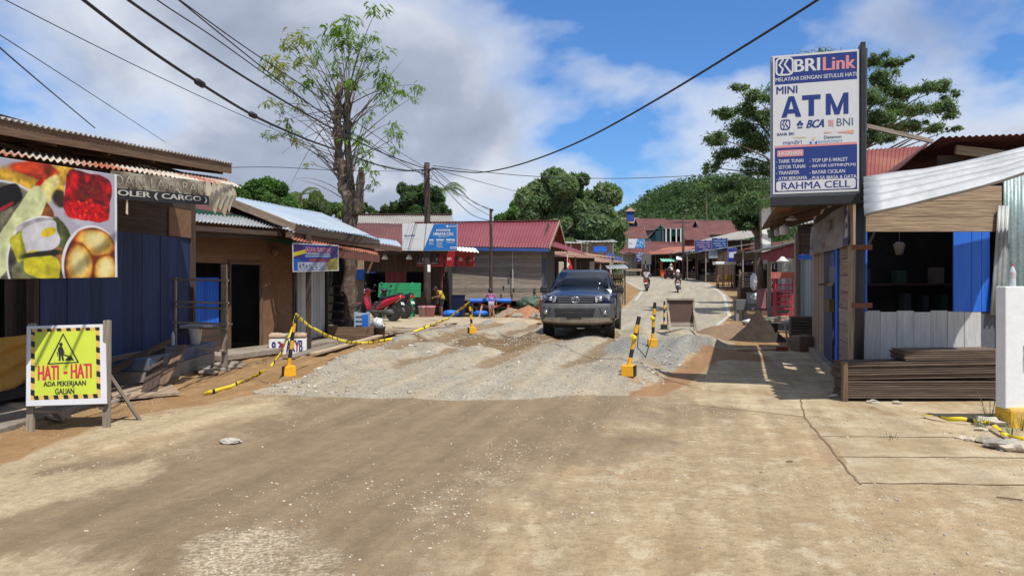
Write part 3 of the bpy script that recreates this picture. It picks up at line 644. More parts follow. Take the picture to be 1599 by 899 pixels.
# ---- banner printed with plates of food
TR_, BR_, BL_, TL_ = at(172, 262, 9.0), at(183, 433, 8.98), at(-62, 437, 7.15), at(-62, 236, 7.15)
def food(u, v):
    c = np.empty(u.shape + (3,)); c[:] = (.72, .70, .75)
    x = u * 2.18; y = v * 1.30                                             # metres on the sheet
    nz = fbm(u * 22, v * 14, 4); n2 = fbm(u * 60 + 3, v * 40, 3); n3 = fbm(u * 9 + 4, v * 7, 3)
    def put(m, col, amt=.35, nn=None):
        m = np.clip(m, 0, 1)[..., None]; k = (1 + amt * ((nz if nn is None else nn) - .5) * 2)[..., None]
        c[:] = c * (1 - m) + np.array(col) * k * m
    def ell(cx, cy, rx, ry, rot=0, soft=.02, rough=.0):
        ca, sa = math.cos(rot), math.sin(rot); a = (x - cx) * ca + (y - cy) * sa; d = -(x - cx) * sa + (y - cy) * ca
        r = np.hypot(a / rx, d / ry) + rough * (n3 - .5); return sst(1 + soft, 1 - soft, r)
    def box(cx, cy, rx, ry, rot=0, soft=.04, rough=.3):
        ca, sa = math.cos(rot), math.sin(rot); a = (x - cx) * ca + (y - cy) * sa; d = -(x - cx) * sa + (y - cy) * ca
        r = (np.abs(a / rx) ** 4 + np.abs(d / ry) ** 4) ** .25 + rough * (n3 - .5); return sst(1 + soft, 1 - soft, r)
    put(ell(1.05, 1.12, .55, .22, .1, .12, .8), (.80, .62, .20), .6); put(ell(.92, 1.22, .35, .10, 0, .15, .6), (.66, .20, .06), .7)
    put(ell(1.1, 1.0, .24, .10, .9, .15, .5), (.88, .82, .52), .35); put(ell(1.30, 1.02, .14, .06, .4, .2, .6), (.90, .72, .22), .5); put(ell(.98, 1.08, .07, .03, .6), (.80, .09, .04)); put(ell(1.27, .93, .12, .10, 0, .2, .6), (.22, .16, .10), .5)
    put(ell(1.62, .98, .30, .0 + .36, 0, .02), (.80, .78, .82), .08)
    put(box(1.70, .98, .38, .29, -.10, .03, .18), (.62, .05, .05), .9); put(box(1.72, .80, .36, .11, -.02, .08, .6), (.80, .03, .03), .6, n2)
    put(box(1.66, 1.02, .16, .07, .3, .3, 1.2), (.45, .10, .04), .6, n2); put(sst(.70, .78, n2) * box(1.75, .84, .30, .12), (.95, .45, .35), .1)
    put(ell(.50, .36, .76, .70, 0, .010), (.86, .87, .88), .04); put(ell(.50, .36, .735, .675, 0, .012), (.42, .40, .33), .7)
    put(box(.46, .84, .30, .12, .45, .04, .1), (.08, .06, .07), .6); put(box(.54, .78, .12, .02, .5), (.7, .12, .16))
    put(ell(.98, .78, .20, .12, -.5, .06, .4), (.60, .34, .14), .5); put(box(.66, .50, .15, .60, -.62, .04, .2), (.84, .86, .64), .2)
    put(ell(1.04, .18, .50, .53, 0, .010), (.92, .93, .94), .03); put(ell(1.04, .18, .475, .505, 0, .012), (.30, .29, .24), .9)
    put(ell(.96, .60, .30, .07, .2, .05), (.68, .64, .66), .3); put(box(.80, .34, .17, .20, .5, .05, .3), (.66, .64, .16), .5); put(box(.80, .07, .18, .13, .3, .06, .3), (.44, .44, .32), .5)
    put(ell(1.34, .38, .13, .34, .45, .06, .2), (.34, .36, .18), .5)
    put(box(1.00, .46, .26, .17, .30, .04, .22), (.84, .83, .85), .14); put(ell(1.11, .53, .11, .05, .3, .10, .3), (.93, .79, .16), .25)
    put(ell(1.30, .22, .08, .16, .5, .1, .3), (.62, .42, .22), .4); put(box(1.02, .14, .25, .15, -.25, .04, .25), (.82, .78, .16), .3); put(box(1.02, .28, .28, .03, .1, .3, .8), (.16, .15, .10), .4)
    put(ell(1.76, .17, .47, .47, 0, .010), (.93, .93, .94), .03); put(ell(1.78, .15, .45, .46, 0, .02), (.45, .18, .10), .7)
    for cx, cy, rx, ry, ro in ((1.82, .43, .33, .17, -.15), (1.56, .15, .21, .28, .12), (1.99, .08, .20, .21, -.35)):
        put(ell(cx, cy, rx, ry, ro, .05, .12), (.62, .26, .08), .5); put(ell(cx, cy, rx * .90, ry * .88, ro, .16, .2), (.93, .72, .30), .3); put(ell(cx - .01, cy + .03, rx * .55, ry * .6, ro, .45, .5), (.97, .90, .62), .12)
    e = sst(2.135, 2.145, x)[..., None]; c[:] = c * (1 - e) + np.array((.92, .93, .94)) * e
    return c
fb = thing('food_banner', 'large vinyl banner printed with plates of food hanging from the awning', 'banner', BL_)
print_panel('printed_sheet', Plane(BL_, BR_, TL_ + (BL_ - BL_)), 300, 190, food, fb, .45, .008)

# ---- torn cream cargo banner beside it
CT = mat('dirty_cream_vinyl', (0.34, 0.30, 0.22), 0.7, 0, (0.24, 0.20, 0.14), 3, (0.45, 0.65), 0.1)
CP = Plane(at(174, 309, 9.05), at(322, 319, 10.95), at(174, 266, 9.05))
cg = thing('cargo_banner', 'torn grimy cream banner with a black CARGO strip under the rusty awning', 'banner', CP(0, 0))
b = MB(); nu = 40
vs = []; fs = []
for j in range(7):
    for i in range(nu + 1): u = i / nu; vs.append(CP(u, j / 6, .02 * math.sin(u * 19 + j) + .01 * math.sin(u * 47)))
fs = [(j * (nu + 1) + i, j * (nu + 1) + i + 1, (j + 1) * (nu + 1) + i + 1, (j + 1) * (nu + 1) + i) for j in range(6) for i in range(nu)]
b.add(vs, fs)
for i, (u0, dr) in enumerate(((.99, .42), (1.07, .75), (1.14, .50), (1.20, .95), (1.26, .60), (1.31, .2))):
    b.add([CP(u0, 1, .02), CP(u0 + .085, 1.02, -.03), CP(u0 + .07, .55 - dr * .3, .05), CP(u0 + .05, .1 - dr * .7, .0), CP(u0 - .02, .35 - dr * .2, -.04)], [(0, 1, 2, 4), (4, 2, 3)], None, random.uniform(1.1, 1.7))
b.add([CP(.115, .02, .03), CP(.125, .02, .035), CP(.13, -.6, .03), CP(.108, -.55, .03)], [(0, 1, 2, 3)], None, 1.8); b.build('vinyl_sheet', CT, cg, True)
b = MB(); b.rect(CP, 0, -.04, 1.0, .36, .045); b.build('black_strip', BLACK_PAINT, cg)
b = MB(); b.text(CP, 'OLER ( CARGO )', .02, .03, .97, .31, .052, .03)
b.build('strip_lettering', mat('cream_print', (0.55, 0.52, 0.46), 0.6, fine=0.1), cg)
b = MB(); b.text(CP, 'DAN LAYARAN', -.02, .44, .95, .88, .047, .03); b.build('lettering_outline', mat('brown_print', (0.13, 0.105, 0.075), 0.6, fine=0.1), cg)
b = MB(); b.text(CP, 'DAN LAYARAN', -.015, .46, .945, .86, .051, .0); b.build('faded_lettering', mat('faded_cream_print', (0.42, 0.38, 0.30), 0.6, fine=0.1), cg)

# ---- yellow cloth in the dark opening
b = MB(); C0, C1 = wl(8.2) + Vector((.06, 0, 0)), wl(10.15) + Vector((.06, 0, 0)); nu, nv = 50, 10; vs = []
for j in range(nv + 1):
    for i in range(nu + 1):
        u = i / nu; v = j / nv; p = C0.lerp(C1, u); z = .30 + .62 * v - .07 * math.sin(math.pi * u) * (1 - v * .5)
        vs.append(p + Vector((.05 * math.sin(v * 17 + math.sin(u * 5) * 2) + .03 * math.sin(u * 21 + v * 6), 0, z)))
b.add(vs, [(j * (nu + 1) + i, j * (nu + 1) + i + 1, (j + 1) * (nu + 1) + i + 1, (j + 1) * (nu + 1) + i) for j in range(nv) for i in range(nu)])
o = b.build('yellow_cloth', mat('mustard_cloth', (0.50, 0.27, 0.055), 0.85, 0, (0.42, 0.22, 0.04), 2, (0.4, 0.6), 0.1), None, True); tag(o, 'mustard yellow cloth draped across the dark opening of the blue shop', 'cloth')
b = MB(); b.box((-7.2, 6.0, -.05), (-5.35, 9.6, .055)); o = b.build('concrete_step', CONCRETE, None, bevel=.015, origin=(-6, 8, 0)); tag(o, 'low pale concrete step behind the yellow caution board', 'step')

# ---- concrete ledge, boards, bucket, bottle
t = thing('concrete_ledge', 'low concrete ledge with worn blue paint below the blue plank wall', 'ledge', (-5.8, 12.5, 0))
b = MB(); b.prism([(-5.38, 11.2, -.1), (-5.62, 14.3, -.1), (-6.05, 14.3, -.1), (-6.15, 11.2, -.1)], (0, 0, .34)); b.build('base', CONCRETE, t, bevel=.02)
b = MB(); b.prism([(-5.375, 11.19, .24), (-5.615, 14.3, .24), (-6.05, 14.3, .24), (-6.15, 11.19, .24)], (0, 0, .20))
b.build('painted_top', mat('worn_blue_concrete', (0.06, 0.10, 0.19), 0.8, 0, (0.20, 0.165, 0.125), 2.2, (0.42, 0.6), 0.15), t, bevel=.02)
for i, (lb, p, q, w, h, m) in enumerate((('dark weathered board leaning against the ledge, widest of the heap', (-4.95, 10.3, .05), (-5.65, 12.1, .50), .20, .03, W_DARK), ('brown board sloping over the ledge end', (-5.0, 10.8, .10), (-5.45, 12.5, .52), .13, .03, W_BROWN),
    ('dark beam lying across the heap of boards', (-5.75, 10.4, .22), (-5.5, 12.1, .62), .10, .07, W_DARK), ('short dark board at the bottom of the heap', (-5.65, 10.2, .06), (-5.2, 11.3, .10), .18, .04, W_DARK), ('thin brown batten resting on top of the heap', (-5.85, 10.5, .42), (-5.62, 12.3, .50), .06, .04, W_BROWN))):
    b = MB(); b.bar(p, q, w, h); o = b.build('loose_board', m, None, bevel=.004); tag(o, lb, 'board', 'loose boards heaped by the ledge')
b = MB(); b.prism([(-5.35, 9.75, .02), (-4.55, 10.35, .03), (-4.95, 11.0, .05), (-5.55, 10.75, .06)], (0, 0, .035)); o = b.build('plywood_sheet', W_TAN, None); tag(o, 'pale plywood sheet lying on the dirt beside the caution board', 'plywood')
b = MB(); b.bar((-5.1, 8.6, .03), (-6.4, 9.5, .05), .16, .03); o = b.build('loose_board', W_PALE, None); tag(o, 'pale board lying flat on the dirt behind the caution board', 'board')

t = thing('wooden_rack', 'tall rickety wooden rack of thin rails standing before the brown shop', 'rack', (-5.03, 13.2, 0))
b = MB(); b.bar(at(351, 582, 13.2), at(350, 413, 13.25), .095, .06); b.build('post', W_GREY, t, bevel=.004)
b = MB(); b.bar(at(272, 556, 13.4), at(272, 433, 13.4), .08, .06); b.build('post', W_GREY, t, bevel=.004)
for y0, y1, x0, x1 in ((436, 438, 268, 356), (471, 473, 270, 357), (478, 482, 272, 352), (503, 506, 268, 362), (512, 513, 312, 354), (545, 548, 312, 352)):
    b = MB(); b.bar(at(x0, y0, 13.33), at(x1, y1, 13.15), .05, .035); b.build('rail', W_GREY if y0 != 545 else W_PALE, t, bevel=.003)
t = thing('bucket', 'white plastic bucket standing on the concrete ledge', 'bucket', (-5.72, 13.65, .44))
b = MB(); b.lathe([(.085, 0), (.115, .26), (.125, .265), (.125, .29), (.112, .29), (.08, .02)], (-5.72, 13.65, .44), n=18); b.build('tub', WHITE, t, True)
b = MB(); b.tube([(-5.72 + .12 * math.cos(a), 13.65 - .05, .71 - .10 * math.sin(a)) for a in np.linspace(0, math.pi, 9)], .004, 5); b.build('handle', CHROME, t, True)
b = MB(); b.box((-5.95, 13.5, .735), (-5.52, 13.95, .79)); o = b.build('foam_tray', mat('grey_foam', (0.33, 0.34, 0.36), .8), None, bevel=.01); tag(o, 'grey foam tray lying over the white bucket', 'tray')
def bottle(p, h, r, label, col, cap):
    t = thing('plastic_bottle', label, 'bottle', p); b = MB()
    b.lathe([(r * .9, 0), (r, h * .03), (r, h * .3), (r * .9, h * .36), (r, h * .42), (r, h * .66), (r * .6, h * .82), (r * .38, h * .88), (r * .38, h * .95)], p, n=14)
    b.build('body', mat('clear_plastic', col, 0.15, 0, fine=0.0, spec=0.7), t, True)
    b = MB(); b.lathe([(r * .42, h * .93), (r * .42, h)], p, n=12); b.build('cap', cap, t)
    b = MB(); b.lathe([(r * 1.02, h * .44), (r * 1.02, h * .62)], p, n=14, cap=False); b.build('label_band', mat('bottle_label', (0.55, 0.5, 0.5), .5), t)
    return t
bottle(Vector((-5.98, 13.32, .44)), .27, .036, 'clear plastic water bottle on the ledge by the rack', (.5, .52, .54), SHEEN_BLUE)
for k in range(9):
    x = -5.25 + random.uniform(-.25, .45); y = 13.0 + random.uniform(-.4, 1.3)
    b = MB(); r = random.uniform(.07, .16); b.blob((x, y, ZG(x, y) + r * .3), r, 1, .35, sq=(1.2, 1.1, .55)); o = b.build('rubble_chunk', CONCRETE, None); tag(o, 'grey chunk of broken concrete at the foot of the wooden rack', 'rubble', 'rubble by the wooden rack')

# ---- brown plywood shop
t = thing('plywood_shop', 'brown plywood shop with a dark doorway and a bright blue slatted gate', 'shop', (-5.9, 16.5, 0))
A, B = at(299, 437, 15.2), at(456, 437, 18.0); A.z = B.z = 0; X = (B - A).normalized(); NR = X.cross(UP)
def fw(s, z=0, d=0): return A + X * s + UP * z + NR * d
LN = (B - A).length
def su(px):                                                    # distance along this front for a column of the picture
    k = (px - CX) / F; return (k * A.y - A.x) / (X.x - k * X.y)
b = MB(); b.planks(fw(0, 1.95), fw(LN, 1.95), .85, 4, .025, False, .003, None, 0, (.8, 1.05)); b.build('upper_wall', CARD, t)
b = MB(); b.planks(fw(su(408), .12), fw(LN, .12), 1.83, 2, .025, True, .004, None, 0, (.85, 1.05)); b.build('plywood_panel', CARD, t)
b = MB(); b.planks(fw(su(345), .12), fw(su(357), .12), 1.83, 2, .025); b.build('plank_wall', W_DARK, t)
b = MB()
for k in range(9): s = su(301) + (su(344) - su(301)) * (k + .5) / 9; b.frame(fw(s, 1.15, -.05), X, NR, UP, .075, .025, 1.0)
b.build('blue_gate', BRIGHT_BLUE, t)
b = MB(); b.planks(fw(0, 0.0, -.02), fw(su(345), 0, -.02), .64, 3, .03, False); b.build('lower_boards', W_DARK, t)
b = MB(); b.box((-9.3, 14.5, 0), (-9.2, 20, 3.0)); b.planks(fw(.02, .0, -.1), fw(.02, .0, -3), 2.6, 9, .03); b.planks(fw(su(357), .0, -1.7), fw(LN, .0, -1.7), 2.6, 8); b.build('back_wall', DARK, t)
b = MB()
for px in (357, 407): b.bar(fw(su(px), .1, .02), fw(su(px), 2.0, .02), .06, .06)
b.bar(fw(su(355), 1.97, .02), fw(su(409), 1.97, .02), .06, .07); b.build('door_frame', W_BROWN, t)
b = MB(); b.bar(fw(su(385), 2.62, .06), fw(LN, 2.50, .06), .03, .16); b.build('green_fascia', GREEN_DARK, t)
b = MB(); b.lathe([(.02, 0), (.10, .02), (.11, .05), (.03, .08)], fw(su(425), 2.25, .05), NR, 14); b.build('round_vent', CARD, t, True)
b = MB(); b.corr(at(300, 345, 14.2), at(440, 357, 16.9), at(447, 347, 18.4), at(300, 328, 15.9), 26, .016, 3); b.build('front_awning', ZINC, t, True)
b = MB(); b.bar(at(300, 356, 14.3), at(448, 366, 17.0), .08, .10); b.bar(at(302, 366, 14.4), at(452, 372, 17.2), .06, .07); b.build('awning_beam', W_DARK, t)
b = MB(); b.corr(at(300, 338, 15.4), at(437, 351, 18.2), at(360, 312, 19.6), at(300, 303, 17.8), 22, .018, 4); b.build('red_roof', ROOF_MAROON, t, True)
b = MB(); b.bar(at(300, 330, 15.35), at(418, 347, 18.1), .03, .13); b.build('roof_fascia', GREEN_DARK, t)
b = MB(); b.prism([fw(-.1, .0, .9), fw(LN + 1.2, .0, .75), fw(LN + 1.2, .0, 0), fw(-.1, .0, 0)], (0, 0, .13)); b.build('floor_slab', CONCRETE, t, bevel=.02)

# ---- pale blue sheet roof with its stall (white planks, dark opening) and the rusty awning
t = thing('market_stall', 'open stall under a long pale blue sheet roof with white planks and rusty awning', 'stall', (-5.0, 19.5, 0))
b = MB(); eN, eF, rN, rF = at(462, 349, 16.4), at(592, 373, 21.8), at(345, 303, 17.4), Vector((-5.75, 23.0, 3.62)); b.corr(eN, eF, rF, rN, 30, .016, 5, 0, .03); b.build('roof', ZINC_BLUE, t, True)
b = MB(); b.corr(rN, rF, rF + Vector((-3, .4, -.9)), rN + Vector((-3, .4, -.9)), 30, .016, 3); b.build('rear_roof', ROOF_MAROON, t, True)
b = MB(); b.bar(rN + Vector((.0, -.05, -.09)), eN + Vector((0, -.05, -.09)), .04, .17); b.build('barge_board', W_TAN, t)
b = MB(); b.bar(eN + Vector((0, 0, -.12)), eF + Vector((0, 0, -.12)), .04, .17); b.build('fascia_board', W_DARK, t)
b = MB(); b.corr(at(446, 358, 16.0), at(628, 385, 23.8), at(620, 376, 24.6), at(452, 350, 17.4), 30, .016, 4, 0, .03); b.build('lower_roof', ZINC_BLUE, t, True)
b = MB(); b.bar(at(447, 366, 16.1), at(626, 390, 23.8), .05, .12); b.build('lower_beam', W_BROWN, t)
b = MB(); b.corr(at(455, 374, 15.9), at(592, 398, 21.3), at(585, 389, 22.2), at(458, 364, 17.0), 34, .02, 4, 0, .06); b.build('rusty_awning', RUST_RED, t, True)
b = MB(); b.bar(at(500, 392, 17.5), at(592, 404, 21.3), .04, .2, tint=1.0); b.build('awning_fascia', mat('red_brown_board', (0.19, 0.07, 0.045), .8, 0, (0.14, 0.05, 0.035), 2, (.4, .6)), t)
A, B = Vector((-5.2, 18.3, .12)), Vector((-5.02, 20.2, .12)); b = MB(); b.planks(A, B, 2.25, 9, .03, True, .012, None, .01); b.build('white_plank_door', W_WHITE, t)
for p in ((-5.24, 18.05), (-5.0, 20.35), (-4.55, 16.9)): b = MB(); b.bar((*p, 0.05), (*p, 2.65), .10, .10); b.build('post', W_DARK, t)
b = MB(); b.box((-7.6, 24.2, .1), (-5.2, 24.3, 2.9)); b.box((-7.0, 18.2, .1), (-6.9, 24.2, 2.9)); b.box((-5.3, 17.95, .1), (-7, 18.0, 2.8)); b.build('back_wall', DARK, t)
b = MB(); b.box((-6.9, 17.8, .02), (-4.9, 23.5, .12)); b.build('floor', W_DARK, t)
b = MB(); b.box((-6.2, 22.0, .12), (-5.4, 22.06, 2.1), 1.0); b.build('green_panel', GREEN_DARK, t)
for k in range(5): b = MB(); b.box((-5.6, 21.9 + .0 * k, .4 + .25 * k), (-4.95, 22.2, .44 + .25 * k)); b.build('shelf', W_DARK, t)
def price(u, v):
    c = np.empty(u.shape + (3,)); c[:] = (.12, .18, .52); n = fbm(u * 9, v * 5, 3)
    def put(m, col): c[m] = col
    put((v > .42 + .9 * (u - .0)) & (u < .2), (.17, .10, .33)); put((np.abs(v - .62 - .5 * (u - .05)) < .07) & (u < .27), (.78, .70, .18)); put((u < .14) & (v < .45), (.10, .33, .66))
    put((v > .55) & (u > .80), (.24, .17, .42)); put((u > .70) & (v < .42 + .4 * (u - .7)), (.66, .60, .26))
    put((u > .10) & (u < .70) & (v > .06) & (v < .34), (.66, .69, .76)); put((u > .33) & (u < .76) & (v > .37) & (v < .47), (.55, .22, .30))
    put((u > .25) & (u < .80) & (v > .52) & (v < .60), (.52, .60, .72))
    g = vnoise(u * 46, v * 22); put((u > .12) & (u < .68) & (v > .09) & (v < .31) & (g > .62), (.30, .32, .42)); put((u > .72) & (u < .95) & (v > .08) & (v < .34) & (np.floor(v * 26) % 2 == 0) & (g > .3), (.34, .32, .22))
    e = (u < .018) | (u > .982) | (v < .035) | (v > .965); c[e] = (.80, .80, .80); return c
PP = Plane(at(457, 425, 16.02), at(529, 423, 18.35), at(457, 379, 16.02))
pb = thing('price_banner', 'small blue and purple printed banner hanging under the rusty red awning', 'banner', PP(0, 0)); print_panel('printed_sheet', PP, 220, 90, price, pb, .5, .01)
b = MB(); b.text(PP, 'FATAYA TRANSPORT', .25, .70, .80, .88, .006, .03); b.build('heading', PINK, pb)
b = MB(); b.text(PP, 'MENERIMA CARTER', .27, .62, .78, .675, .006, .02); b.build('subheading', SIGN_WHITE, pb)

# ---- painted fish box by the doorway
t = thing('cooler_box', 'white foam fish box painted with letters by the plywood doorway', 'cooler box', onground(-4.85, 16.5))
z0 = ZG(-4.85, 16.5) - .02; p0, p1 = Vector((-5.27, 16.35, z0)), Vector((-4.50, 16.55, z0)); dX = (p1 - p0); dY = Vector((-.15, .62, 0))
BP = Plane(p0, p1, p0 + UP * .38)
b = MB(); b.prism([p0, p1, p1 + dY, p0 + dY], (0, 0, .38)); b.build('tub', WHITE, t, bevel=.03)
b = MB(); q = UP * .385; b.prism([p0 + q - dY * .03, p1 + q - dY * .03, p1 + dY + q, p0 + dY + q], (0, 0, .075)); b.build('lid', mat('tan_foam_lid', (0.50, 0.36, 0.24), .8, 0, (.56, .52, .46), 3), t, bevel=.02)
b = MB(); b.text(BP, '9.3', .08, .18, .34, .80, .004, .05); b.text(BP, 'AKYB', .46, .2, .9, .86, .004, .05); b.build('painted_letters', NAVY, t)
b = MB(); b.text(BP, '3', .28, .22, .40, .72, .005, .05); b.text(BP, 'Y', .70, .25, .80, .7, .005, .05); b.build('painted_figures', RED, t)
b = MB(); b.bar(onground(-4.1, 15.6, .06), onground(-3.55, 20.3, .12), .18, .05, tint=1.0); o = b.build('loose_board', W_PALE, None, bevel=.005); tag(o, 'long pale plank lying along the dirt in front of the white plank door', 'board')
b = MB(); b.bar(onground(-4.5, 15.2, .04), onground(-4.2, 17.8, .06), .25, .04, tint=.9); o = b.build('loose_board', W_GREY, None, bevel=.005); tag(o, 'grey plank lying beside the painted fish box', 'board')

# ---- timber planter box at the tree, crate, bucket, pallet
t = thing('timber_box', 'low dark brown timber box at the foot of the pruned tree', 'box', (-4.2, 20.2, .1)); z = ZG(-4, 20.4)
for a_, b_ in (((-4.86, 19.95), (-3.72, 20.1)), ((-3.72, 20.1), (-3.80, 20.9)), ((-4.86, 19.95), (-4.9, 20.9))):
    b = MB(); b.planks(Vector((*a_, z - .1)), Vector((*b_, z - .1)), .46, 2, .04, False, .006); b.build('side_board', W_BROWN, t, bevel=.004)
b = MB(); b.prism([(-4.84, 19.99, z + .22), (-3.76, 20.13, z + .22), (-3.84, 20.9, z + .22), (-4.88, 20.9, z + .22)], (0, 0, .04)); b.build('top_board', W_DARK, t)
t = thing('bottle_crate', 'blue and white crate standing on the timber box', 'crate', (-4.1, 20.3, z + .26)); b = MB()
for k in range(4): b.box((-4.22, 20.2, z + .27 + k * .12), (-3.86, 20.24, z + .34 + k * .12), 1); b.box((-4.22, 20.5, z + .27 + k * .12), (-3.86, 20.54, z + .34 + k * .12), 1)
for x in (-4.22, -3.9): b.box((x, 20.19, z + .262), (x + .04, 20.55, z + .74), 1)
b.build('slats', mat('pale_blue_plastic', (0.30, 0.40, 0.50), .5, fine=.1), t, bevel=.004)
b = MB(); b.box((-4.0, 20.18, z + .30), (-3.84, 20.186, z + .68), 1); b.build('blue_label', SHEEN_BLUE, t)
b = MB(); b.box((-4.17, 20.26, z + .28), (-3.92, 20.48, z + .70), .8); b.build('contents', SIGN_WHITE, t, bevel=.04)
p = onground(-3.62, 20.6); t = thing('bucket', 'dark grey plastic bucket beside the timber box', 'bucket', p); b = MB(); b.lathe([(.13, 0), (.165, .30), (.18, .30), (.18, .33), (.155, .33), (.12, .02)], p, n=18); b.build('tub', GREY_PLASTIC, t, True)
b = MB(); b.tube([p + Vector((.17 * math.cos(a), -.02, .32 + .1 * math.sin(a))) for a in np.linspace(0, math.pi, 9)], .006, 5); b.build('handle', CHROME, t, True)
b = MB(); b.blob(p + Vector((-.05, .05, .42)), .15, 2, .18, 1.0, (1, .8, 1)); o = b.build('plastic_bag', SIGN_WHITE, None, True); tag(o, 'crumpled white plastic bag in the dark grey bucket', 'bag')
t = thing('wooden_pallet', 'pale slatted wooden pallet lying on the forecourt edge', 'pallet', onground(-3.4, 21.6)); z = ZG(-3.2, 21.5) + .03
for k in range(4): b = MB(); b.bar((-3.72 + .06 * k, 20.75 + k * .55, z + .16), (-2.55 + .05 * k, 20.75 + k * .55, z + .15 - .02 * k), .12, .03, tint=1); b.build('cross_board', W_GREY if k in (0, 3) else W_PALE, t)
for k in range(3): b = MB(); b.bar((-3.5 + .4 * k, 20.72, z + .08), (-3.3 + .4 * k, 22.45, z + .07), .2, .08, tint=1.1); b.build('runner', W_PALE, t)
for i, (p, q, m, lb) in enumerate((((-2.9, 21.0), (-1.7, 22.3), W_GREY, 'grey board lying right of the pallet'), ((-3.0, 20.3), (-1.9, 20.9), W_PALE, 'pale board lying in front of the pallet'), ((-2.2, 21.9), (-1.7, 22.6), W_DARK, 'short dark board lying behind the loose boards near the pallet'), ((-2.6, 22.6), (-1.9, 21.4), W_BROWN, 'brown board crossing the grey board right of the pallet'))):
    b = MB(); b.bar(onground(*p, .05 + .03 * i), onground(*q, .06 + .03 * i), .15, .03); o = b.build('loose_board', m, None); tag(o, lb, 'board', 'loose boards near the pallet')

# ---- green slatted bench
t = thing('green_bench', 'bright green slatted wooden stand behind the parked motorcycles', 'bench', (-4.3, 29.3, .16))
for k in range(6): z = .98 + k * .092; b = MB(); b.bar((-5.15, 29.05 + k * .04, z), (-3.52, 29.05 + k * .04, z), .02, .078, tint=1); b.build('slat', GREEN_PAINT, t, bevel=.004)
for x in (-5.05, -3.86): b = MB(); b.bar((x, 29.1, .15), (x, 29.1, 1.0), .10, .07, tint=1); b.bar((x, 29.14, .95), (x, 29.30, 1.5), .06, .05, tint=1); b.build('leg', GREEN_PAINT, t, bevel=.004)
for x in (-5.05, -3.86): b = MB(); b.bar((x, 29.75, .15), (x, 29.75, 1.0), .08, .06, tint=1); b.build('leg', GREEN_PAINT, t)
b = MB(); b.bar((-5.1, 29.45, .99), (-3.6, 29.45, .99), .7, .035, tint=1); b.build('seat', GREEN_PAINT, t)
b = MB(); b.bar((-5.05, 29.2, .45), (-3.86, 29.2, .45), .04, .05, tint=1); b.build('stretcher', GREEN_PAINT, t)
for x, lb, sc in ((-3.20, 'pink plastic bucket at the foot of the utility pole', 1), (-3.47, 'pale pink bucket left of the utility pole foot', .85)):
    p = onground(x, 29.4); t = thing('bucket', lb, 'bucket', p); b = MB(); b.lathe([(.17 * sc, 0), (.21 * sc, .36), (.235 * sc, .36), (.235 * sc, .40), (.2 * sc, .40), (.15, .03)], p, n=18)
    b.build('tub', mat('pink_plastic', (0.50, 0.22, 0.27), .5) if sc == 1 else mat('pale_pink_plastic', (0.52, 0.33, 0.33), .5), t, True); b = MB(); b.lathe([(.22 * sc, .40), (.22 * sc, .43)], p, n=18); b.build('lid', mat('pink_plastic', (0.50, 0.22, 0.27), .5), t)

# ---- utility pole, shop sign on it
def pole(p, h, r, label, m, extras):
    t = thing('utility_pole', label, 'pole', p); b = MB(); b.tube([p + UP * (h * k / 6) + Vector((.012 * math.sin(k * 2), 0, 0)) for k in range(7)], [r * (1.25 - .35 * k / 6) for k in range(7)], 12); b.build('shaft', m, t, True); extras(t, p, h); return t
def ex1(t, p, h):
    for k in range(3):
        b = MB(); b.lathe([(.03, 0), (.06, .03), (.03, .06), (.06, .09), (.025, .12)], p + Vector((.08 * (1 if k % 2 else -1), -.08, h - .22 - .14 * k)), n=10); b.build('insulator', BLACK_STEEL, t, True)
    b = MB(); b.bar(p + Vector((-.22, -.08, h - .32)), p + Vector((.28, -.08, h - .26)), .05, .06); b.build('cross_arm', W_DARK, t)
    b = MB()
    for k in range(7):
        a = random.uniform(0, 6.28); c = p + Vector((random.uniform(-.12, .12), -.1, h - random.uniform(.35, .8))); b.tube([c + Vector((.13 * math.cos(a + s), .03, .16 * math.sin(a + s))) for s in np.linspace(0, 5, 14)], .009, 5)
    b.build('wire_coil', CABLE, t, True)
    for z, m in ((1.75, WHITE), (1.0, GREY_PLASTIC), (1.45, WHITE)): b = MB(); b.lathe([(.137, z), (.135, z + (.28 if m is WHITE else .5))], p, n=12, cap=False); b.build('pasted_notice', m, t)
RUSTY = mat('dark_rusty_pole', (0.045, 0.032, 0.028), .8, 0, (0.11, 0.05, 0.032), 2.5, (.5, .7), .2)
POLE = Vector((-3.37, 30.0, ZG(-3.37, 30.0))); PH = 6.25 - POLE.z
pole(POLE, PH, .12, 'tall dark utility pole behind the white and blue shop sign', RUSTY, ex1)
POLE2 = Vector((-.87, 31.3, ZG(-.87, 31.3))); ph2 = at(767, 326, 31.3).z - POLE2.z
def ex2(t, p, h):
    b = MB(); b.lathe([(.03, 0), (.055, .04), (.03, .08)], p + Vector((.06, -.05, h - .1)), n=10); b.build('insulator', BLACK_STEEL, t, True)
    b = MB(); b.tube([p + UP * .04 + Vector((.0, 0, 0)), p + UP * .9], .085, 12); b.build('painted_base', mat('orange_brown_pole', (0.40, 0.17, 0.085), .8, 0, (.3, .13, .07), 3), t, True)
pole(POLE2, ph2, .065, 'thin rusty pole before the grey wooden wall of the crimson roofed house', RUSTY, ex2)
SP = Plane(at(628, 392, 29.75), at(714, 391, 29.75), at(628, 350, 29.75))
t = thing('shop_sign', 'white and blue HINAYA CELL sign board mounted on the utility pole', 'sign', SP(.5, 0)); dz = .012
b = MB(); c = SP(.5, .5, -.06); b.frame(c, Vector((1, 0, 0)), Vector((0, 1, 0)), UP, SP.w, .12, SP.h, 1); b.build('board', SIGN_WHITE, t, bevel=.01)
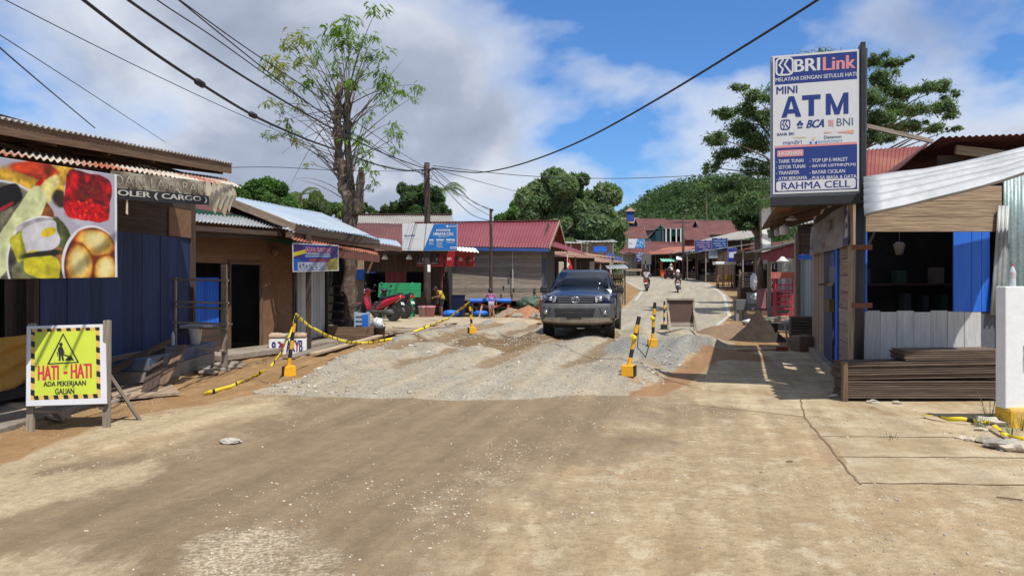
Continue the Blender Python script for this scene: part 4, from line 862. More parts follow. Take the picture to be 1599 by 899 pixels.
b = MB(); b.poly(SP, [(.385, 0.01), (.995, 0.01), (.995, .99), (.575, .99)], .008); b.build('blue_field', mat('sky_blue_print', (0.012, 0.14, 0.44), .4, fine=.05), t)
b = MB(); b.text(SP, 'HINAYA CELL', .57, .56, .94, .68, .016, .04); b.text(SP, 'AGEN BANK', .85, .87, .985, .93, .016, .02); b.rect(SP, .62, .72, .87, .79, .016)
b.text(SP, '0852 1990 7717', .66, .50, .85, .54, .016, .02)
for x0, x1 in ((.49, .57), (.615, .755), (.795, .955)): b.rect(SP, x0, .38, x1, .425, .016)
b.build('white_lettering', SIGN_WHITE, t); b = MB()
for x0, x1, n_ in ((.49, .575, 3), (.625, .74, 5), (.81, .96, 2)):
    for k in range(n_): b.text(SP, ('TARIK TUNAI', 'SETOR', 'TRANSFER', 'PULSA', 'TOKEN')[k], x0, .33 - .055 * k, x1 - .02 * (k % 2), .365 - .055 * k, .016, .02)
b.build('service_list', SIGN_WHITE, t); b = MB(); b.rect(SP, .875, .06, .985, .135, .016); b.build('white_tab', SIGN_WHITE, t); b = MB(); b.lathe([(.045, 0), (.045, .003)], SP(.82, .9, .012), SP.n, 14); b.build('round_emblem', SIGN_WHITE, t)
b = MB(); b.text(SP, 'AgenBRI', .03, .53, .235, .61, .014, .02); b.text(SP, 'WARUNG CELL', .635, .735, .855, .775, .022, .02); b.text(SP, 'BRILINK', .885, .08, .975, .115, .022, .02); b.build('blue_lettering', mat('blue_print', (0.02, 0.07, 0.34), .4), t)
b = MB()
for v in (.09, .46): b.stroke(SP, [(.03, v), (.34, v)], .003, .010, False, SP.w / SP.h)
b.build('crease_lines', mat('grey_print', (0.25, 0.25, 0.26), .5), t)

# ---- brown timber house behind the sign
t = thing('timber_house', 'dark brown timber house with a maroon roof behind the white and blue sign', 'house', (-4.6, 32.5, .2))
x0, x1 = -6.3, -2.75
b = MB(); b.planks(Vector((x0, 32.2, 1.95)), Vector((x1, 32.2, 1.95)), 1.15, 20, .03); b.build('upper_wall', W_DARK, t)
b = MB(); b.planks(Vector((x0 + .9, 32.2, .2)), Vector((-4.5, 32.2, .2)), 1.75, 8, .03); b.build('red_wall', mat('dull_red_wall', (0.15, 0.025, 0.03), .8, 0, (.11, .025, .025), 2), t)
b = MB(); b.planks(Vector((-4.5, 32.2, .2)), Vector((-3.5, 32.2, .2)), .9, 6, .03); b.planks(Vector((-3.5, 32.25, .2)), Vector((-3.0, 32.25, .2)), 1.75, 3, .03); b.build('plank_wall', W_DARK, t)
b = MB(); b.box((x0, 34.8, .1), (x1, 34.9, 3)); b.box((x1, 32.2, .1), (x1 + .05, 34.9, 3.0)); b.box((x0, 32.2, .1), (x0 + .05, 34.9, 1.9)); b.build('back_wall', DARK, t)
b = MB(); b.bar((-2.98, 32.15, .2), (-2.98, 32.15, 3), .08, .08); b.bar((-3.55, 32.15, .2), (-3.55, 32.15, 2.0), .07, .07); b.build('door_post', mat('maroon_post', (0.14, 0.03, 0.03), .7), t)
b = MB(); gable(b, Vector((-7.0, 30.9, 2.75)), Vector((-2.6, 30.9, 2.85)), at(540, 348, 35.5), at(712, 350, 35.5), 34, .018, 4); b.build('roof', ROOF_MAROON, t, True)
b = MB(); b.corr(at(714, 391, 30.4), at(748, 394, 30.4), at(742, 387, 31.6), at(712, 385, 31.6), 6, .02, 3); b.build('white_awning', WHITE, t, True)
b = MB(); b.bar((-6.9, 31.0, 2.66), (-2.6, 31.0, 2.76), .05, .12); b.build('fascia_board', W_DARK, t)
b = MB(); b.bar((-5.6, 31.0, 2.66), (-6.15, 32.2, 1.9), .07, .07); b.build('brace', W_TAN, t)
for x in (-5.35, -4.35):
    b = MB(); p = Vector((x + .1, 31.2, 2.45)); b.lathe([(.02, .22), (.05, .2), (.12, .06), (.13, .0), (.02, .02)], p, n=12); o = b.build('hanging_lamp', WHITE, None, True); tag(o, 'white lamp shade hanging under the maroon eave, %s' % ('left one' if x < -5 else 'right one beside the sign'), 'lamp', 'lamps under the maroon eave')
t = thing('warehouse', 'long low building with a grey asbestos roof behind the timber house', 'building', (-4.5, 41, .4))
b = MB(); e0, e1, r0, r1 = at(540, 352, 38.5), at(712, 352, 38.5), at(540, 336, 41.5), at(705, 336, 41.5); gable(b, e0, e1, r0, r1, 50, .02, 4); b.build('roof', ROOF_ASBESTOS, t, True)
b = MB(); b.corr(r0, r1, r1 + Vector((.3, 3, -1)), r0 + Vector((0, 3, -1)), 40, .02, 2); b.bar(r0 + UP * .05, r1 + UP * .05, .2, .06, tint=.6); b.build('rear_roof', ROOF_MAROON, t)
b = MB(); b.box((e0.x + .3, 38.9, .3), (e1.x - .3, 44, 4.25)); b.prism([(e1.x - .35, 38.7, 4.2), (r1.x - .1, 41.5, r1.z - .08), (e1.x - .2, 44.2, 4.2)], (.08, 0, 0)); b.build('wall', W_DARK, t)
b = MB()
for x, yy, z0, z1, m in ((-6.6, 36.5, .3, 3.2, 0),): b.box((x - 1.2, yy, z0), (x + 1.3, yy + .1, z1))
o = b.build('plank_fence', W_TAN, None); tag(o, 'tan board wall glimpsed between the stall and the timber house', 'fence')
b = MB(); b.box((-7.5, 36.3, 1.6), (-5.4, 36.35, 2.1)); o = b.build('blue_banner', SHEEN_BLUE, None); tag(o, 'strip of blue tarpaulin on the tan board wall', 'tarpaulin')

# posters
def poster(kind):
    def f(u, v):
        n = fbm(u * 6 + kind * 9, v * 6, 3); c = np.empty(u.shape + (3,)); c[:] = (.62, .06, .10) if kind > 1 else (.16, .12, .12)
        c *= (.8 + .5 * n)[..., None]
        fig = (np.abs(u - .45 + .1 * np.sin(v * 5)) < .10 + .05 * np.sin(v * 8 + kind)) & (v < .72); c[fig] = (.12, .11, .12) if kind > 1 else (.34, .32, .26)
        hd = np.hypot((u - .46), (v - .74) * .7) < .085; c[hd] = (.38, .26, .22)
        c[(v > .84) & (n > .5)] = (.66, .34, .28); c[(u > .62) & (v > .35) & (v < .55) & (n > .45)] = (.75, .62, .62)
        if kind < 2: c[(v < .10) | (u < .05) | (u > .95)] = (.60, .10, .14); c[(v > .16) & (v < .24) & (u > .12) & (u < .8)] = (.62, .52, .5)
        return c
    return f
lbs = ['dark poster with red border, leftmost under the shop sign', 'dark poster with red border just right of the utility pole', 'red poster of a standing figure beside the dark posters', 'red poster of a standing figure, second from the right end', 'red poster of a standing figure at the right end of the row']
for k, (xa, xb) in enumerate(((650, 665), (671, 687), (687, 705), (705, 723), (723, 741))):
    P = Plane(at(xa, 416, 31.2), at(xb, 416, 31.2), at(xa, 391, 31.2)); o = print_panel('wall_poster', P, 40, 52, poster(k), None, .5, .004); tag(o, lbs[k], 'poster', 'posters hung under the eave')

# ---- crimson roofed house
t = thing('crimson_house', 'weathered grey wooden house on stilts under a crimson sheet roof with blue fascia', 'house', (-.8, 35, .6))
L_, R_ = at(693, 437, 34.3), at(846, 437, 33.9); zb = .66; L_.z = R_.z = zb; hgt = 2.45
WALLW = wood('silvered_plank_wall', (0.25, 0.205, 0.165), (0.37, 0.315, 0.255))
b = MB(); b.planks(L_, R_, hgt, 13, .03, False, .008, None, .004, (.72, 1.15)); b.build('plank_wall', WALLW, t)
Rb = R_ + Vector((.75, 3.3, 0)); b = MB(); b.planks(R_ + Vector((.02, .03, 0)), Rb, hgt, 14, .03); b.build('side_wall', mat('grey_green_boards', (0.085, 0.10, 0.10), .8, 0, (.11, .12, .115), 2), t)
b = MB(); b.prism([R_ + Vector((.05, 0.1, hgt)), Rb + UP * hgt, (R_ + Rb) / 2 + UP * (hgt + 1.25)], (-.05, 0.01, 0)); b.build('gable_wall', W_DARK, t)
b = MB(); b.bar(R_ + Vector((.10, .30, .1)), R_ + Vector((.22, .85, .1)), .03, 3.6); b.build('blue_door', mat('navy_door', (0.02, 0.025, 0.09), .6), t)
b = MB(); b.planks(L_ + Vector((0, .03, 0)), L_ + Vector((.6, 3.4, 0)), hgt, 12, .03); b.box((L_.x + .7, 37.4, .3), (R_.x + .6, 37.45, 3)); b.build('rear_wall', DARK, t)
eL, eR, rL, rR = at(640, 384, 34.0), at(857, 387, 33.3), at(648, 348, 37.4), at(873, 345, 36.4)
b = MB(); gable(b, eL, eR, rL, rR, 46, .016, 4); b.build('roof', ROOF_RED, t, True)
b = MB(); b.corr(rL, rR, rR + Vector((.6, 2.9, -1.35)), rL + Vector((.5, 2.9, -1.35)), 46, .016, 3); b.build('rear_roof', ROOF_RED, t, True)
b = MB(); b.bar(rL + UP * .03, rR + UP * .03, .22, .03, tint=1); b.build('ridge_cap', ROOF_RED, t)
b = MB(); b.bar(eL + Vector((0, .03, -.09)), eR + Vector((0, .03, -.09)), .03, .15, tint=1); b.build('blue_fascia', mat('blue_fascia_paint', (0.025, 0.075, 0.26), .6), t)
b = MB(); b.bar(eR + Vector((0.02, 0, -.05)), rR + Vector((.02, 0, -.05)), .03, .16, tint=1); b.bar(rR + Vector((.02, 0, -.05)), rR + Vector((.62, 2.9, -1.4)), .03, .16, tint=1); b.build('barge_board', W_TAN, t)
for x in (-2.9, -1.5, -.1, 1.2): b = MB(); b.bar((x, 34.4, .1), (x, 34.4, .68), .14, .14); b.build('stilt', W_DARK, t)
b = MB(); b.bar(at(800.5, 391, 33.85), at(801, 450, 33.85), .03, .03); b.build('drain_pipe', SIGN_WHITE, t)
for px, py in ((786, 450), (802, 453), (835, 454), (797, 428)): b = MB(); b.frame(at(px, py, 33.87), Vector((1, 0, 0)), Vector((0, 1, 0)), UP, .07, .03, .22, 1); b.build('bracket', BLACK_STEEL, t)
b = MB(); b.corr(at(856, 383, 33.4), at(917, 399, 37), at(908, 392, 39), at(866, 377, 36.8), 14, .018, 3); b.build('side_awning', ROOF_RED, t, True)
# ================================================================== RIGHT SIDE OF THE STREET
def write(P, body, u0, v0, u1, v1, m, parent, d=.004, bold=.03, slant=0, name='lettering'):
    b = MB(); b.text(P, body, u0, v0, u1, v1, d, bold, slant); return b.build(name, m, parent)
# ---- lightbox sign on its black post
SG = Plane(at(1207, 303.5, 10.62), at(1341.5, 298.5, 10.32), at(1204, 88, 10.62))
SG.V = UP * SG.V.length; SG.n = SG.U.cross(SG.V).normalized(); ASP = SG.w / SG.h
t = thing('lightbox_sign', 'tall blue and white MINI ATM lightbox sign on a black post', 'sign', at(1343, 600, 10.45) * 1.0)
b = MB(); Xs = SG.U.normalized(); b.frame(SG(.5, .5, -.13) - UP * .04, Xs, SG.n, UP, SG.w + .05, .20, SG.h + .10, 1.0); b.build('case', mat('sign_case_grey', (0.30, 0.32, 0.34), .45, .3, fine=.06), t, bevel=.008)
b = MB(); b.frame(SG(.5, 0, -.10) - UP * .10, Xs, SG.n, UP, SG.w + .05, .24, .13, 1); b.frame(SG(1.0, .5, -.10) + Xs * .05, Xs, SG.n, UP, .06, .25, SG.h + .18, 1); b.build('black_trim', BLACK_STEEL, t, bevel=.006)
b = MB(); b.rect(SG, .0, 0, 1, 1, -.001); b.build('white_face', SIGN_WHITE, t)
b = MB(); b.rect(SG, .022, .79, .978, .985, .0); b.build('header_field', NAVY, t)
b = MB(); b.rect(SG, .022, .015, .978, .332, .0); b.build('service_field', NAVY, t)
b = MB(); b.rect(SG, .022, .332, .978, .348, .001); b.build('pink_stripe', PINK, t)
def rrect(b, u0, v0, u1, v1, r, d, ring=None):
    rv = r * ASP; pts = []
    for cx, cy, a0 in ((u1 - r, v1 - rv, 0), (u0 + r, v1 - rv, 90), (u0 + r, v0 + rv, 180), (u1 - r, v0 + rv, 270)):
        for k in range(6): a = R(a0 + k * 18); pts.append((cx + r * math.cos(a), cy + rv * math.sin(a)))
    if ring: b.stroke(SG, pts, ring, d, True, 1 / ASP if False else ASP)
    else: b.poly(SG, pts, d)
# strokes work in u units on both axes: v is divided by the aspect inside stroke()
def bank_mark(u0, v0, u1, v1, m, w, d):
    b = MB(); rrect(b, u0, v0, u1, v1, .25 * (u1 - u0), d, w)
    q = lambda a, c: (u0 + a * (u1 - u0), v0 + c * (v1 - v0))
    for o in (0, .30): b.stroke(SG, [q(.42 + o, .95), q(.18 + o, .60), q(.40 + o, .36), q(.30 + o, .05)] if o == 0 else [q(.72, .95), q(.50, .62), q(.90, .08)], w * 1.05, d, False, ASP)
    b.build('bank_emblem', m, t)
bank_mark(.04, .858, .235, .978, SIGN_WHITE, .022, .003)
write(SG, 'BRI', .25, .872, .555, .962, SIGN_WHITE, t, .0016, .03); write(SG, 'Link', .585, .868, .962, .962, PINK, t, .0016, .03)
write(SG, 'MELAYANI DENGAN SETULUS HATI', .03, .812, .97, .840, SIGN_WHITE, t, .0016, .018)
write(SG, 'MINI', .04, .722, .29, .775, NAVY, t, .0016, .02)
def glyph(P, uv, hole, u0, v0, u1, v1, d, m):
    b = MB(); q = lambda p: P(u0 + p[0] * (u1 - u0), v0 + p[1] * (v1 - v0), d)
    for f in uv: b.add([q(p) for p in f], [tuple(range(len(f)))])
    b.build('lettering', m, t)
GA = [[(0, 0), (.27, 0), (.56, 1), (.36, 1)], [(.73, 0), (1, 0), (.64, 1), (.44, 1)], [(.27, .18), (.73, .18), (.67, .38), (.33, .38)]]
GM = [[(0, 0), (.22, 0), (.22, 1), (0, 1)], [(.78, 0), (1, 0), (1, 1), (.78, 1)], [(.22, 1), (.10, 1), (.39, 0), (.5, 0), (.5, .30)], [(.90, 1), (.78, 1), (.5, .30), (.5, 0), (.61, 0)]]
GT = [[(.35, 0), (.65, 0), (.65, .8), (.35, .8)], [(0, .78), (1, .78), (1, 1), (0, 1)]]
for g_, a0_, a1_ in ((GA, .10, .335), (GT, .345, .56), (GM, .62, .88)):
    for i_, f_ in enumerate(g_): glyph(SG, [f_], None, a0_, .55, a1_, .70, .0016 + .0005 * i_, NAVY)
bank_mark(.095, .465, .20, .532, NAVY, .012, .003); write(SG, 'BANK BRI', .05, .421, .25, .441, NAVY, t, .0016, .02)
b = MB()
for du, dv, r in ((0, .016, .018), (-.02, 0, .018), (.02, 0, .018)): b.poly(SG, [(.32 + du + r * math.cos(a), .495 + dv + r * ASP * math.sin(a)) for a in np.linspace(0, 6.0, 12)], .003 + .0004 * du)
b.rect(SG, .29, .468, .35, .476, .003); b.build('clover_emblem', NAVY, t)
write(SG, 'BCA', .39, .465, .60, .522, NAVY, t, .0016, .05, .15)
b = MB()
for k in range(3): b.stroke(SG, [(.655 + .02 * k, .515), (.66 + .02 * k, .470)], .009, .003, False, ASP)
for k in range(3): b.stroke(SG, [(.65, .508 - .016 * k), (.72, .500 - .016 * k)], .005, .004, False, ASP)
b.build('hatched_emblem', PINK, t)
write(SG, 'BNI', .745, .467, .93, .520, mat('slate_print', (0.05, 0.11, 0.17), .4, fine=.03), t, .0016, .005)
b = MB(); b.poly(SG, [(.60, .420), (.72, .424), (.60, .430)], .003); b.poly(SG, [(.73, .424), (.94, .408), (.94, .434)], .003); b.build('orange_streak', mat('pale_orange_print', (0.66, 0.33, 0.20), .4, fine=.03), t)
write(SG, 'Danamon', .60, .382, .80, .403, mat('slate_print', (0.05, 0.11, 0.17), .4), t, .0016, .02)
write(SG, 'mandiri', .12, .354, .34, .386, NAVY, t, .0016, .005)
b = MB(); b.stroke(SG, [(.24, .400), (.28, .406), (.32, .398), (.36, .403), (.39, .399)], .009, .003, False, ASP); b.build('gold_wave', mat('pale_gold_print', (0.62, 0.52, 0.25), .4), t)
b = MB(); b.poly(SG, [(.435, .345), (.468, .358), (.435, .372)], .003); b.poly(SG, [(.52, .345), (.52, .372), (.487, .358)], .003); b.build('bow_emblem', SHEEN_BLUE, t)
b = MB(); b.poly(SG, [(.478 + .02 * math.cos(a), .386 + .02 * ASP * math.sin(a)) for a in np.linspace(0, 6, 8)], .003); b.build('tan_dot', mat('pale_gold_print', (0.62, 0.52, 0.25), .4), t)
write(SG, 'bankaltimtara', .53, .354, .81, .376, mat('cyan_print', (0.10, 0.33, 0.52), .4), t, .0016, .01)
b = MB(); rrect(b, .05, .268, .36, .315, .012, .003); b.build('pink_tab', PINK, t); write(SG, 'LAYANAN', .07, .276, .34, .307, SIGN_WHITE, t, .0045, .03)
for k, (s_, w_) in enumerate((('- TARIK TUNAI', .36), ('- SETOR TUNAI', .38), ('- TRANSFER', .31), ('- ATM BERSAMA', .405))): write(SG, s_, .035, .222 - .0415 * k, w_, .248 - .0415 * k, SIGN_WHITE, t, .0016, .02)
for k, (s_, w_) in enumerate((('- TOP UP E-WALET', .87), ('- BAYAR LISTRIK(PLN)', .96), ('- BAYAR CICILAN', .84), ('- PULSA BIASA & DATA', .972))): write(SG, s_, .43, .217 - .0415 * k, w_, .243 - .0415 * k, SIGN_WHITE, t, .0016, .02)
b = MB(); rrect(b, .038, .022, .962, .092, .03, .003); b.build('name_plate', SIGN_WHITE, t); write(SG, 'RAHMA CELL', .10, .032, .90, .082, NAVY, t, .0045, .018)
b = MB(); P0 = at(1338, 620, 10.5); b.tube([Vector((4.79, 10.46, 0)), Vector((4.82, 10.46, 1.5)), Vector((4.85, 10.46, SG(0, 1).z + .05))], .065, 14, tint=1); b.build('post', BLACK_STEEL, t, True)
for z in (1.25, 2.05): b = MB(); b.bar((4.68, 10.40, z), (4.95, 10.40, z), .04, .07, tint=1); b.build('clamp', mat('rust_brown_iron', (0.16, 0.06, 0.035), .8, fine=.2), t)

# ---- right hand shop
t = thing('phone_shop', 'plank shop with blue shutters, dark open window and a bright zinc awning on the right', 'shop', (6, 11.5, 0))
W0 = Vector((4.90, 10.72, 0)); D = Vector((.29, .957, 0)).normalized(); OUT = Vector((-D.y, D.x, 0))
def sw(s, z=0, d=0): return W0 + D * s + UP * z + OUT * d
YF = 10.85
b = MB(); b.planks(Vector((5.03, YF - .02, .06)), Vector((6.72, YF - .02, .06)), 1.09, 7, .022, True, .007, None, .003, (.92, 1.06), .012); b.build('white_planks', W_WHITE, t)
b = MB(); b.planks(Vector((5.05, YF + .0, 2.29)), Vector((7.05, YF, 2.29)), .66, 3, .025, False, .006, None, .005, (.9, 1.2), .05); b.build('head_boards', W_TAN, t)
for x0, x1 in ((6.32, 6.57), (6.575, 6.72), (6.725, 6.84)): b = MB(); b.box((x0, YF - .035, 1.145), (x1, YF - .01, 2.285), 1); b.build('blue_shutter', BRIGHT_BLUE, t, bevel=.003)
b = MB(); b.box((5.03, YF - .03, 1.145), (5.085, YF + .02, 2.285), 1); b.build('blue_jamb', BRIGHT_BLUE, t)
b = MB(); b.box((5.03, YF - .01, 1.095), (6.85, YF + .25, 1.135), 1); b.build('sill', W_DARK, t)
b = MB(); b.box((6.73, YF - .02, .55), (6.92, YF + .01, 1.13), 1); b.build('grey_panel', mat('slate_grey_board', (0.10, 0.11, 0.13), .7), t)
b = MB(); b.corr((6.80, YF - .10, 1.10), (7.02, YF - .10, 1.10), (7.10, YF - .06, 2.66), (6.94, YF - .06, 2.66), 3, .014, 3); b.build('leaning_zinc', ZINC_OLD, t, True)
b = MB(); b.corr((7.04, YF - .02, .10), (8.6, YF - .02, .10), (8.6, YF - .02, 3.2), (7.04, YF - .02, 3.2), 15, .014, 3); b.build('zinc_wall', mat('greenish_zinc', (0.20, 0.27, 0.28), .5, .4, (.27, .33, .34), 2, (.4, .6)), t, True)
# interior
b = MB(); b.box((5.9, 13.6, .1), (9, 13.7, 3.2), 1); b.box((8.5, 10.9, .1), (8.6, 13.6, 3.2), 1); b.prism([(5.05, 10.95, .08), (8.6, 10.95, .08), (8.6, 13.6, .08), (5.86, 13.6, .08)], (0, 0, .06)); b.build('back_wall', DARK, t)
for z in (1.5,): b = MB(); b.box((5.5, 13.2, z), (8.2, 13.55, z + .04), 1); b.build('shelf', W_DARK, t)
GOODS = [mat('goods_%s' % n, c, .6, fine=.1) for n, c in (('cream', (.30, .26, .2)), ('rust', (.22, .07, .03)), ('slate', (.07, .09, .12)), ('green', (.05, .12, .08)), ('ochre', (.25, .15, .04)))]
b = MB(); gi = 0
for z in (1.54, 1.04):
    x = 5.55
    while x < 8.1: w = random.uniform(.08, .2); b.m = random.randrange(5); b.box((x, 13.22, z), (x + w, 13.42, z + random.uniform(.15, .36)), .55); x += w + random.uniform(.05, .7)
o = b.build('shop_goods', GOODS, None, origin=(6.8, 13.3, 1)); tag(o, 'packets and tins on the dark shelves seen through the open window', 'goods', None, 'stuff')
b = MB(); b.lathe([(.05, 0), (.09, .16), (.05, .2)], (6.15, 12.0, 2.0), n=12); b.tube([(6.15, 12, 2.2), (6.15, 12, 3)], .006, 5); o = b.build('hanging_lamp', mat('dim_cream', (.28, .24, .2), .7), None, True); tag(o, 'cream lamp hanging inside the dark window', 'lamp')
# side wall along the street
b = MB(); b.planks(sw(.25, .1), sw(2.03, .1), 2.1, 8, .03, False, .012, None, .006, (.8, 1.15), .02); b.build('side_boards', W_TAN, t)
for s in (-.02, .13, .3): b = MB(); b.bar(sw(s, -.02, .03), sw(s, 2.75, .03), .10, .07); b.build('corner_post', W_TAN if s else W_GREY, t, bevel=.004)
b = MB(); b.planks(sw(4.4, .1), sw(6.9, .1), 2.2, 12, .03, True, .008, None, .004, (.8, 1.1)); b.build('plank_wall', W_TAN, t)
b = MB(); b.planks(sw(2.95, .1), sw(4.4, .1), 2.1, 4, .04, True, .004); b.build('blue_door', W_BLUE, t)
b = MB(); b.planks(sw(.1, 2.2, -.02), sw(6.9, 2.2, -.02), .8, 4, .03, False); b.build('upper_boards', W_DARK, t)
b = MB(); b.bar(sw(2.0, .1, .02), sw(2.0, 2.2, .02), .08, .08); b.build('door_post', BRIGHT_BLUE, t)
b = MB(); b.prism([sw(-.1, -.1, .14), sw(7, -.1, .14), sw(7, -.1, -.6), sw(-.1, -.1, -.6)], (0, 0, .21)); b.build('threshold', CONCRETE, t, bevel=.015)
b = MB(); b.planks(sw(6.9, .1, -.01), sw(6.9, .1, -3.5), 3, 12, .03); b.build('rear_wall', W_DARK, t)
# roofs
a0, a1, a2, a3 = at(1349, 332, 9.0), at(1660, 250, 9.0), at(1660, 219, 10.25), at(1349, 281, 10.25)
b = MB(); b.corr(a0, a3, a2, a1, 5, .05, 10, -.03, .07, .004)
b.build('zinc_awning', ZINC, t, True)
b = MB(); b.bar(a3 + Vector((.1, -.03, -.10)), a2 + Vector((0, -.03, -.10)), .06, .08);
b.build('awning_beam', W_DARK, t)
b = MB(); b.corr(sw(-.4, 2.74, 1.05), sw(6.6, 2.74, 1.15), sw(6.6, 3.1, 0), sw(-.4, 3.1, 0), 30, .014, 3); b.build('side_canopy', mat('brown_underside_sheet', (0.20, 0.12, 0.075), .8, .05, (.13, .08, .05), 1.2, (.4, .65), .15), t, True)
for k in range(5): b = MB(); b.bar(sw(.1 + 1.5 * k, 2.66, 1.02), sw(.1 + 1.5 * k, 3.0, -.1), .05, .08); b.build('canopy_rafter', W_BROWN, t)
g0, g1 = Vector((5.5, 11.0, 4.08)), Vector((9.5, 11.0, 4.22))
ap = at(1455, 219, 11.4); rgt = at(1660, 214, 11.4)
b = MB(); b.corr(at(1392, 275, 11.6), at(1392, 275, 11.6) + D * 5.6, ap + D * 5.6, ap, 24, .016, 3); b.build('roof_slope', ROOF_MAROON, t, True)
b = MB(); b.corr(ap + Vector((0, -.25, 0)), rgt + Vector((0, -.25, .02)), rgt + D * 5.6, ap + D * 5.6, 20, .014, 3); b.build('roof', ROOF_MAROON, t, True)
b = MB(); b.planks(Vector((6.55, 11.65, 2.9)), Vector((9.4, 11.65, 2.9)), .62, 3, .03, False); b.build('gable_boards', W_DARK, t)
b = MB(); b.bar(at(1492, 234, 11.5), at(1570, 243, 11.5), .05, .14, tint=1.1); b.build('gable_beam', W_TAN, t)
b = MB(); b.bar(at(1345, 195, 11.2), at(1456, 221, 11.2), .06, .055, tint=1.1); o = b.build('timber_strut', W_GREY, None); tag(o, 'weathered timber strut running from the lightbox sign to the shop roof', 'timber')
# the maroon roof behind
t = thing('back_shop', 'building behind the sign with a rusty maroon sheet roof', 'building', (8, 19, 0))
b = MB(); gable(b, at(1330, 300, 16.5), at(1450, 296, 16.5), at(1330, 235, 19), at(1470, 226, 19), 22, .02, 4, 0, .02); b.build('roof', mat('rusty_maroon_sheet', (0.23, 0.055, 0.045), .65, .1, (.30, .12, .07), .9, (.45, .65), .12), t, True)
b = MB(); b.box((9.1, 17.6, 0), (12, 22, 3.3), 1); b.build('wall', W_DARK, t)

# faded banner along the side wall
def faded(u, v):
    n = fbm(u * 9, v * 4, 4); n2 = fbm(u * 4 + 5, v * 3, 3); c = np.empty(u.shape + (3,)); c[:] = (.58, .56, .57); c *= (.72 + .5 * n)[..., None]
    m = sst(.45, .6, n2) * sst(.55, .1, v) * sst(.6, .2, u); c = c * (1 - m[..., None]) + np.array((.24, .18, .36)) * m[..., None]
    c[(v < .30) & (n > .52) & (u < .5)] = (.48, .20, .26); c[(u > .62) & (u < .70) & (v > .55) & (v < .8)] = (.30, .28, .28); c[(u > .90)] = (.16, .15, .40)
    c[(u > .92) & (u < .97) & (v > .2) & (n > .45)] = (.8, .8, .82); return c
FP = Plane(sw(6.6, 2.14, .09), sw(.12, 2.10, .09), sw(6.6, 2.78, .09)); o = print_panel('faded_banner', FP, 160, 40, faded, None, .5, .03); tag(o, 'long sun faded vinyl banner along the side wall over the blue door', 'banner')
# yellow jerrycan in the doorway
p = sw(2.45, .14, -.18); t = thing('jerrycan', 'tall yellow plastic container standing in the shop doorway', 'container', p)
b = MB(); b.frame(p + UP * .37, D, OUT, UP, .30, .26, .74, 1, .92); b.build('body', mat('yellow_plastic', (0.62, 0.40, 0.03), .45, fine=.08), t, bevel=.03)
b = MB(); b.lathe([(.05, .74), (.05, .80), (.02, .80)], p, n=12); b.build('cap', RED, t)
b = MB(); b.frame(p + UP * .30 + OUT * .153, D, OUT, UP, .26, .006, .38, 1); b.build('label_sheet', SIGN_WHITE, t); b = MB(); b.frame(p + UP * .36 + OUT * .158, D, OUT, UP, .22, .005, .18, 1); b.build('label_print', BRIGHT_BLUE, t)

# long boards stacked before the white planks
def board(x0, x1, y, z, dy, th, dz=0, m=W_BROWN):
    b = MB(); b.bar((x0, y, z + th / 2), (x1, y + dz * 0, z + th / 2 + dz), dy, th, tint=random.uniform(.55, .95)); return b.build('stacked_board', m, None, bevel=.003)
SB = wood('dark_stack_board', (0.13, 0.085, 0.06), (0.20, 0.145, 0.105)); z = .035
for k in range(8):
    tag(board(4.42 + random.uniform(-.02, .03), 6.5 + random.uniform(-.02, .03), 10.2 + random.uniform(-.02, .02), z, .42, .024, 0, SB), 'thin brown board in the lower bundle stacked before the white planks', 'board', 'boards of the lower bundle'); z += .029
z += .01
for k in range(8):
    tag(board(4.40 + random.uniform(-.03, .03), 6.5 + random.uniform(-.02, .03), 10.2 + random.uniform(-.02, .02), z + .0, .42, .022, .035 if k == 0 else .035, SB), 'thin brown board in the middle bundle stacked before the white planks', 'board', 'boards of the middle bundle'); z += .029
for k in range(5):
    tag(board(5.20 + random.uniform(-.02, .03), 6.52 + random.uniform(-.02, .03), 10.22, z + .02, .40, .022, .012, SB), 'thin brown board in the short top bundle below the blue shutters', 'board', 'boards of the short top bundle'); z += .029
b = MB(); b.bar((4.40, 10.0, 0), (4.40, 10.0, .52), .07, .06); o = b.build('timber_stake', W_BROWN, None, bevel=.003); tag(o, 'short brown stake holding the left end of the board stack', 'stake')

# white gate pillar with yellow foot
t = thing('gate_pillar', 'white painted pillar with a chipped yellow base at the right edge', 'pillar', (5.85, 8.5, 0))
b = MB(); b.box((5.354, 8.20, .20), (6.7, 8.372, 1.53), 1); b.build('shaft', mat('white_wall_paint', (0.74, 0.75, 0.76), .8, 0, (.66, .66, .65), 1.3, (.55, .75), .04, 10, bump=.15, bscale=20), t, bevel=.012)
b = MB(); b.box((5.37, 8.14, -.05), (6.7, 8.43, .22), 1); b.build('base', mat('chipped_yellow_paint', (0.70, 0.42, 0.03), .7, 0, (.50, .33, .12), 3, (.5, .62), .12, bump=.3), t, bevel=.04)
b = MB(); GP = Plane((5.354, 8.197, .2), (6.7, 8.197, .2), (5.354, 8.197, 1.53))
for pts, w in (([(.150, .52), (.153, .46), (.150, .40)], .010), ([(.160, .53), (.162, .46), (.166, .41)], .008), ([(.140, .40), (.146, .36), (.143, .30)], .003), ([(.155, .42), (.152, .35)], .003)): b.stroke(GP, pts, w, .003, False, GP.w / GP.h)
b.build('scorch_mark', BLACK_PAINT, t)
bottle(Vector((5.49, 8.29, 1.53)), .24, .034, 'empty plastic bottle standing on top of the white pillar', (.55, .56, .57), RED)

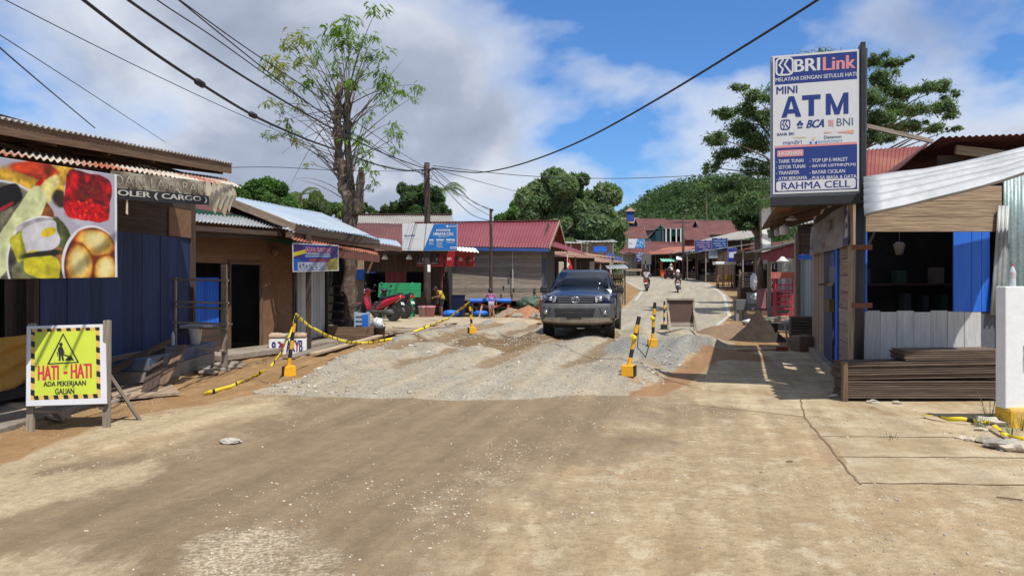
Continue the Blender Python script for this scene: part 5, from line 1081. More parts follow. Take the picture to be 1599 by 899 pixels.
# caution tape on the ground, rubble, weeds by the pillar
TAPE = mat('yellow_tape', (0.72, 0.55, 0.02), .4, 0, fine=.05); TAPEB = BLACK_PAINT
def tape(name, pts, w, label, upv=(0, 0, 1), wav=.02, marks=True, ground=False):
    pts = [Vector(p) for p in pts]; P = []
    for i in range(len(pts) - 1):
        n = max(2, int((pts[i + 1] - pts[i]).length / .06))
        for k in range(n): P.append(pts[i].lerp(pts[i + 1], k / n))
    P.append(pts[-1]); vs = []; mi = []; run = 0; b = MB(); ph = random.uniform(0, 6)
    for i, p in enumerate(P):
        d = (P[min(i + 1, len(P) - 1)] - P[max(i - 1, 0)]).normalized(); u = Vector(upv); s = (u - d * u.dot(d)).normalized(); f = d.cross(s); a = wav * 18 * math.sin(i * .23 + ph) + wav * 9 * math.sin(i * .61)
        s = s * math.cos(a) + f * math.sin(a); vs += [p + s * w / 2, p - s * w / 2]
    fs = [(2 * i, 2 * i + 2, 2 * i + 3, 2 * i + 1) for i in range(len(P) - 1)]; b.add(vs, fs)
    o = b.build(name, [TAPE, TAPEB], None, True)
    if marks: o.data.polygons.foreach_set('material_index', np.array([1 if (i % 5 == 3 and i % 25 < 19) else 0 for i in range(len(fs))], np.int32))
    sm = o.modifiers.new('thickness', 'SOLIDIFY'); sm.thickness = .002
    return tag(o, label, 'tape')
q = lambda px, py, dz=.03: gp(px, py) + UP * dz
tape('caution_tape', [q(1441, 652), q(1460, 656, .05), q(1480, 660, .04), q(1500, 662, .06), q(1520, 664, .05), q(1545, 669, .07), q(1575, 688, .04), q(1620, 694, .03)], .05, 'crumpled yellow tape lying on the dirt near the white pillar', (0.2, 1, .2), .09)
for k, (px, py, r, m) in enumerate(((1547, 664, .13, 'g'), (1532, 672, .05, 's'), (1519, 688, .05, 's'), (1543, 690, .09, 's'), (1568, 700, .13, 'g'), (1590, 704, .12, 's'), (1500, 684, .04, 's'), (1556, 690, .06, 's'), (1310, 621, .09, 'g'), (1362, 629, .06, 'g'), (1400, 630, .05, 's'), (1583, 690, .05, 'g'))):
    b = MB(); p = gp(px, py); b.blob(p + UP * r * .25, r, 1, .35, sq=(1.3, 1, .45)); o = b.build('rubble_chunk', STONE if m == 'g' else STONE_TAN, None); tag(o, ('grey' if m == 'g' else 'pale') + ' chunk of rubble lying ' + ('beside the yellow foot of the pillar' if px > 1450 else 'before the stacked boards'), 'rubble', ('grey' if m == 'g' else 'pale') + (' rubble by the pillar' if px > 1450 else ' rubble by the stacked boards'))
LEAF = mat('grass_leaf', (0.06, 0.13, 0.03), .6, 0, (.12, .17, .05), 6, (.4, .6), .2)
for px, py, n, h in ((1532, 668, 14, .13), (1580, 682, 16, .15), (1596, 672, 14, .18), (1392, 685, 12, .06), (1546, 650, 7, .3)):
    p = gp(px, py); b = MB()
    for k in range(n):
        a = random.uniform(0, 6.28); r0 = random.uniform(0, .1); s = p + Vector((r0 * math.cos(a), r0 * math.sin(a), 0)); ln = h * random.uniform(.5, 1.1); tip = s + Vector((.5 * ln * math.cos(a), .5 * ln * math.sin(a), ln)); mid = (s + tip) / 2 + UP * ln * .12; w = Vector((-math.sin(a), math.cos(a), 0)) * .0035
        b.add([s - w, s + w, mid + w, mid - w, tip], [(0, 1, 2, 3), (3, 2, 4)], None, random.uniform(.7, 1.2))
    o = b.build('weed_tuft', LEAF, None); tag(o, 'tuft of green weeds growing at ' + ('the slab joint before the boards' if px < 1450 else 'the foot of the white pillar'), 'weeds', 'weeds by the white pillar' if px > 1450 else None)
for px, py, ln, an, lb in ((1556, 778, .16, -.5, 'small brown twig lying on the slab at right'), (1228, 722, .06, .2, 'scrap of brown litter lying on the dusty street')):
    p = gp(px, py); b = MB(); b.tube([p + UP * .012, p + Vector((math.cos(an) * ln, math.sin(an) * ln, .012))], .006, 6); o = b.build('twig', W_BROWN, None); tag(o, lb, 'twig')
p = gp(360, 692); b = MB(); b.blob(p + UP * .02, .085, 2, .22, 1.0, (1.2, .8, .35)); o = b.build('pale_rock', mat('pale_lime_rock', (0.42, 0.39, 0.34), .9, 0, (.5, .46, .40), 3), None); tag(o, 'pale grey rock lying alone on the brown mud of the street', 'rock')
# ================================================================== SHOPS ALONG THE FAR STREET
def shack(name, label, cat, A, B, depth, h, wall, roof, roofkind='shed', pitch=.9, over=.9, opening=(.08, .92), head=.7, floorz=.1, counter=True, awn=None, goods=True, group=None, facing=None, fascia=None, windows=0, goods_label=None, seg=4):
    """A, B = front corners on the ground, left and right as seen from the street"""
    A = Vector(A); B = Vector(B); z0 = min(A.z, B.z) - .15; A.z = B.z = z0; x = (B - A).normalized(); nr = x.cross(UP); ln = (B - A).length; h += .15
    q = lambda s, z, d=0: A + x * s + UP * z + nr * d
    t = thing(name, label, cat, (A + B) / 2, group); npl = max(3, int(ln / .25)); dm = W_DARK if wall is not DARK else DARK
    b = MB()
    if opening:
        s0, s1 = opening[0] * ln, opening[1] * ln
        if s0 > .1: b.planks(q(0, 0), q(s0, 0), h, max(1, int(s0 / .25)), .04)
        if ln - s1 > .1: b.planks(q(s1, 0), q(ln, 0), h, max(1, int((ln - s1) / .25)), .04)
        b.planks(q(s0, h - head), q(s1, h - head), head, 3, .04, False)
    else: b.planks(q(0, 0), q(ln, 0), h, npl, .04)
    b.build('front_wall', wall, t)
    b = MB(); b.planks(q(ln, 0, -.03), q(ln, 0, -depth), h, max(3, int(depth / .3)), .04); b.build('side_wall', wall, t)
    b = MB(); b.planks(q(0, 0, -.03), q(0, 0, -depth), h, max(3, int(depth / .3)), .04); b.build('side_wall', wall, t)
    b = MB(); b.planks(q(0.03, 0, -depth), q(ln - .03, 0, -depth), h, npl, .04); b.frame(q(ln / 2, .06 + .15, -depth / 2), x, nr, UP, ln - .1, depth - .1, .12, 1); b.build('back_wall', DARK, t)
    if opening and counter:
        b = MB(); b.frame(q((s0 + s1) / 2, .5, -.15), x, nr, UP, s1 - s0 - .1, .04, .75, .9); b.frame(q((s0 + s1) / 2, .9, -.3), x, nr, UP, s1 - s0 - .05, .5, .04, 1); b.build('counter', W_BROWN, t)
    w = max(6, int((ln + .6) / .3))
    if roofkind == 'shed':
        b = MB(); b.corr(q(-.3, h, over), q(ln + .3, h, over), q(ln + .3, h + pitch, -depth - .2), q(-.3, h + pitch, -depth - .2), w, .02, seg, 0, .05); b.build('roof', roof, t, True)
    elif roofkind == 'gable':                                              # ridge along the front
        b = MB(); b.corr(q(-.4, h - .1, over), q(ln + .4, h - .1, over), q(ln + .4, h + pitch, -depth / 2), q(-.4, h + pitch, -depth / 2), w, .02, seg); b.build('roof', roof, t, True)
        b = MB(); b.corr(q(-.4, h + pitch, -depth / 2), q(ln + .4, h + pitch, -depth / 2), q(ln + .4, h - .1, -depth - .5), q(-.4, h - .1, -depth - .5), w, .02, 3); b.build('rear_roof', roof, t, True)
        b = MB()
        for s in (.02, ln - .06): b.prism([q(s, h, 0), q(s, h, -depth), q(s, h + pitch - .08, -depth / 2)], x * .04)
        b.build('gable_wall', wall, t)
        for s in (-.42, ln + .42):
            b = MB(); b.bar(q(s, h - .16, over), q(s, h + pitch - .06, -depth / 2), .04, .2, tint=1); b.bar(q(s, h + pitch - .06, -depth / 2), q(s, h - .16, -depth - .5), .04, .2, tint=1)
            b.build('barge_board', W_GREY, t)
    else:                                                                  # gable facing the street
        b = MB(); b.corr(q(ln / 2, h + pitch, over), q(-.5, h - .15, over), q(-.5, h - .15, -depth - .3), q(ln / 2, h + pitch, -depth - .3), max(5, w // 2), .02, 3); b.build('roof', roof, t, True)
        b = MB(); b.corr(q(ln + .5, h - .15, over), q(ln / 2, h + pitch, over), q(ln / 2, h + pitch, -depth - .3), q(ln + .5, h - .15, -depth - .3), max(5, w // 2), .02, 3); b.build('roof', roof, t, True)
        b = MB(); b.prism([q(0, h, 0), q(ln, h, 0), q(ln / 2, h + pitch - .06, 0)], nr * -.06); b.build('gable_wall', wall, t)
        b = MB(); b.bar(q(-.5, h - .2, over), q(ln / 2, h + pitch - .05, over), .05, .2, tint=1); b.bar(q(ln + .5, h - .2, over), q(ln / 2, h + pitch - .05, over), .05, .2, tint=1); b.build('barge_board', W_GREY, t)
    if fascia: b = MB(); b.bar(q(-.3, h - .1, over), q(ln + .3, h - .1, over), .03, .16, tint=1); b.build('fascia_board', fascia, t)
    for k in range(2 if over > .7 else 0): b = MB(); p = q(.05 + k * (ln - .1), 0, over - .12); b.bar(p, p + UP * (h - .02), .09, .09); b.build('post', W_GREY, t)
    if awn:
        b = MB(); b.corr(q(-.1, h * .72, over + .7), q(ln + .1, h * .72, over + .7), q(ln + .1, h * .9, 0.03), q(-.1, h * .9, 0.03), w, .02, 3, 0, .06); b.build('awning', awn, t, True)
    for k in range(windows):
        s = ln * (k + .5) / windows; b = MB(); b.frame(q(s, h * .58, .03), x, nr, UP, .95, .04, .95, 1); wf = b.build('window', WHITE, t)
        b = MB(); b.frame(q(s - .22, h * .58, .05), x, nr, UP, .36, .03, .8, 1); b.frame(q(s + .22, h * .58, .05), x, nr, UP, .36, .03, .8, 1); b.build('pane', GLASS_DARK, wf)
    if goods and opening:
        b = MB()
        for k in range(int(ln * 5)):
            b.m = random.randrange(len(FARGOODS)); s = random.uniform(s0 + .1, s1 - .1); zz = random.choice((.93, .93, 1.3, h - head - .25, h - head - .3)); d = random.uniform(-.55, -.1) if zz < 1.5 else random.uniform(-.2, .06)
            b.frame(q(s, zz + .1, d), x, nr, UP, random.uniform(.08, .22), .08, random.uniform(.12, .3), random.uniform(.7, 1.2))
        o = b.build('shop_goods', FARGOODS, None, origin=q(ln / 2, .9)); tag(o, goods_label or ('packets and bottles set out in the ' + label.split(' with ')[0].split(' under ')[0]), 'goods', None, 'stuff')
    return t
FARGOODS = GOODS + [mat('goods_%s' % n, c, .6, fine=.1) for n, c in (('red', (.42, .04, .04)), ('white', (.6, .6, .58)), ('blue', (.05, .12, .4)), ('yellow', (.6, .4, .06)))]
def G(px, Y): X = (px - CX) / F * Y; return Vector((X, Y, ZG(X, Y)))
WALL_PALE = mat('pale_green_boards', (0.36, 0.42, 0.36), .8, 0, (.46, .48, .44), 1, (.4, .6), .12); WALL_GREY = mat('grey_boards', (0.25, 0.25, 0.24), .85, 0, (.33, .32, .30), 1, (.4, .65), .15)
WALL_CREAM = mat('cream_wall', (0.50, 0.47, 0.42), .85, 0, (.42, .38, .33), 1, (.45, .65), .1); WALL_PINK = mat('dusty_pink_wall', (0.30, 0.13, 0.13), .85, 0, (.25, .12, .11), 1, (.4, .6), .1)
ROOF_TAN = mat('rusty_tan_sheet', (0.30, 0.19, 0.13), .75, .1, (.24, .12, .08), .9, (.42, .62), .15); ROOF_OR = mat('rust_orange_sheet', (0.34, 0.13, 0.075), .7, .05, (.26, .085, .055), .8, (.42, .65), .12)
# left row beyond the crimson house
shack('roadside_kiosk', 'dark open kiosk with white posts just beyond the crimson roofed house', 'kiosk', G(868, 40), G(928, 42), 3, 2.55, W_DARK, ROOF_TAN, pitch=.6, over=1.5, opening=(.05, .95), awn=None)
for px, Y in ((876, 38.6), (924, 40.6)):
    p = G(px, Y); b = MB(); b.bar(p, p + UP * 2.3, .26, .26, tint=1); o = b.build('white_post', WALL_CREAM, None, bevel=.02); tag(o, 'white square post under the kiosk roof, %s of the flag' % ('left' if px < 880 else 'right'), 'post')
shack('roadside_kiosk', 'low dark kiosk with a rusty tan roof behind the crate rack', 'kiosk', G(912, 46), G(952, 48), 3, 2.2, W_DARK, ROOF_TAN, pitch=.7, over=1.3)
shack('roadside_house', 'pale grey house with blue signs and tin roof left of the far street', 'house', G(905, 60), G(955, 60), 5, 3.6, WALL_CREAM, ZINC_OLD, pitch=.8, over=1.3, opening=(.30, .42), head=.9, goods=False, counter=False)
shack('roadside_house', 'dusty pink walled house with a pale tin roof edge beyond the kiosk', 'house', G(880, 57), G(907, 58), 5, 3.5, WALL_PINK, ZINC_OLD, pitch=.6, over=.9, opening=(.6, .85), head=1.2, goods=False, counter=False)
b = MB(); b.frame(at(937, 389, 58.4), Vector((1, 0, 0)), Vector((0, 1, 0)), UP, 1.0, .06, .42, 1); o = b.build('blue_sign', BRIGHT_BLUE, None); tag(o, 'small blue sign board on the pale grey roadside house', 'sign')
b = MB(); b.corr(at(944, 406, 52), at(974, 408, 52), at(970, 400, 54.5), at(946, 399, 54.5), 8, .02, 3); b.corr(at(946, 404, 53), at(961, 406, 53), at(961, 396, 53.8), at(946, 394, 53.8), 5, .02, 2); o = b.build('canopy', mat('dusk_blue_tarp', (.03, .05, .16), .6), None, True); tag(o, 'dark blue canopy sheet over the crate rack corner', 'canopy')
# crate rack at the roadside
p = G(962, 40.5); t = thing('crate_rack', 'tall rack of cream bottle crates at the roadside behind the truck', 'rack', p)
for k in range(4):
    b = MB(); b.frame(p + UP * (.28 + k * .38), Vector((1, 0, 0)), Vector((0, 1, 0)), UP, .84, .7, .06, .6)
    for i in range(7): b.frame(p + Vector((-.36 + .12 * i, -.33, .44 + k * .38)), Vector((1, 0, 0)), Vector((0, 1, 0)), UP, .07, .05, .24, random.uniform(.7, 1.1))
    b.build('crate_row', mat('cream_crate', (0.40, 0.33, 0.17), .7, 0, (.30, .24, .12), 3), t)
for sx in (-.43, .43): b = MB(); b.bar(p + Vector((sx, -.3, 0)), p + Vector((sx, -.3, 1.85)), .06, .06); b.build('post', W_DARK, t)
b = MB(); b.frame(p + UP * .8 + Vector((0, .3, 0)), Vector((1, 0, 0)), Vector((0, 1, 0)), UP, .8, .05, 1.6, 1); b.build('back_panel', DARK, t)
b = MB(); b.corr(p + Vector((-.55, -.7, 1.90)), p + Vector((.55, -.7, 1.93)), p + Vector((.55, .5, 2.15)), p + Vector((-.55, .5, 2.12)), 6, .02, 3); b.build('sheet_roof', ZINC, t, True)
# flag
p = G(884, 34.5); t = thing('red_white_flag', 'red and white flag hanging from a thin pole before the kiosk', 'flag', p); b = MB(); ft = at(886, 398, 34.5); b.tube([p, ft], .015, 6); b.build('flagpole', WHITE, t)
b = MB(); vs = []
for j in range(7):
    for i in range(5): u = i / 4; v = j / 6; vs.append(ft + Vector((.02 + u * (.05 + .24 * v) - .05 * v, .03 * math.sin(u * 5 + v * 4), -.04 - .62 * v - .05 * u)))
b.add(vs, [(j * 5 + i, j * 5 + i + 1, (j + 1) * 5 + i + 1, (j + 1) * 5 + i) for j in range(6) for i in range(4)]); fl = b.build('flag_cloth', [RED, WHITE], t, True)
fl.data.polygons.foreach_set('material_index', np.array([1 if (i + j * .55 < 3.0 and j > 2) else 0 for j in range(6) for i in range(4)], np.int32)); sm = fl.modifiers.new('thickness', 'SOLIDIFY'); sm.thickness = .004
# far end of the street, where it bends
shack('roadside_shop', 'pale green boarded shop with a blue sign at the bend of the far street', 'shop', G(962, 93), G(1014, 95), 5, 2.7, WALL_PALE, ROOF_MAROON, pitch=1.6, over=1.5, opening=(.62, .82), head=1.2, goods=False)
shack('roadside_shop', 'dark open shop under a rust orange roof at the bend of the far street', 'shop', G(1015, 95), G(1062, 92), 5, 2.7, W_DARK, ROOF_OR, pitch=1.2, over=2.0, opening=(.03, .97), awn=None)
shack('roadside_shop', 'long maroon roofed shop behind the pale green boarded one', 'shop', G(976, 103), G(1066, 103), 6, 3.0, WALL_GREY, ROOF_MAROON, 'gable', 1.6, .8, opening=None, goods=False)
b = MB(); b.corr(at(1016, 397, 89), at(1048, 396, 89), at(1052, 390, 93), at(1012, 391, 93), 20, .03, 2); o = b.build('pale_awning', ROOF_OR, None, True); tag(o, 'rust orange awning sheet with a pale edge over the dark open shop', 'awning')
def board_sign(name, label, px0, px1, py0, py1, Y, func, post=True, nu=60, nv=40):
    P = Plane(at(px0, py1, Y), at(px1, py1, Y), at(px0, py0, Y)); t = thing(name, label, 'sign', P(.5, 0)); print_panel('printed_face', P, nu, nv, func, t, .5)
    b = MB(); b.frame(P(.5, .5, -.06), P.U.normalized(), P.n, UP, P.w * 1.02, .08, P.h * 1.02, 1); b.build('board', SIGN_WHITE, t)
    if post:
        for u in (.1, .9): b = MB(); q = P(u, 0, -.06); b.bar(q, Vector((q.x, q.y, ZG(q.x, q.y))), .08, .08); b.build('post', W_DARK, t)
    return t, P
def f_halves(u, v):
    c = np.empty(u.shape + (3,)); c[:] = (.86, .87, .88); m = u > .38 + .2 * v; c[m] = (.13, .50, .78)
    g = vnoise(u * 22, v * 14); c[m & (g > .58) & (v > .15) & (v < .85)] = (.75, .82, .88); c[(~m) & (v > .45) & (v < .55) & (u > .04) & (u < .26)] = (.45, .52, .68); return c
def f_lines(bg_, fgc):
    def f(u, v):
        c = np.empty(u.shape + (3,)); c[:] = bg_; g = vnoise(np.floor(u * 9), np.floor(v * 6)); c[(np.floor(v * 12) % 2 == 1) & (g > .35) & (u > .1) & (u < .9)] = fgc; return c
    return f
board_sign('shop_sign', 'small white and blue sign board on the maroon roof at the bend', 981, 1006.5, 373, 387.5, 92, f_halves)
board_sign('shop_sign', 'navy sign with white lines beside the pale green boards at the bend', 992.5, 1006, 395, 408.5, 91.5, f_lines((.13, .16, .48), (.78, .80, .86)))
shack('teal_house', 'teal house with white columns above the maroon roofs', 'house', G(1017, 112), G(1050, 110), 7, 5.3, TEAL, ROOF_MAROON, 'gablefront', 1.8, .4, opening=None, goods=False, windows=0)
shack('teal_house', 'dark teal verandah with white columns right of the teal house', 'house', G(1032, 107), G(1066, 107), 4, 6.2, TEAL, TEAL, pitch=.4, over=1.3, opening=(.35, .95), head=1.0, counter=False, goods=False)
for px in (1040, 1047, 1056, 1063):
    p0, p1 = at(px, 378, 105.6), at(px, 357, 105.6); b = MB(); b.bar(p0, p1, .15, .15, tint=.85); o = b.build('verandah_column', WHITE, None); tag(o, 'white column of the teal verandah above the rust orange roof', 'column', 'white verandah columns')
shack('red_roof_house', 'small cream house with a steep maroon roof left of the teal house', 'house', G(980, 112), G(1006, 112), 6, 5.1, WALL_CREAM, ROOF_MAROON, 'gable', 1.9, .6, opening=None, goods=False, windows=2)
shack('red_roof_house', 'house with a broad maroon roof behind the teal house', 'house', G(1003, 122), G(1042, 122), 8, 6.6, WALL_GREY, ROOF_MAROON, 'gable', 2.2, .8, opening=None, goods=False, windows=2)
shack('red_roof_house', 'long house with maroon roof behind the utility pole of the far street', 'house', G(1040, 126), G(1102, 126), 9, 6.2, WALL_GREY, ROOF_MAROON, 'gable', 2.6, .9, opening=None, goods=False, windows=4)
shack('red_roof_house', 'long maroon roofed house at the right end of the far roofs', 'house', G(1100, 122), G(1160, 122), 9, 5.9, WALL_GREY, ROOF_MAROON, 'gable', 2.6, .9, opening=None, goods=False, windows=4)
shack('red_roof_house', 'red walled house with a low maroon roof right of the teal verandah', 'house', G(1068, 113), G(1104, 113), 6, 4.9, mat('brick_red_wall', (.26, .05, .045), .8, fine=.1), ROOF_MAROON, 'gable', 2.0, .6, opening=None, goods=False, windows=3)
shack('blue_house', 'tall blue house with a small brown roof at the foot of the hill', 'house', G(977, 138), G(998, 138), 6, 8.4, mat('royal_blue_wall', (.02, .06, .26), .7, fine=.1), ROOF_TAN, 'gable', 1.2, .5, opening=None, goods=False, windows=1)
b = MB(); c0 = G(984, 136); b.lathe([(.9, 8.6), (.9, 10.3)], c0, n=4); b.m = 1; b.lathe([(1.3, 10.32), (.05, 11.1)], c0, n=4, tint=1); o = b.build('blue_turret', [mat('royal_blue_wall', (.02, .06, .26), .7), ROOF_TAN], None); tag(o, 'small blue turret rising over the tall blue house', 'turret')
# right row, far to near
shack('roadside_stall', 'dark goods stall below the navy banner, farthest of the right row', 'stall', G(1060, 88), G(1088, 83), 4, 3.0, W_DARK, ZINC_OLD, pitch=.7, over=1.2)
shack('roadside_stall', 'dark goods stall behind the yellow framed cart', 'stall', G(1088, 80), G(1120, 72), 4, 3.0, W_DARK, ZINC_OLD, pitch=.8, over=1.2)
shack('roadside_building', 'weathered building with a broad pale grey roof above the right row', 'building', G(1105, 84), G(1172, 80), 8, 4.2, W_DARK, ROOF_ASBESTOS, pitch=1.7, over=1.8, opening=(.4, .9), head=1.5, goods=False, counter=False)
shack('roadside_stall', 'open stall with a rust orange sheet roof right of the white and blue pole sign', 'stall', G(1146, 62), G(1180, 54), 4, 3.0, W_DARK, ROOF_OR, pitch=1.0, over=1.0)
shack('roadside_stall', 'cluttered stall with grey sheet walls under a dark red canopy', 'stall', G(1180, 47), G(1222, 38), 4, 3.1, WALL_GREY, ZINC_OLD, pitch=.8, over=.6, opening=(.3, .85), head=.8)
f_nb = f_lines((.15, .19, .46), (.60, .50, .62))
board_sign('shop_banner', 'wide navy banner over the far right stalls', 1085, 1112, 375, 395, 78, f_nb)
board_sign('shop_banner', 'deep blue banner joined to the wide navy one', 1112, 1136, 371.5, 394, 76, f_lines((.09, .17, .42), (.45, .55, .68)))
board_sign('arrow_board', 'pale grey lettered board below the deep blue banner', 1107, 1136, 391, 403, 72, f_lines((.60, .66, .72), (.30, .38, .52)), False)
board_sign('pole_sign', 'small white and blue sign standing on its own post', 1137, 1151, 387.5, 408, 64, lambda u, v: np.where(((v > .28) & (v < .72) & (u > .1) & (u < .9))[..., None], np.array((.80, .83, .90)), np.array((.12, .17, .58))))
b = MB(); b.frame(at(1131, 411, 60), Vector((1, 0, 0)), Vector((0, 1, 0)), UP, 1.62, 1.0, .22, 1); wr = at(1131, 411, 60)
p = Vector((wr.x, wr.y, ZG(wr.x, wr.y))); t = thing('food_cart', 'yellow framed food cart with a white top at the right roadside', 'cart', p); b.build('white_top', WHITE, t, bevel=.04)
hh = wr.z - p.z
b = MB(); b.frame(p + UP * .62, Vector((1, 0, 0)), Vector((0, 1, 0)), UP, 1.3, .75, .08, .7); b.frame(p + UP * .25, Vector((1, 0, 0)), Vector((0, 1, 0)), UP, 1.3, .75, .06, .7)
for k in range(8): b.bar(p + Vector((-.62 + .177 * k, -.37, .2)), p + Vector((-.62 + .177 * k, -.37, .95)), .03, .03, tint=1)
b.bar(p + Vector((-.65, -.37, .97)), p + Vector((.65, -.37, .97)), .04, .05, tint=1); b.build('frame', mat('ochre_frame', (.36, .22, .05), .7, fine=.1), t)
for sx in (-.6, .6): b = MB(); b.bar(p + Vector((sx, 0, .1)), p + Vector((sx, 0, hh)), .05, .05); b.build('post', W_BROWN, t)
for sx in (-.55, .55): b = MB(); b.lathe([(.2, -.03), (.22, 0), (.2, .03)], p + Vector((sx, -.2, .21)), (1, 0, 0), 14); b.build('wheel', RUBBER, t)
b = MB(); b.frame(p + Vector((.3, 0, .85)), Vector((1, 0, 0)), Vector((0, 1, 0)), UP, .35, .4, .4, 1); b.build('yellow_tin', YELLOW, t)
p = G(1044, 86); t = thing('snack_kiosk', 'red framed snack kiosk with a mint green awning', 'kiosk', p); b = MB()
for sx in (-.75, .75):
    for sy in (0, .9): b.bar(p + Vector((sx, sy, 0)), p + Vector((sx, sy, 1.9)), .07, .07, tint=1)
b.frame(p + UP * .5 + Vector((0, .45, 0)), Vector((1, 0, 0)), Vector((0, 1, 0)), UP, 1.5, .9, .8, 1); b.build('frame', ORANGE, t)
b = MB(); b.frame(p + UP * 1.35 + Vector((0, .8, 0)), Vector((1, 0, 0)), Vector((0, 1, 0)), UP, 1.4, .05, .9, 1); b.build('glass_back', GLASS_DARK, t)
b = MB(); b.corr(p + Vector((-.9, -.6, 1.85)), p + Vector((.9, -.6, 1.85)), p + Vector((.8, 1.0, 2.2)), p + Vector((-.8, 1.0, 2.2)), 5, .03, 2); b.build('awning', mat('mint_awning', (.18, .50, .36), .7), t, True)
b = MB(); b.frame(p + Vector((0, -.02, .5)), Vector((1, 0, 0)), Vector((0, 1, 0)), UP, 1.0, .03, .4, 1); b.build('sign_panel', RED, t)
b = MB(); b.corr(at(1056, 405, 83), at(1069, 406, 83), at(1068, 400, 85), at(1056, 400, 85), 4, .02, 2); o = b.build('white_awning', WHITE, None, True); tag(o, 'small white awning right of the mint green one', 'awning')
p = G(1067, 80); t = thing('utility_pole', 'dark utility pole standing among the far maroon roofs', 'pole', p); tp = at(1067, 340, 80); b = MB(); b.tube([p, tp], [.16, .11], 10); b.build('shaft', RUSTY, t, True)
b = MB(); b.bar(tp + Vector((-.9, 0, -.5)), tp + Vector((.9, 0, -.5)), .1, .1); b.build('cross_arm', W_DARK, t)
p = G(1000, 62 + 28); p = G(1008, 88); t = thing('sign_post', 'slim grey post beside the bench at the bend', 'post', p); b = MB(); b.bar(p, p + UP * 1.9, .1, .1); b.build('shaft', WALL_GREY, t); b = MB(); b.frame(p + Vector((.1, 0, 2.1)), Vector((1, 0, 0)), Vector((0, 1, 0)), UP, 1.1, .1, 1.2, 1); b.build('panel', mat('grey_brown_panel', (.12, .11, .11), .7), t)
p = G(988, 88); t = thing('roadside_bench', 'tan wooden bench before the pale green boards at the bend', 'bench', p); b = MB(); b.frame(p + UP * .85, Vector((1, 0, 0)), Vector((0, 1, 0)), UP, 2.0, .6, .25, 1); b.build('seat', W_TAN, t)
for sx in (-.9, .9): b = MB(); b.bar(p + Vector((sx, 0, 0)), p + Vector((sx, 0, .75)), .1, .1); b.build('leg', W_TAN, t)

# nearer clutter on the right
ca = [at(1187, 395, 30), at(1268, 374, 24), at(1268, 391, 23.4), at(1187, 407, 29.3)]
t = thing('red_canopy', 'dark red cloth canopy hanging from a grey pole over the cluttered stalls', 'canopy', ca[0]); b = MB(); nu, nv = 16, 6; vs = []
for j in range(nv + 1):
    for i in range(nu + 1): u = i / nu; v = j / nv; vs.append(ca[0].lerp(ca[1], u).lerp(ca[3].lerp(ca[2], u), v) + UP * (-.12 * math.sin(math.pi * u) * v + .05 * math.sin(u * 16) * v) + Vector((0, -.15 * math.sin(v * 2), 0)))
b.add(vs, [(j * (nu + 1) + i, j * (nu + 1) + i + 1, (j + 1) * (nu + 1) + i + 1, (j + 1) * (nu + 1) + i) for j in range(nv) for i in range(nu)]); cc = b.build('cloth', mat('dark_red_cloth', (.20, .015, .018), .85, 0, (.26, .03, .03), 2), t, True); sm = cc.modifiers.new('thickness', 'SOLIDIFY'); sm.thickness = .006
b = MB(); b.tube([at(1178, 393, 30.3), at(1270, 371, 23.9)], .05, 8); b.build('ridge_pole', WALL_GREY, t, True)
b = MB(); b.corr(at(1180, 392, 30.3), at(1270, 370, 24.0), at(1290, 366, 28), at(1196, 387, 34), 14, .02, 3); b.build('sheet_roof', ZINC_OLD, t, True)
p = G(1201, 30.4); b = MB(); b.bar(p, at(1201, 402, 30.4), .12, .12); b.build('post', W_GREY, t); p = G(1262, 24.5); b = MB(); b.bar(p, at(1262, 385, 24.5), .1, .1); b.build('post', W_GREY, t)
# neighbouring small shop between
t = thing('grey_plank_shop', 'narrow shop front of upright pale grey planks with a blue top board', 'shop', G(1258, 20)); b = MB(); A, B = G(1246, 20.6), Vector((8.05, 19.9, 0)); A.z = B.z = .1
b.planks(A, B, 2.05, 7, .03, True, .012, None, .01); b.build('plank_wall', mat('pale_grey_planks', (.40, .41, .40), .8, 0, (.32, .33, .32), 1.5, (.45, .7), .12, 6, (.5, 8, 8)), t)
b = MB(); b.bar(A + Vector((-.05, -.03, 2.12)), B + Vector((0, -.03, 2.12)), .03, .13, tint=1); b.build('blue_board', BRIGHT_BLUE, t)
b = MB(); b.bar(A + Vector((-.05, -.05, 0)), A + Vector((-.05, -.05, 2.8)), .10, .10); b.build('post', W_TAN, t); b = MB(); b.planks(A + UP * 2.2, B + UP * 2.2, .8, 3, .03, False); b.build('upper_boards', W_DARK, t)
b = MB(); b.box((9.0, 23, 0), (B.x + 2.5, 23.1, 3), 1); b.build('back_wall', DARK, t)
b = MB(); b.corr(at(1236, 352, 19.6), at(1290, 344, 18.4), at(1300, 338, 22), at(1240, 344, 23), 9, .02, 3); b.build('roof', ZINC_OLD, t, True)
wp = [at(1188, 325, 34), at(1204, 325, 34)]
t = thing('white_sheet', 'tall white upright sheet standing above the cluttered stalls', 'panel', at(1196, 400, 34)); b = MB(); b.frame(at(1196, 358, 34), Vector((1, 0, 0)), Vector((0, 1, 0)), UP, .42, .06, 2.1, 1); b.build('sheet', WHITE, t)
b = MB(); b.bar(at(1189.5, 395, 34), at(1187, 324, 34), .06, .08); b.build('edge_batten', W_GREY, t); b = MB(); b.bar(at(1203, 460, 34.1), at(1203, 322, 34.1), .08, .08); b.build('support_post', W_GREY, t); b = MB(); b.frame(at(1198, 324, 34.3), Vector((1, 0, 0)), Vector((0, 1, 0)), UP, .8, .9, .05, 1); b.build('top_board', W_TAN, t)
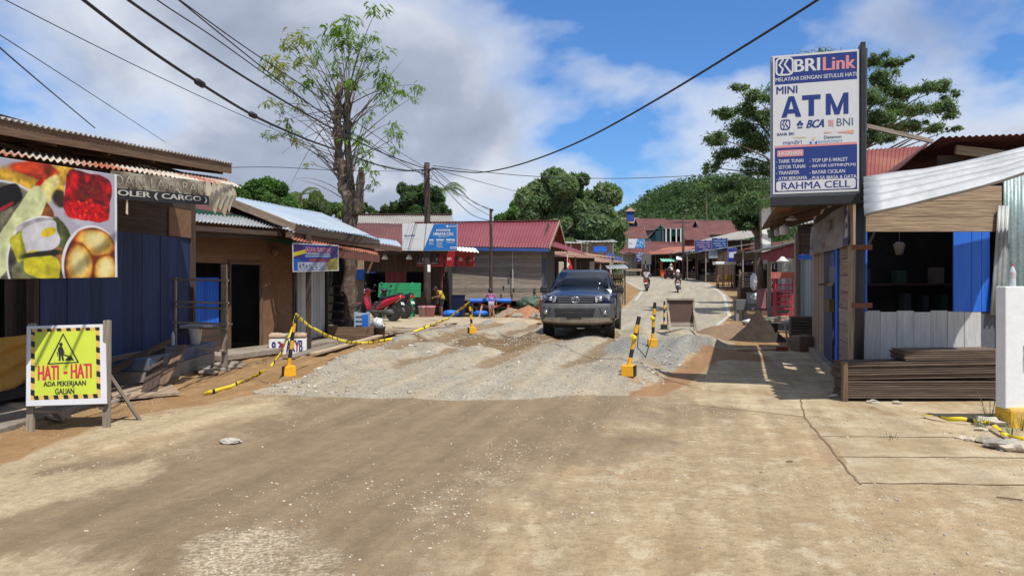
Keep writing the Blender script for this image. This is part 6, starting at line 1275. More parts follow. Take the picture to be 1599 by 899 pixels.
# red wire trolley
p = G(1226, 26); p.z -= .02; t = thing('display_rack', 'tall pink red steel rack with a faded orange top board', 'rack', p); RP = mat('pink_red_steel', (.50, .03, .07), .5, 0, (.42, .05, .07), 4)
ux = Vector((.96, -.2, 0)).normalized(); uy = Vector((.2, .96, 0)).normalized()
for sx in (-.31, .31):
    for sy in (0, .5): b = MB(); b.bar(p + ux * sx + uy * sy, p + ux * sx + uy * sy + UP * 1.85, .045, .045, tint=1); b.build('upright', RP, t)
for z in (.42, .62, .85, 1.05, 1.25, 1.45): b = MB(); b.bar(p + ux * -.3 + UP * z, p + ux * .3 + UP * z, .03, .035, tint=1); b.bar(p + ux * -.3 + UP * z + uy * .5, p + ux * .3 + UP * z + uy * .5, .03, .03, tint=1); b.build('rail', RP, t)
for k in range(3): b = MB(); b.bar(p + ux * (-.15 + .15 * k) + UP * .62 + uy * .02, p + ux * (-.15 + .15 * k) + UP * 1.5 + uy * .02, .02, .02, tint=1); b.build('bar', RP, t)
b = MB(); b.frame(p + UP * 1.78 + ux * -.05 - uy * .05, ux, uy, UP, .86, .1, .22, 1); b.build('top_board', mat('faded_orange_board', (.48, .13, .08), .7, 0, (.5, .2, .14), 3), t)
# sand heaps
def heap(name, label, c, rx, ry, h, m, seed, n=46, sharp=1.2):
    c = Vector(c); g = np.linspace(-1, 1, n); u, v = np.meshgrid(g, g); r = np.hypot(u, v); th = np.arctan2(v, u)
    rr = r * (1 + .35 * (fbm(np.cos(th) * 1.5 + seed, np.sin(th) * 1.5 + seed, 3) - .5)); X = c.x + u * rx; Y = c.y + v * ry
    Z = zg(X, Y) - .06 + h * np.clip(1 - rr, 0, 1) ** sharp * (1 + .5 * (fbm(u * 3 + seed, v * 3, 4) - .5)) + .10 * h * (fbm(u * 9, v * 9 + seed, 3) - .5) * (rr < 1.05)
    i = (np.arange(n - 1)[:, None] * n + np.arange(n - 1)[None]).ravel(); keep = (rr[:-1, :-1].ravel() < 1.08); i = i[keep]; Q = np.stack([i, i + 1, i + n + 1, i + n], 1)
    V = np.stack([X, Y, Z], -1).reshape(-1, 3) - np.array(c); o = np_mesh(name, V, Q, [m], True); o.location = c; return tag(o, label, 'heap')
SHADESAND = mat('shade_darkened_sand', (.026, .017, .011), .95, 0, (.042, .029, .018), 3, (.4, .65), .3, 30, bump=.8, bscale=18)  # shade over the heap is put into this dark sand colour
BROWNSAND = mat('brown_sand', (.25, .165, .095), .95, 0, (.18, .115, .065), 2.5, (.4, .65), .3, 22, bump=.9, bscale=12)
c = G(1184, 20.2); heap('sand_heap', 'heap of sand coloured dark brown for shade at the right roadside', c, .82, .9, .78, SHADESAND, 2.2, sharp=1.15)
c = G(1145, 21.6); heap('sand_heap', 'low light brown mound of sand left of the dark heap', c, 1.55, 1.7, .48, BROWNSAND, 5.1)
c = G(1115, 22.0); heap('sand_heap', 'flat spread of brown sand at the street edge before the brown barrier board', c, 2.1, .9, .18, BROWNSAND, 8.4)
ODIRT = mat('orange_clay', (.36, .155, .07), .95, 0, (.30, .19, .12), 2, (.42, .62), .3, 16, bump=.9, bscale=9)
c = G(826, 30.5); heap('clay_heap', 'orange clay heap left of the truck', c, 1.5, 1.2, .62, ODIRT, 3.3)
c = G(797, 30.8); heap('clay_heap', 'grey and tan rubble heap below the grey wooden wall', c, 1.15, .8, .55, mat('tan_rubble', (.25, .19, .13), .95, 0, (.33, .22, .14), 3, (.4, .6), .3, bump=.9, bscale=7), 6.6)
for k in range(14):
    px = random.uniform(775, 842); b = MB(); p = G(px, random.uniform(29.0, 30.0)); r = random.uniform(.07, .2); b.blob(p + UP * r * .4, r, 1, .35, sq=(1.2, 1, .7)); o = b.build('clay_lump', ODIRT if k % 2 else CONCRETE, None)
    tag(o, ('orange clay lump' if k % 2 else 'grey concrete lump') + ' lying at the foot of the heaps left of the truck', 'lump', 'orange lumps by the heaps' if k % 2 else 'grey lumps by the heaps')
b = MB(); c = G(837, 31.6); b.blob(c + UP * .55, .52, 3, .12, 1, (1.5, .8, .65), seed=4); o = b.build('green_tarp_bundle', mat('olive_tarp', (.05, .09, .06), .7, 0, (.12, .15, .10), 2.5, (.45, .6), .2, bump=.6, bscale=6), None, True); tag(o, 'crumpled dark green tarpaulin bundle under the house floor', 'tarpaulin')
# shovel, board, block on the right pavement
p = gp(1232, 548); t = thing('shovel', 'shovel with a wooden handle and red blade leaning by the stone block', 'shovel', p); b = MB(); b.tube([p + UP * .05, at(1225, 505, p.y + .45)], .022, 8); b.build('handle', W_TAN, t, True)
b = MB(); b.frame(p + Vector((-.16, 0, .05)), Vector((1, 0, 0)), Vector((0, 1, 0)), UP, .30, .05, .10, 1, .8); b.build('blade', mat('dull_red_steel', (.26, .05, .035), .6, fine=.15), t, bevel=.01)
b = MB(); b.bar(gp(1148, 547) + UP * .02, gp(1214, 546) + UP * .02, .10, .03, tint=1.2); o = b.build('loose_board', W_PALE, None); tag(o, 'pale batten standing in for a sunlit strip across the pavement left of the shovel', 'board')  # added board, its pale colour stands in for a sunlit strip of concrete
p = gp(1258, 549); t = MB(); t.frame(p + UP * .17 + Vector((0, .2, 0)), Vector((.95, .3, 0)), Vector((-.3, .95, 0)), UP, .42, .34, .36, .95, .93); o = t.build('stone_block', mat('tan_stone', (.27, .20, .13), .95, 0, (.19, .13, .08), 2.5, (.4, .65), .25, bump=.8, bscale=9), None, bevel=.03); tag(o, 'rough tan stone block standing at the foot of the shop wall', 'block')
for k in range(9):
    b = MB(); z = .06 + .075 * k; b.bar((6.95 + .0 * k, 18.9, z), (8.1, 18.6, z), .5, .06, tint=random.uniform(.5, .9)); o = b.build('stacked_board', SB, None); tag(o, 'brown board in the far stack below the pale grey planks', 'board', 'boards of the far stack')
# clutter on the ground by the rack
b = MB(); c = G(1183, 26.6)
for k in range(9): b.blob(c + Vector((random.uniform(-.4, .45), random.uniform(-.3, .3), random.uniform(.04, .16))), random.uniform(.09, .18), 1, .3, random.uniform(.9, 1.1), (1.2, 1, .6))
o = b.build('rubbish_heap', mat('white_plastic_film', (.62, .62, .62), .5), None, True); tag(o, 'heap of crumpled white plastic before the dark ledge', 'rubbish', None, 'stuff')
b = MB(); b.box((9.8, 28.2, ZG(9.8, 28.2) - .1), (12.3, 28.7, ZG(9.8, 28.2) + .62), 1); o = b.build('dark_ledge', mat('dark_stained_concrete', (.12, .10, .085), .95, 0, (.16, .13, .10), 2), None, bevel=.02); tag(o, 'dark stained concrete ledge below the cluttered stalls', 'ledge')
p = G(1156, 29.5); t = thing('stool', 'grey block stool standing at the street edge', 'stool', p); b = MB(); b.frame(p + UP * .62, Vector((1, 0, 0)), Vector((0, 1, 0)), UP, .46, .42, .42, 1); b.build('seat', mat('dark_grey_block', (.12, .12, .12), .9), t, bevel=.02)
for sx in (-.16, .16): b = MB(); b.bar(p + Vector((sx, 0, 0)), p + Vector((sx * .9, 0, .42)), .10, .3); b.build('leg', WALL_GREY, t)
p = G(1166, 46); t = thing('slatted_crate', 'tall slatted timber crate at the right roadside', 'crate', p); b = MB()
for k in range(6): b.bar(p + Vector((-.5, -.3, .75 + .16 * k)), p + Vector((.5, -.3, .75 + .16 * k)), .03, .09)
b.build('slats', W_TAN, t); b = MB(); b.frame(p + UP * .34, Vector((1, 0, 0)), Vector((0, 1, 0)), UP, .95, .7, .66, .8); b.build('lower_box', W_BROWN, t)
for sx in (-.5, .5): b = MB(); b.bar(p + Vector((sx, -.25, 0)), p + Vector((sx, -.25, 1.75)), .07, .07); b.build('post', W_TAN, t)
b = MB(); c = at(1177, 440, 36); b.blob(c, .36, 2, .14, 1, (.45, .35, 1.15), seed=3); o = b.build('white_sack', SIGN_WHITE, None, True); tag(o, 'white sack hanging beside the slatted crate', 'sack')
b = MB(); c = G(1184, 34); b.blob(c + UP * .75, .22, 2, .2, 1, (1.5, .8, .8), seed=8); o = b.build('white_bag', SIGN_WHITE, None, True); tag(o, 'white plastic bag lying below the hanging sack', 'bag')
for px, Y, w, h, m, lb in ((1197, 33, .7, .8, WALL_PINK, 'dull red cabinet under the red canopy'), (1215, 31, .8, .75, mat('maroon_cloth', (.12, .025, .03), .8), 'maroon covered table beside the post'), (1183, 36.5, .9, .5, WALL_GREY, 'grey box at the foot of the hanging sack')):
    p = G(px, Y); t = MB(); t.frame(p + UP * (h / 2 + .3), Vector((1, 0, 0)), Vector((0, 1, 0)), UP, w, .6, h, 1); t.frame(p + UP * .16, Vector((1, 0, 0)), Vector((0, 1, 0)), UP, w * .9, .5, .34, .6); t.frame(p + UP * (h + .32), Vector((1, 0, 0)), Vector((0, 1, 0)), UP, w * 1.06, .64, .04, .9); o = t.build('cabinet', m, None, bevel=.02); tag(o, lb, 'cabinet')
for px, py, Y, r, m, lb in ((1209, 506, 23.5, .13, GREY_PLASTIC, 'grey plastic pail at the foot of the red rack'), (1196, 506, 24.0, .17, mat('cream_green_plastic', (.40, .42, .2), .5), 'pale green tub left of the red rack')):
    p = G(px, Y); t = thing('pail', lb, 'pail', p); b = MB(); b.lathe([(r * .8, 0), (r, r * 1.8), (r * 1.06, r * 1.8), (r * 1.06, r * 2), (r * .9, r * 2), (r * .7, .02)], p, n=16); b.build('tub', m, t, True)
for k, (px, Y, w, h) in enumerate(((1208, 25.2, .8, .30), (1224, 25.0, .7, .35), (1238, 24.6, .6, .28), (1214, 24.3, .6, .16))):
    p = G(px, Y); b = MB(); b.frame(p + UP * h / 2, Vector((.9, .4, 0)).normalized(), Vector((-.4, .9, 0)).normalized(), UP, w, .45, h, .9); b.frame(p + UP * (h + .03), Vector((.8, .6, 0)), Vector((-.6, .8, 0)), UP, w * .8, .3, .05, 1); o = b.build('scrap_box', (ZINC_OLD, W_TAN, WALL_GREY, W_GREY)[k], None, bevel=.01); tag(o, ('bent grey sheet metal box left of the red rack', 'tan crate inside the foot of the red rack', 'grey box right of the red rack', 'low weathered box before the red rack')[k], 'box')
# things hanging under the canopy of the phone shop
def lamp(px, py, Y, r, label, m, kind):
    c = at(px, py, Y); t = thing('hanging_lamp', label, 'lamp', c); b = MB()
    if kind == 'shade': b.lathe([(r * .12, r * .7), (r * .3, r * .62), (r * .55, r * .3), (r, r * -.05), (r, -r * .2), (r * .8, -r * .2)], c, n=18)
    else: b.lathe([(r * .2, r * 1.2), (r * .28, r * .95), (r * .85, r * .75), (r, r * .4), (r * .96, -r * .8), (r * .8, -r * .95), (r * .1, -r)], c, n=18)
    b.build('lamp_shade', m, t, True); b = MB(); b.tube([c + UP * r * .6, Vector((c.x, c.y, 2.85))], .008, 5); b.build('cord', CABLE, t); return t
WARMW = mat('cream_shade', (.60, .58, .54), .5, fine=.04)
lamp(1236, 342, 13.2, .095, 'white cone shade lamp hanging under the brown canopy', WARMW, 'shade'); lamp(1225, 359, 13.8, .09, 'white jug shaped lamp below the cone shade', WARMW, 'jug')
lamp(1215, 363, 14.4, .075, 'cream jug lamp left of the white one', mat('cream_jug', (.40, .38, .32), .5), 'jug'); lamp(1205, 366, 14.8, .075, 'olive green jug hanging at the outer edge of the canopy', mat('olive_jug', (.13, .16, .07), .5), 'jug')
lamp(1222, 407, 25, .2, 'white shade lamp hanging under the red canopy', WARMW, 'shade')
b = MB(); c = at(1229, 326, 12.6); b.lathe([(.12, -.08), (.15, .0), (.15, .09), (.12, .1)], c, n=14); b.tube([c + UP * .05, c + UP * .4], .006, 5); o = b.build('woven_basket', mat('orange_basket', (.36, .12, .04), .8, 0, (.25, .08, .03), 9), None); tag(o, 'orange woven basket hanging under the lightbox sign', 'basket')
# ================================================================== VEHICLES
TW = 5.3
def pickup():
    t = thing('pickup_truck', 'dark blue pickup truck with muddy grey bumper driving towards the camera', 'truck', (0, 0, 0))
    PAINTB = mat('dark_blue_car_paint', (0.006, 0.012, 0.034), .24, .0, (0.009, 0.016, 0.040), 2, (.4, .7), .05, 9, coat=.4, col3=(.17, .13, .09), scale3=1.2, lim3=(.74, .95))
    MUDBODY = mat('mud_dusted_paint', (0.045, 0.05, 0.06), .5, 0, (.21, .165, .115), 1.7, (.42, .72), .15, 10)
    BUMP = mat('dusty_bumper_plastic', (0.075, 0.08, 0.088), .55, 0, (.15, .13, .105), 2.2, (.45, .75), .12, 12)
    MUD = mat('mud_coated_plastic', (0.20, 0.165, 0.12), .85, 0, (.11, .10, .085), 3, (.45, .68), .2, 14)
    def sec(y, P): pts = [Vector((x, y, z)) for x, z in P]; return [Vector((-p.x, p.y, p.z)) for p in pts] + pts[::-1][1 if P[-1][0] == 0 else 0:]
    def arch(y, yc):
        d = abs(y - yc); r = .50
        return .45 + (math.sqrt(max(0, r * r - d * d)) * .98 if d < r else 0)
    # upper body: fenders, bonnet, doors, bed
    secs = []; ys = [.07, .13, .25, .42, .47, .55, .65, .78, .95, 1.12, 1.25, 1.35, 1.43, 1.47, 1.6, 2.2, 2.9, 2.95, 3.4, 3.5, 3.58, 3.7, 3.85, 4.0, 4.15, 4.3, 4.42, 4.5, 4.9, 5.2, 5.25]
    for y in ys:
        f = min(1, max(0, (y - .07) / .40)); f = f ** .6; yy = 1.0 if y < 2 else 4.0
        lo = max(arch(y, yy) if y > .46 else .84 - .1 * f, .45)
        w = .70 + .215 * f; zs = 1.06 + .045 * f + .055 * min(1, max(0, (y - .4) / 1.0)); top = zs + .04 + .07 * min(1, max(0, (y - .07) / .6)) + .07 * min(1, max(0, (y - .6) / .9))
        if y > 2.92: zs, top, w = 1.20, 1.20, .90
        fl = 0.02 if (arch(y, yy) > .47 and y > .46) else 0
        secs.append(sec(y, [(w - .02 + fl, lo), (w + fl, lo + .10), (w + .012, max(lo + .14, zs - .22)), (w - .03, zs - .02), (w - .10, zs + .02), (w * .62, top), (0, top + .015)]))
    b = MB(); b.loft(secs, True); body = b.build('body', PAINTB, t, True)
    body.modifiers.new('edges', 'EDGE_SPLIT').split_angle = R(50)
    # cabin
    def ring(z, y0, y1, w0, w1, n=6):
        L_ = []
        for k in range(n + 1): a = k / n; L_.append((-w0 + 2 * w0 * a, y0 + .10 * (abs(2 * a - 1) ** 2.4)))
        return [Vector((x, y, z)) for x, y in L_] + [Vector((w1, y1, z)), Vector((-w1, y1, z))]
    b = MB(); b.loft([ring(1.20, 1.36, 2.86, .82, .86), ring(1.28, 1.40, 2.86, .79, .83), ring(1.50, 1.66, 2.82, .73, .75), ring(1.70, 1.92, 2.76, .665, .68), ring(1.775, 2.08, 2.70, .61, .62), ring(1.80, 2.22, 2.62, .52, .53)], True); cab = b.build('cabin', PAINTB, t, True)
    cab.modifiers.new('edges', 'EDGE_SPLIT').split_angle = R(38)
    def glass(name, ps, off):
        b = MB(); b.add([p + off for p in ps], [tuple(range(len(ps)))]); o = b.build(name, GLASS_DARK, t); s = o.modifiers.new('thickness', 'SOLIDIFY'); s.thickness = .008; return o
    # windscreen follows the bowed front of the cabin
    b = MB(); A_ = ring(1.29, 1.41, 0, .73, 0)[:7]; B_ = ring(1.50, 1.66, 0, .68, 0)[:7]; C_ = ring(1.715, 1.94, 0, .61, 0)[:7]; off = Vector((0, -.025, .012))
    b.add([p + off for p in A_ + B_ + C_], [(r * 7 + k, r * 7 + k + 1, (r + 1) * 7 + k + 1, (r + 1) * 7 + k) for r in range(2) for k in range(6)]); ws = b.build('windscreen', GLASS_DARK, t, True); s = ws.modifiers.new('thickness', 'SOLIDIFY'); s.thickness = .006; s.offset = 1
    b = MB(); b.bar((-.66, 1.385, 1.305), (.1, 1.36, 1.315), .012, .02, tint=1); b.bar((.0, 1.36, 1.325), (.64, 1.39, 1.312), .012, .02, tint=1); b.build('wiper', BLACK_PAINT, ws)
    for sx in (-1, 1):
        glass('side_window', [Vector((sx * .815, 1.56, 1.30)), Vector((sx * .845, 2.70, 1.30)), Vector((sx * .71, 2.62, 1.67)), Vector((sx * .69, 2.0, 1.67))][::sx], Vector((sx * .012, 0, .0)))
        b = MB(); b.frame((sx * .935, 2.2, .82), Vector((0, 1, 0)), Vector((1, 0, 0)), UP, 1.15, .012, .70, 1); d = b.build('door', MUDBODY, t, bevel=.006)
        b = MB(); b.bar((sx * .955, 2.5, 1.02), (sx * .955, 2.68, 1.02), .02, .03, tint=1); b.build('handle', CHROME, d)
        b = MB(); b.frame((sx * 1.03, 1.60, 1.26), Vector((1, 0, 0)), Vector((0, 1, 0)), UP, .20, .11, .17, 1, .85); m_ = b.build('mirror', BLACK_PAINT, t, bevel=.03)
        b = MB(); b.bar((sx * .86, 1.64, 1.20), (sx * .98, 1.62, 1.22), .05, .04, tint=1); b.build('mirror_arm', BLACK_PAINT, m_)
        b = MB(); b.box((sx * .915 - .03, 2.95, .62), (sx * .915 + .02, 3.45, 1.16), 1); b.build('bed_side', MUDBODY, t, bevel=.01)
    b = MB(); b.box((-.80, 2.98, 1.19), (.80, 5.18, 1.215), .6); b.build('bed_floor', BLACK_PAINT, t)
    # front: grille, lamps, bumper
    b = MB(); b.prism([(-.47, .055, 1.095), (.47, .055, 1.095), (.44, .035, .93), (-.44, .035, .93)], (0, .1, 0)); gr = b.build('grille', BLACK_PAINT, t)
    for z, w in ((1.075, .455), (1.02, .45), (.965, .44)): b = MB(); b.bar((-w, .028, z), (w, .028, z), .02, .022, tint=1); b.build('grille_bar', mat('dark_grey_chrome', (.20, .21, .23), .35, .7, fine=0), gr)
    b = MB()
    def ellipse(rx, rz, w, c, tilt=0): return [Vector((c[0] + rx * math.cos(a), c[1], c[2] + rz * math.sin(a))) for a in np.linspace(0, 2 * math.pi, 22)]
    c = (0, .012, 1.015); b.tube(ellipse(.098, .072, 0, c), .011, 6, False, 1); b.tube(ellipse(.035, .068, 0, c), .008, 6, False, 1); b.tube(ellipse(.075, .026, 0, (0, .012, 1.052)), .008, 6, False, 1); b.build('emblem', CHROME, gr, True)
    LENS = mat('lamp_lens', (.55, .57, .60), .12, .3, (.25, .26, .28), 9, (.45, .6), 0, spec=.8)
    for sx in (-1, 1):
        b = MB(); P_ = [(sx * .475, .058, 1.09), (sx * .68, .10, 1.125), (sx * .845, .26, 1.13), (sx * .84, .26, 1.03), (sx * .72, .10, .945), (sx * .50, .045, .95)]
        b.prism(P_[::sx], (0, .10, 0)); h = b.build('headlight', LENS, t, bevel=.012)
        b = MB(); b.lathe([(.055, 0), (.06, .012), (.03, .02)], (sx * .62, .045, 1.03), (0, -1, 0), 16); b.build('lamp_bowl', CHROME, h, True)
        b = MB(); P_ = [(sx * .60, -.032, .81), (sx * .80, .035, .83), (sx * .84, .07, .62), (sx * .66, -.025, .66)]; b.prism(P_[::sx], (0, .05, 0)); f = b.build('fog_lamp_recess', BLACK_PAINT, t)
        b = MB(); b.lathe([(.05, 0), (.055, .01), (.02, .016)], (sx * .735, .0, .70), (0, -1, 0), 14); b.build('fog_lamp', CHROME, f, True)
    b = MB(); bs = []
    for x, yo in ((-.93, .36), (-.915, .20), (-.86, .07), (-.70, -.01), (-.4, -.045), (0, -.055), (.4, -.045), (.70, -.01), (.86, .07), (.915, .20), (.93, .36)):
        bs.append([Vector((x, yo + .035, .92)), Vector((x, yo, .86)), Vector((x, yo - .005, .70)), Vector((x, yo + .01, .56)), Vector((x, yo + .30, .54)), Vector((x, yo + .30, .90))])
    b.loft(bs, True); b.build('bumper', BUMP, t, True).modifiers.new('edges', 'EDGE_SPLIT').split_angle = R(35)
    b = MB(); bs = []
    for x, yo, z in ((-.90, .30, .46), (-.86, .09, .44), (-.70, .005, .42), (-.4, -.03, .40), (0, -.04, .40), (.4, -.03, .40), (.70, .005, .42), (.86, .09, .44), (.90, .30, .46)):
        bs.append([Vector((x, yo - .012, .575)), Vector((x, yo - .02, z + .05)), Vector((x, yo + .06, z)), Vector((x, yo + .3, z + .02)), Vector((x, yo + .3, .57))])
    b.loft(bs, True); b.build('lower_valance', MUD, t, True).modifiers.new('edges', 'EDGE_SPLIT').split_angle = R(40)
    b = MB(); b.prism([(-.50, -.062, .80), (.50, -.062, .80), (.46, -.056, .625), (-.46, -.056, .625)], (0, .02, 0)); lg = b.build('lower_grille', BLACK_PAINT, t)
    for z in (.76, .71, .66): b = MB(); b.bar((-.47, -.066, z), (.47, -.066, z), .012, .016, tint=1); b.build('grille_bar', GREY_PLASTIC, lg)
    b = MB(); b.frame((0, -.078, .655), Vector((1, 0, 0)), Vector((0, 1, 0)), UP, .36, .015, .09, 1); b.build('number_plate', BLACK_PAINT, t)
    b = MB(); b.box((-.62, .35, .30), (.62, 1.5, .48), 1); b.box((-.45, 1.5, .36), (.45, 4.6, .55), 1); b.bar((-.7, .95, .38), (.7, .95, .38), .12, .12); b.bar((-.7, 4.0, .38), (.7, 4.0, .38), .13, .13); b.build('chassis', RUBBER, t)
    b = MB(); b.box((-.70, .5, .5), (.70, 1.4, .95), 1); b.box((-.70, 3.5, .5), (.70, 4.5, .95), 1); b.build('wheel_well', DARK, t)
    for y in (.95, 4.0):
        for sx in (-1, 1):
            w = thing_part('wheel', t); c_ = Vector((sx * .79, y, .375)); rot = R(4) if y < 2 else 0; ax = Vector((sx * math.cos(rot), math.sin(rot) * sx, 0))
            b = MB(); n = 36; prof = [(.23, -.12), (.33, -.135), (.362, -.12), (.375, -.06), (.375, .06), (.362, .12), (.33, .135), (.23, .12)]; b.lathe(prof, c_, ax, n)
            for k in range(36):
                a = 2 * math.pi * k / 36; A_ = ax.orthogonal().normalized(); B__ = ax.cross(A_); r_ = A_ * math.cos(a) + B__ * math.sin(a); tg = ax.cross(r_)
                for o_ in (-.095, -.03, .035, .10): b.frame(c_ + r_ * .376 + ax * o_ + tg * (.012 if int(o_ * 100) % 2 else -.012), tg, ax, r_, .042, .048, .022, random.uniform(.8, 1.1))
            b.build('tyre', RUBBER, w); b = MB(); b.lathe([(.0, .09), (.06, .10), (.10, .07), (.17, .06), (.215, .10), (.23, .11), (.23, .0)], c_, ax, 20, 1, False); b.build('rim', mat('dusty_alloy', (.25, .23, .20), .5, .5), w, True)
    b = MB(); b.tube([(-.10, 2.30, 1.76), (-.10, 2.36, 2.0)], .006, 5); b.build('aerial', BLACK_PAINT, t)
    return t
def thing_part(name, parent):
    o = bpy.data.objects.new(name, None); COL.objects.link(o); o.parent = parent; o.empty_display_size = .1; ORG[o.name] = ORG[parent.name]; return o
truck = pickup(); truck.rotation_euler = (R(-.6), 0, R(-11.0)); truck.location = (1.60, 19.15, 0.055); truck.scale = (1.02, 1, 1.03)

# ------------------------------------------------------------------ scooters
def scooter(label, paint, seat_m=BLACK_PAINT, plate=True, group=None, trim=GREY_PLASTIC):
    """rear wheel at the origin's foot, front towards +y"""
    t = thing('motor_scooter', label, 'motorcycle', (0, 0, 0), group); rw, fwy = .28, 1.27
    for y, nm in ((0, 'rear'), (fwy, 'front')):
        w = thing_part('wheel', t); c = Vector((0, y, rw)); b = MB(); b.lathe([(.20, -.045), (.25, -.055), (.278, -.03), (.283, 0), (.278, .03), (.25, .055), (.20, .045)], c, (1, 0, 0), 28); b.build('tyre', RUBBER, w, True)
        b = MB(); b.lathe([(.205, -.03), (.185, -.02), (.185, .02), (.205, .03)], c, (1, 0, 0), 24, 1, False); b.lathe([(.05, -.05), (.06, 0), (.05, .05)], c, (1, 0, 0), 12)
        for k in range(5): a = 2 * math.pi * k / 5; b.bar(c + Vector((0, .05 * math.cos(a), .05 * math.sin(a))), c + Vector((0, .19 * math.cos(a), .19 * math.sin(a))), .03, .03, tint=1)
        b.build('rim', mat('grey_alloy', (.35, .35, .36), .4, .7), w)
    def cs(y, z, w, h, n=10, p=2.6): return [Vector((w * abs(math.cos(a)) ** (2 / p) * (1 if math.cos(a) >= 0 else -1), y, z + h * abs(math.sin(a)) ** (2 / p) * (1 if math.sin(a) >= 0 else -1))) for a in np.linspace(0, 2 * math.pi, n, endpoint=False)]
    b = MB(); b.loft([cs(-.30, .83, .05, .035), cs(-.22, .79, .10, .065), cs(.0, .69, .15, .11), cs(.25, .60, .165, .14), cs(.45, .50, .16, .15), cs(.56, .40, .14, .10), cs(.62, .36, .12, .06)]); b.build('tail_fairing', paint, t, True)
    b = MB(); b.loft([cs(.40, .31, .13, .05), cs(.62, .30, .17, .05), cs(.95, .31, .15, .05)]); b.build('footboard', trim, t, True)
    b = MB(); b.loft([cs(.88, .34, .10, .10), cs(.97, .52, .20, .14), cs(1.02, .72, .21, .12), cs(1.02, .88, .15, .10), cs(1.0, .95, .09, .06)], True); b.build('front_shield', paint, t, True)
    b = MB(); b.loft([cs(-.28, .86, .07, .03), cs(-.15, .85, .12, .045), cs(.10, .79, .14, .06), cs(.35, .73, .13, .06), cs(.52, .70, .07, .05)]); b.build('seat', seat_m, t, True)
    b = MB(); b.tube([(-.33, .93, 1.02), (-.17, .99, 1.0), (0, 1.01, .97), (.17, .99, 1.0), (.33, .93, 1.02)], .016, 8); b.build('handlebar', BLACK_PAINT, t, True)
    b = MB(); b.loft([cs(.93, .98, .08, .05), cs(1.02, 1.0, .12, .075), cs(1.11, .97, .09, .05)]); b.build('handlebar_cover', paint, t, True)
    b = MB(); b.lathe([(.02, .06), (.085, .03), (.09, 0), (.05, -.02)], (0, 1.10, .98), (0, 1, 0), 14); b.build('headlight', CHROME, t, True)
    for sx in (-1, 1):
        b = MB(); b.tube([(sx * .2, .98, 1.01), (sx * .25, .96, 1.13), (sx * .27, .94, 1.17)], .008, 6); b.loft([cs(.925, 1.20, .05, .035), cs(.955, 1.20, .06, .042)]); 
        for i in range(len(b.v) - 20, len(b.v)): b.v[i] = (b.v[i][0] + sx * .28, b.v[i][1], b.v[i][2])
        b.build('mirror', BLACK_PAINT, t, True)
        b = MB(); b.bar((sx * .045, 1.06, .85), (sx * .06, fwy, rw), .03, .04, tint=1); b.build('fork', trim, t)
        b = MB(); b.blob((sx * .10, -.28, .78), .035, 2, 0, 1, (1, .7, .8)); b.build('indicator', mat('amber_lens', (.6, .22, .02), .3), t, True)
    b = MB(); b.loft([[Vector((sx * .06, fwy + .32 * math.cos(a), rw + .32 * math.sin(a))) for sx in (-1, 1)] + [Vector((sx * .06, fwy + .30 * math.cos(a), rw + .30 * math.sin(a))) for sx in (1, -1)] for a in np.linspace(R(20), R(160), 9)]); b.build('mudguard', paint, t)
    b = MB(); b.loft([[Vector((sx * .06, .31 * math.cos(a), rw + .31 * math.sin(a))) for sx in (-1, 1)] + [Vector((sx * .06, .29 * math.cos(a), rw + .29 * math.sin(a))) for sx in (1, -1)] for a in np.linspace(R(70), R(200), 9)]); b.build('rear_mudguard', BLACK_PAINT, t)
    b = MB(); b.tube([(.13, .45, .26), (.16, .2, .25), (.17, .0, .30), (.17, -.28, .36)], [.025, .05, .06, .055], 12); b.build('exhaust', trim, t, True)
    b = MB(); b.loft([cs(.42, .30, .10, .09), cs(.2, .29, .12, .11), cs(.0, .29, .10, .09)]); b.build('engine_case', trim, t, True)
    b = MB(); b.frame((0, -.325, .80), Vector((1, 0, 0)), Vector((0, 1, 0)), UP, .17, .03, .06, 1); b.build('tail_light', RED, t, bevel=.008)
    b = MB(); b.tube([(-.09, -.10, .87), (-.10, -.27, .91), (.10, -.27, .91), (.09, -.10, .87)], .013, 6); b.build('grab_rail', BLACK_PAINT, t)
    if plate: b = MB(); b.bar((0, -.30, .62), (0, -.335, .535), .20, .008, tint=1); b.build('number_plate', SIGN_WHITE, t)
    return t
def setbike(t, x, y, head, lean=0, dz=0):
    t.location = (x, y, ZG(x, y) + dz); t.rotation_euler = (0, R(lean), R(head))
REDP = mat('red_scooter_paint', (.40, .012, .03), .22, 0, fine=.03, coat=.5); WHITEP = mat('white_scooter_paint', (.62, .62, .60), .25, 0, fine=.03, coat=.4); BLKP = mat('black_scooter_paint', (.012, .012, .014), .2, 0, fine=.03, coat=.5)
s = scooter('glossy red scooter parked beside the pruned tree, tail towards the street', REDP); setbike(s, -4.16, 26.4, 68, 7); s.scale = (1.08,) * 3
s = scooter('black scooter parked behind the glossy red one', BLKP); setbike(s, -4.00, 28.1, 60, 7); s.scale = (1.05,) * 3
s = scooter('orange front scooter standing against the house corner behind the truck', mat('orange_scooter_paint', (.60, .14, .02), .3, 0, fine=.03)); p = G(857, 27.2); setbike(s, p.x, p.y, 172, 6)
RA, RB_, RC = G(1009, 55), G(1058.5, 53), G(1050, 82)
s = scooter('red scooter ridden up the far street by a person in grey', REDP); setbike(s, RA.x, RA.y, -14)
s = scooter('white scooter ridden up the right lane of the far street', WHITEP); setbike(s, RB_.x, RB_.y, -12)
s = scooter('dark scooter with a white clad rider, farthest along the street', BLKP); setbike(s, RC.x, RC.y, 24)
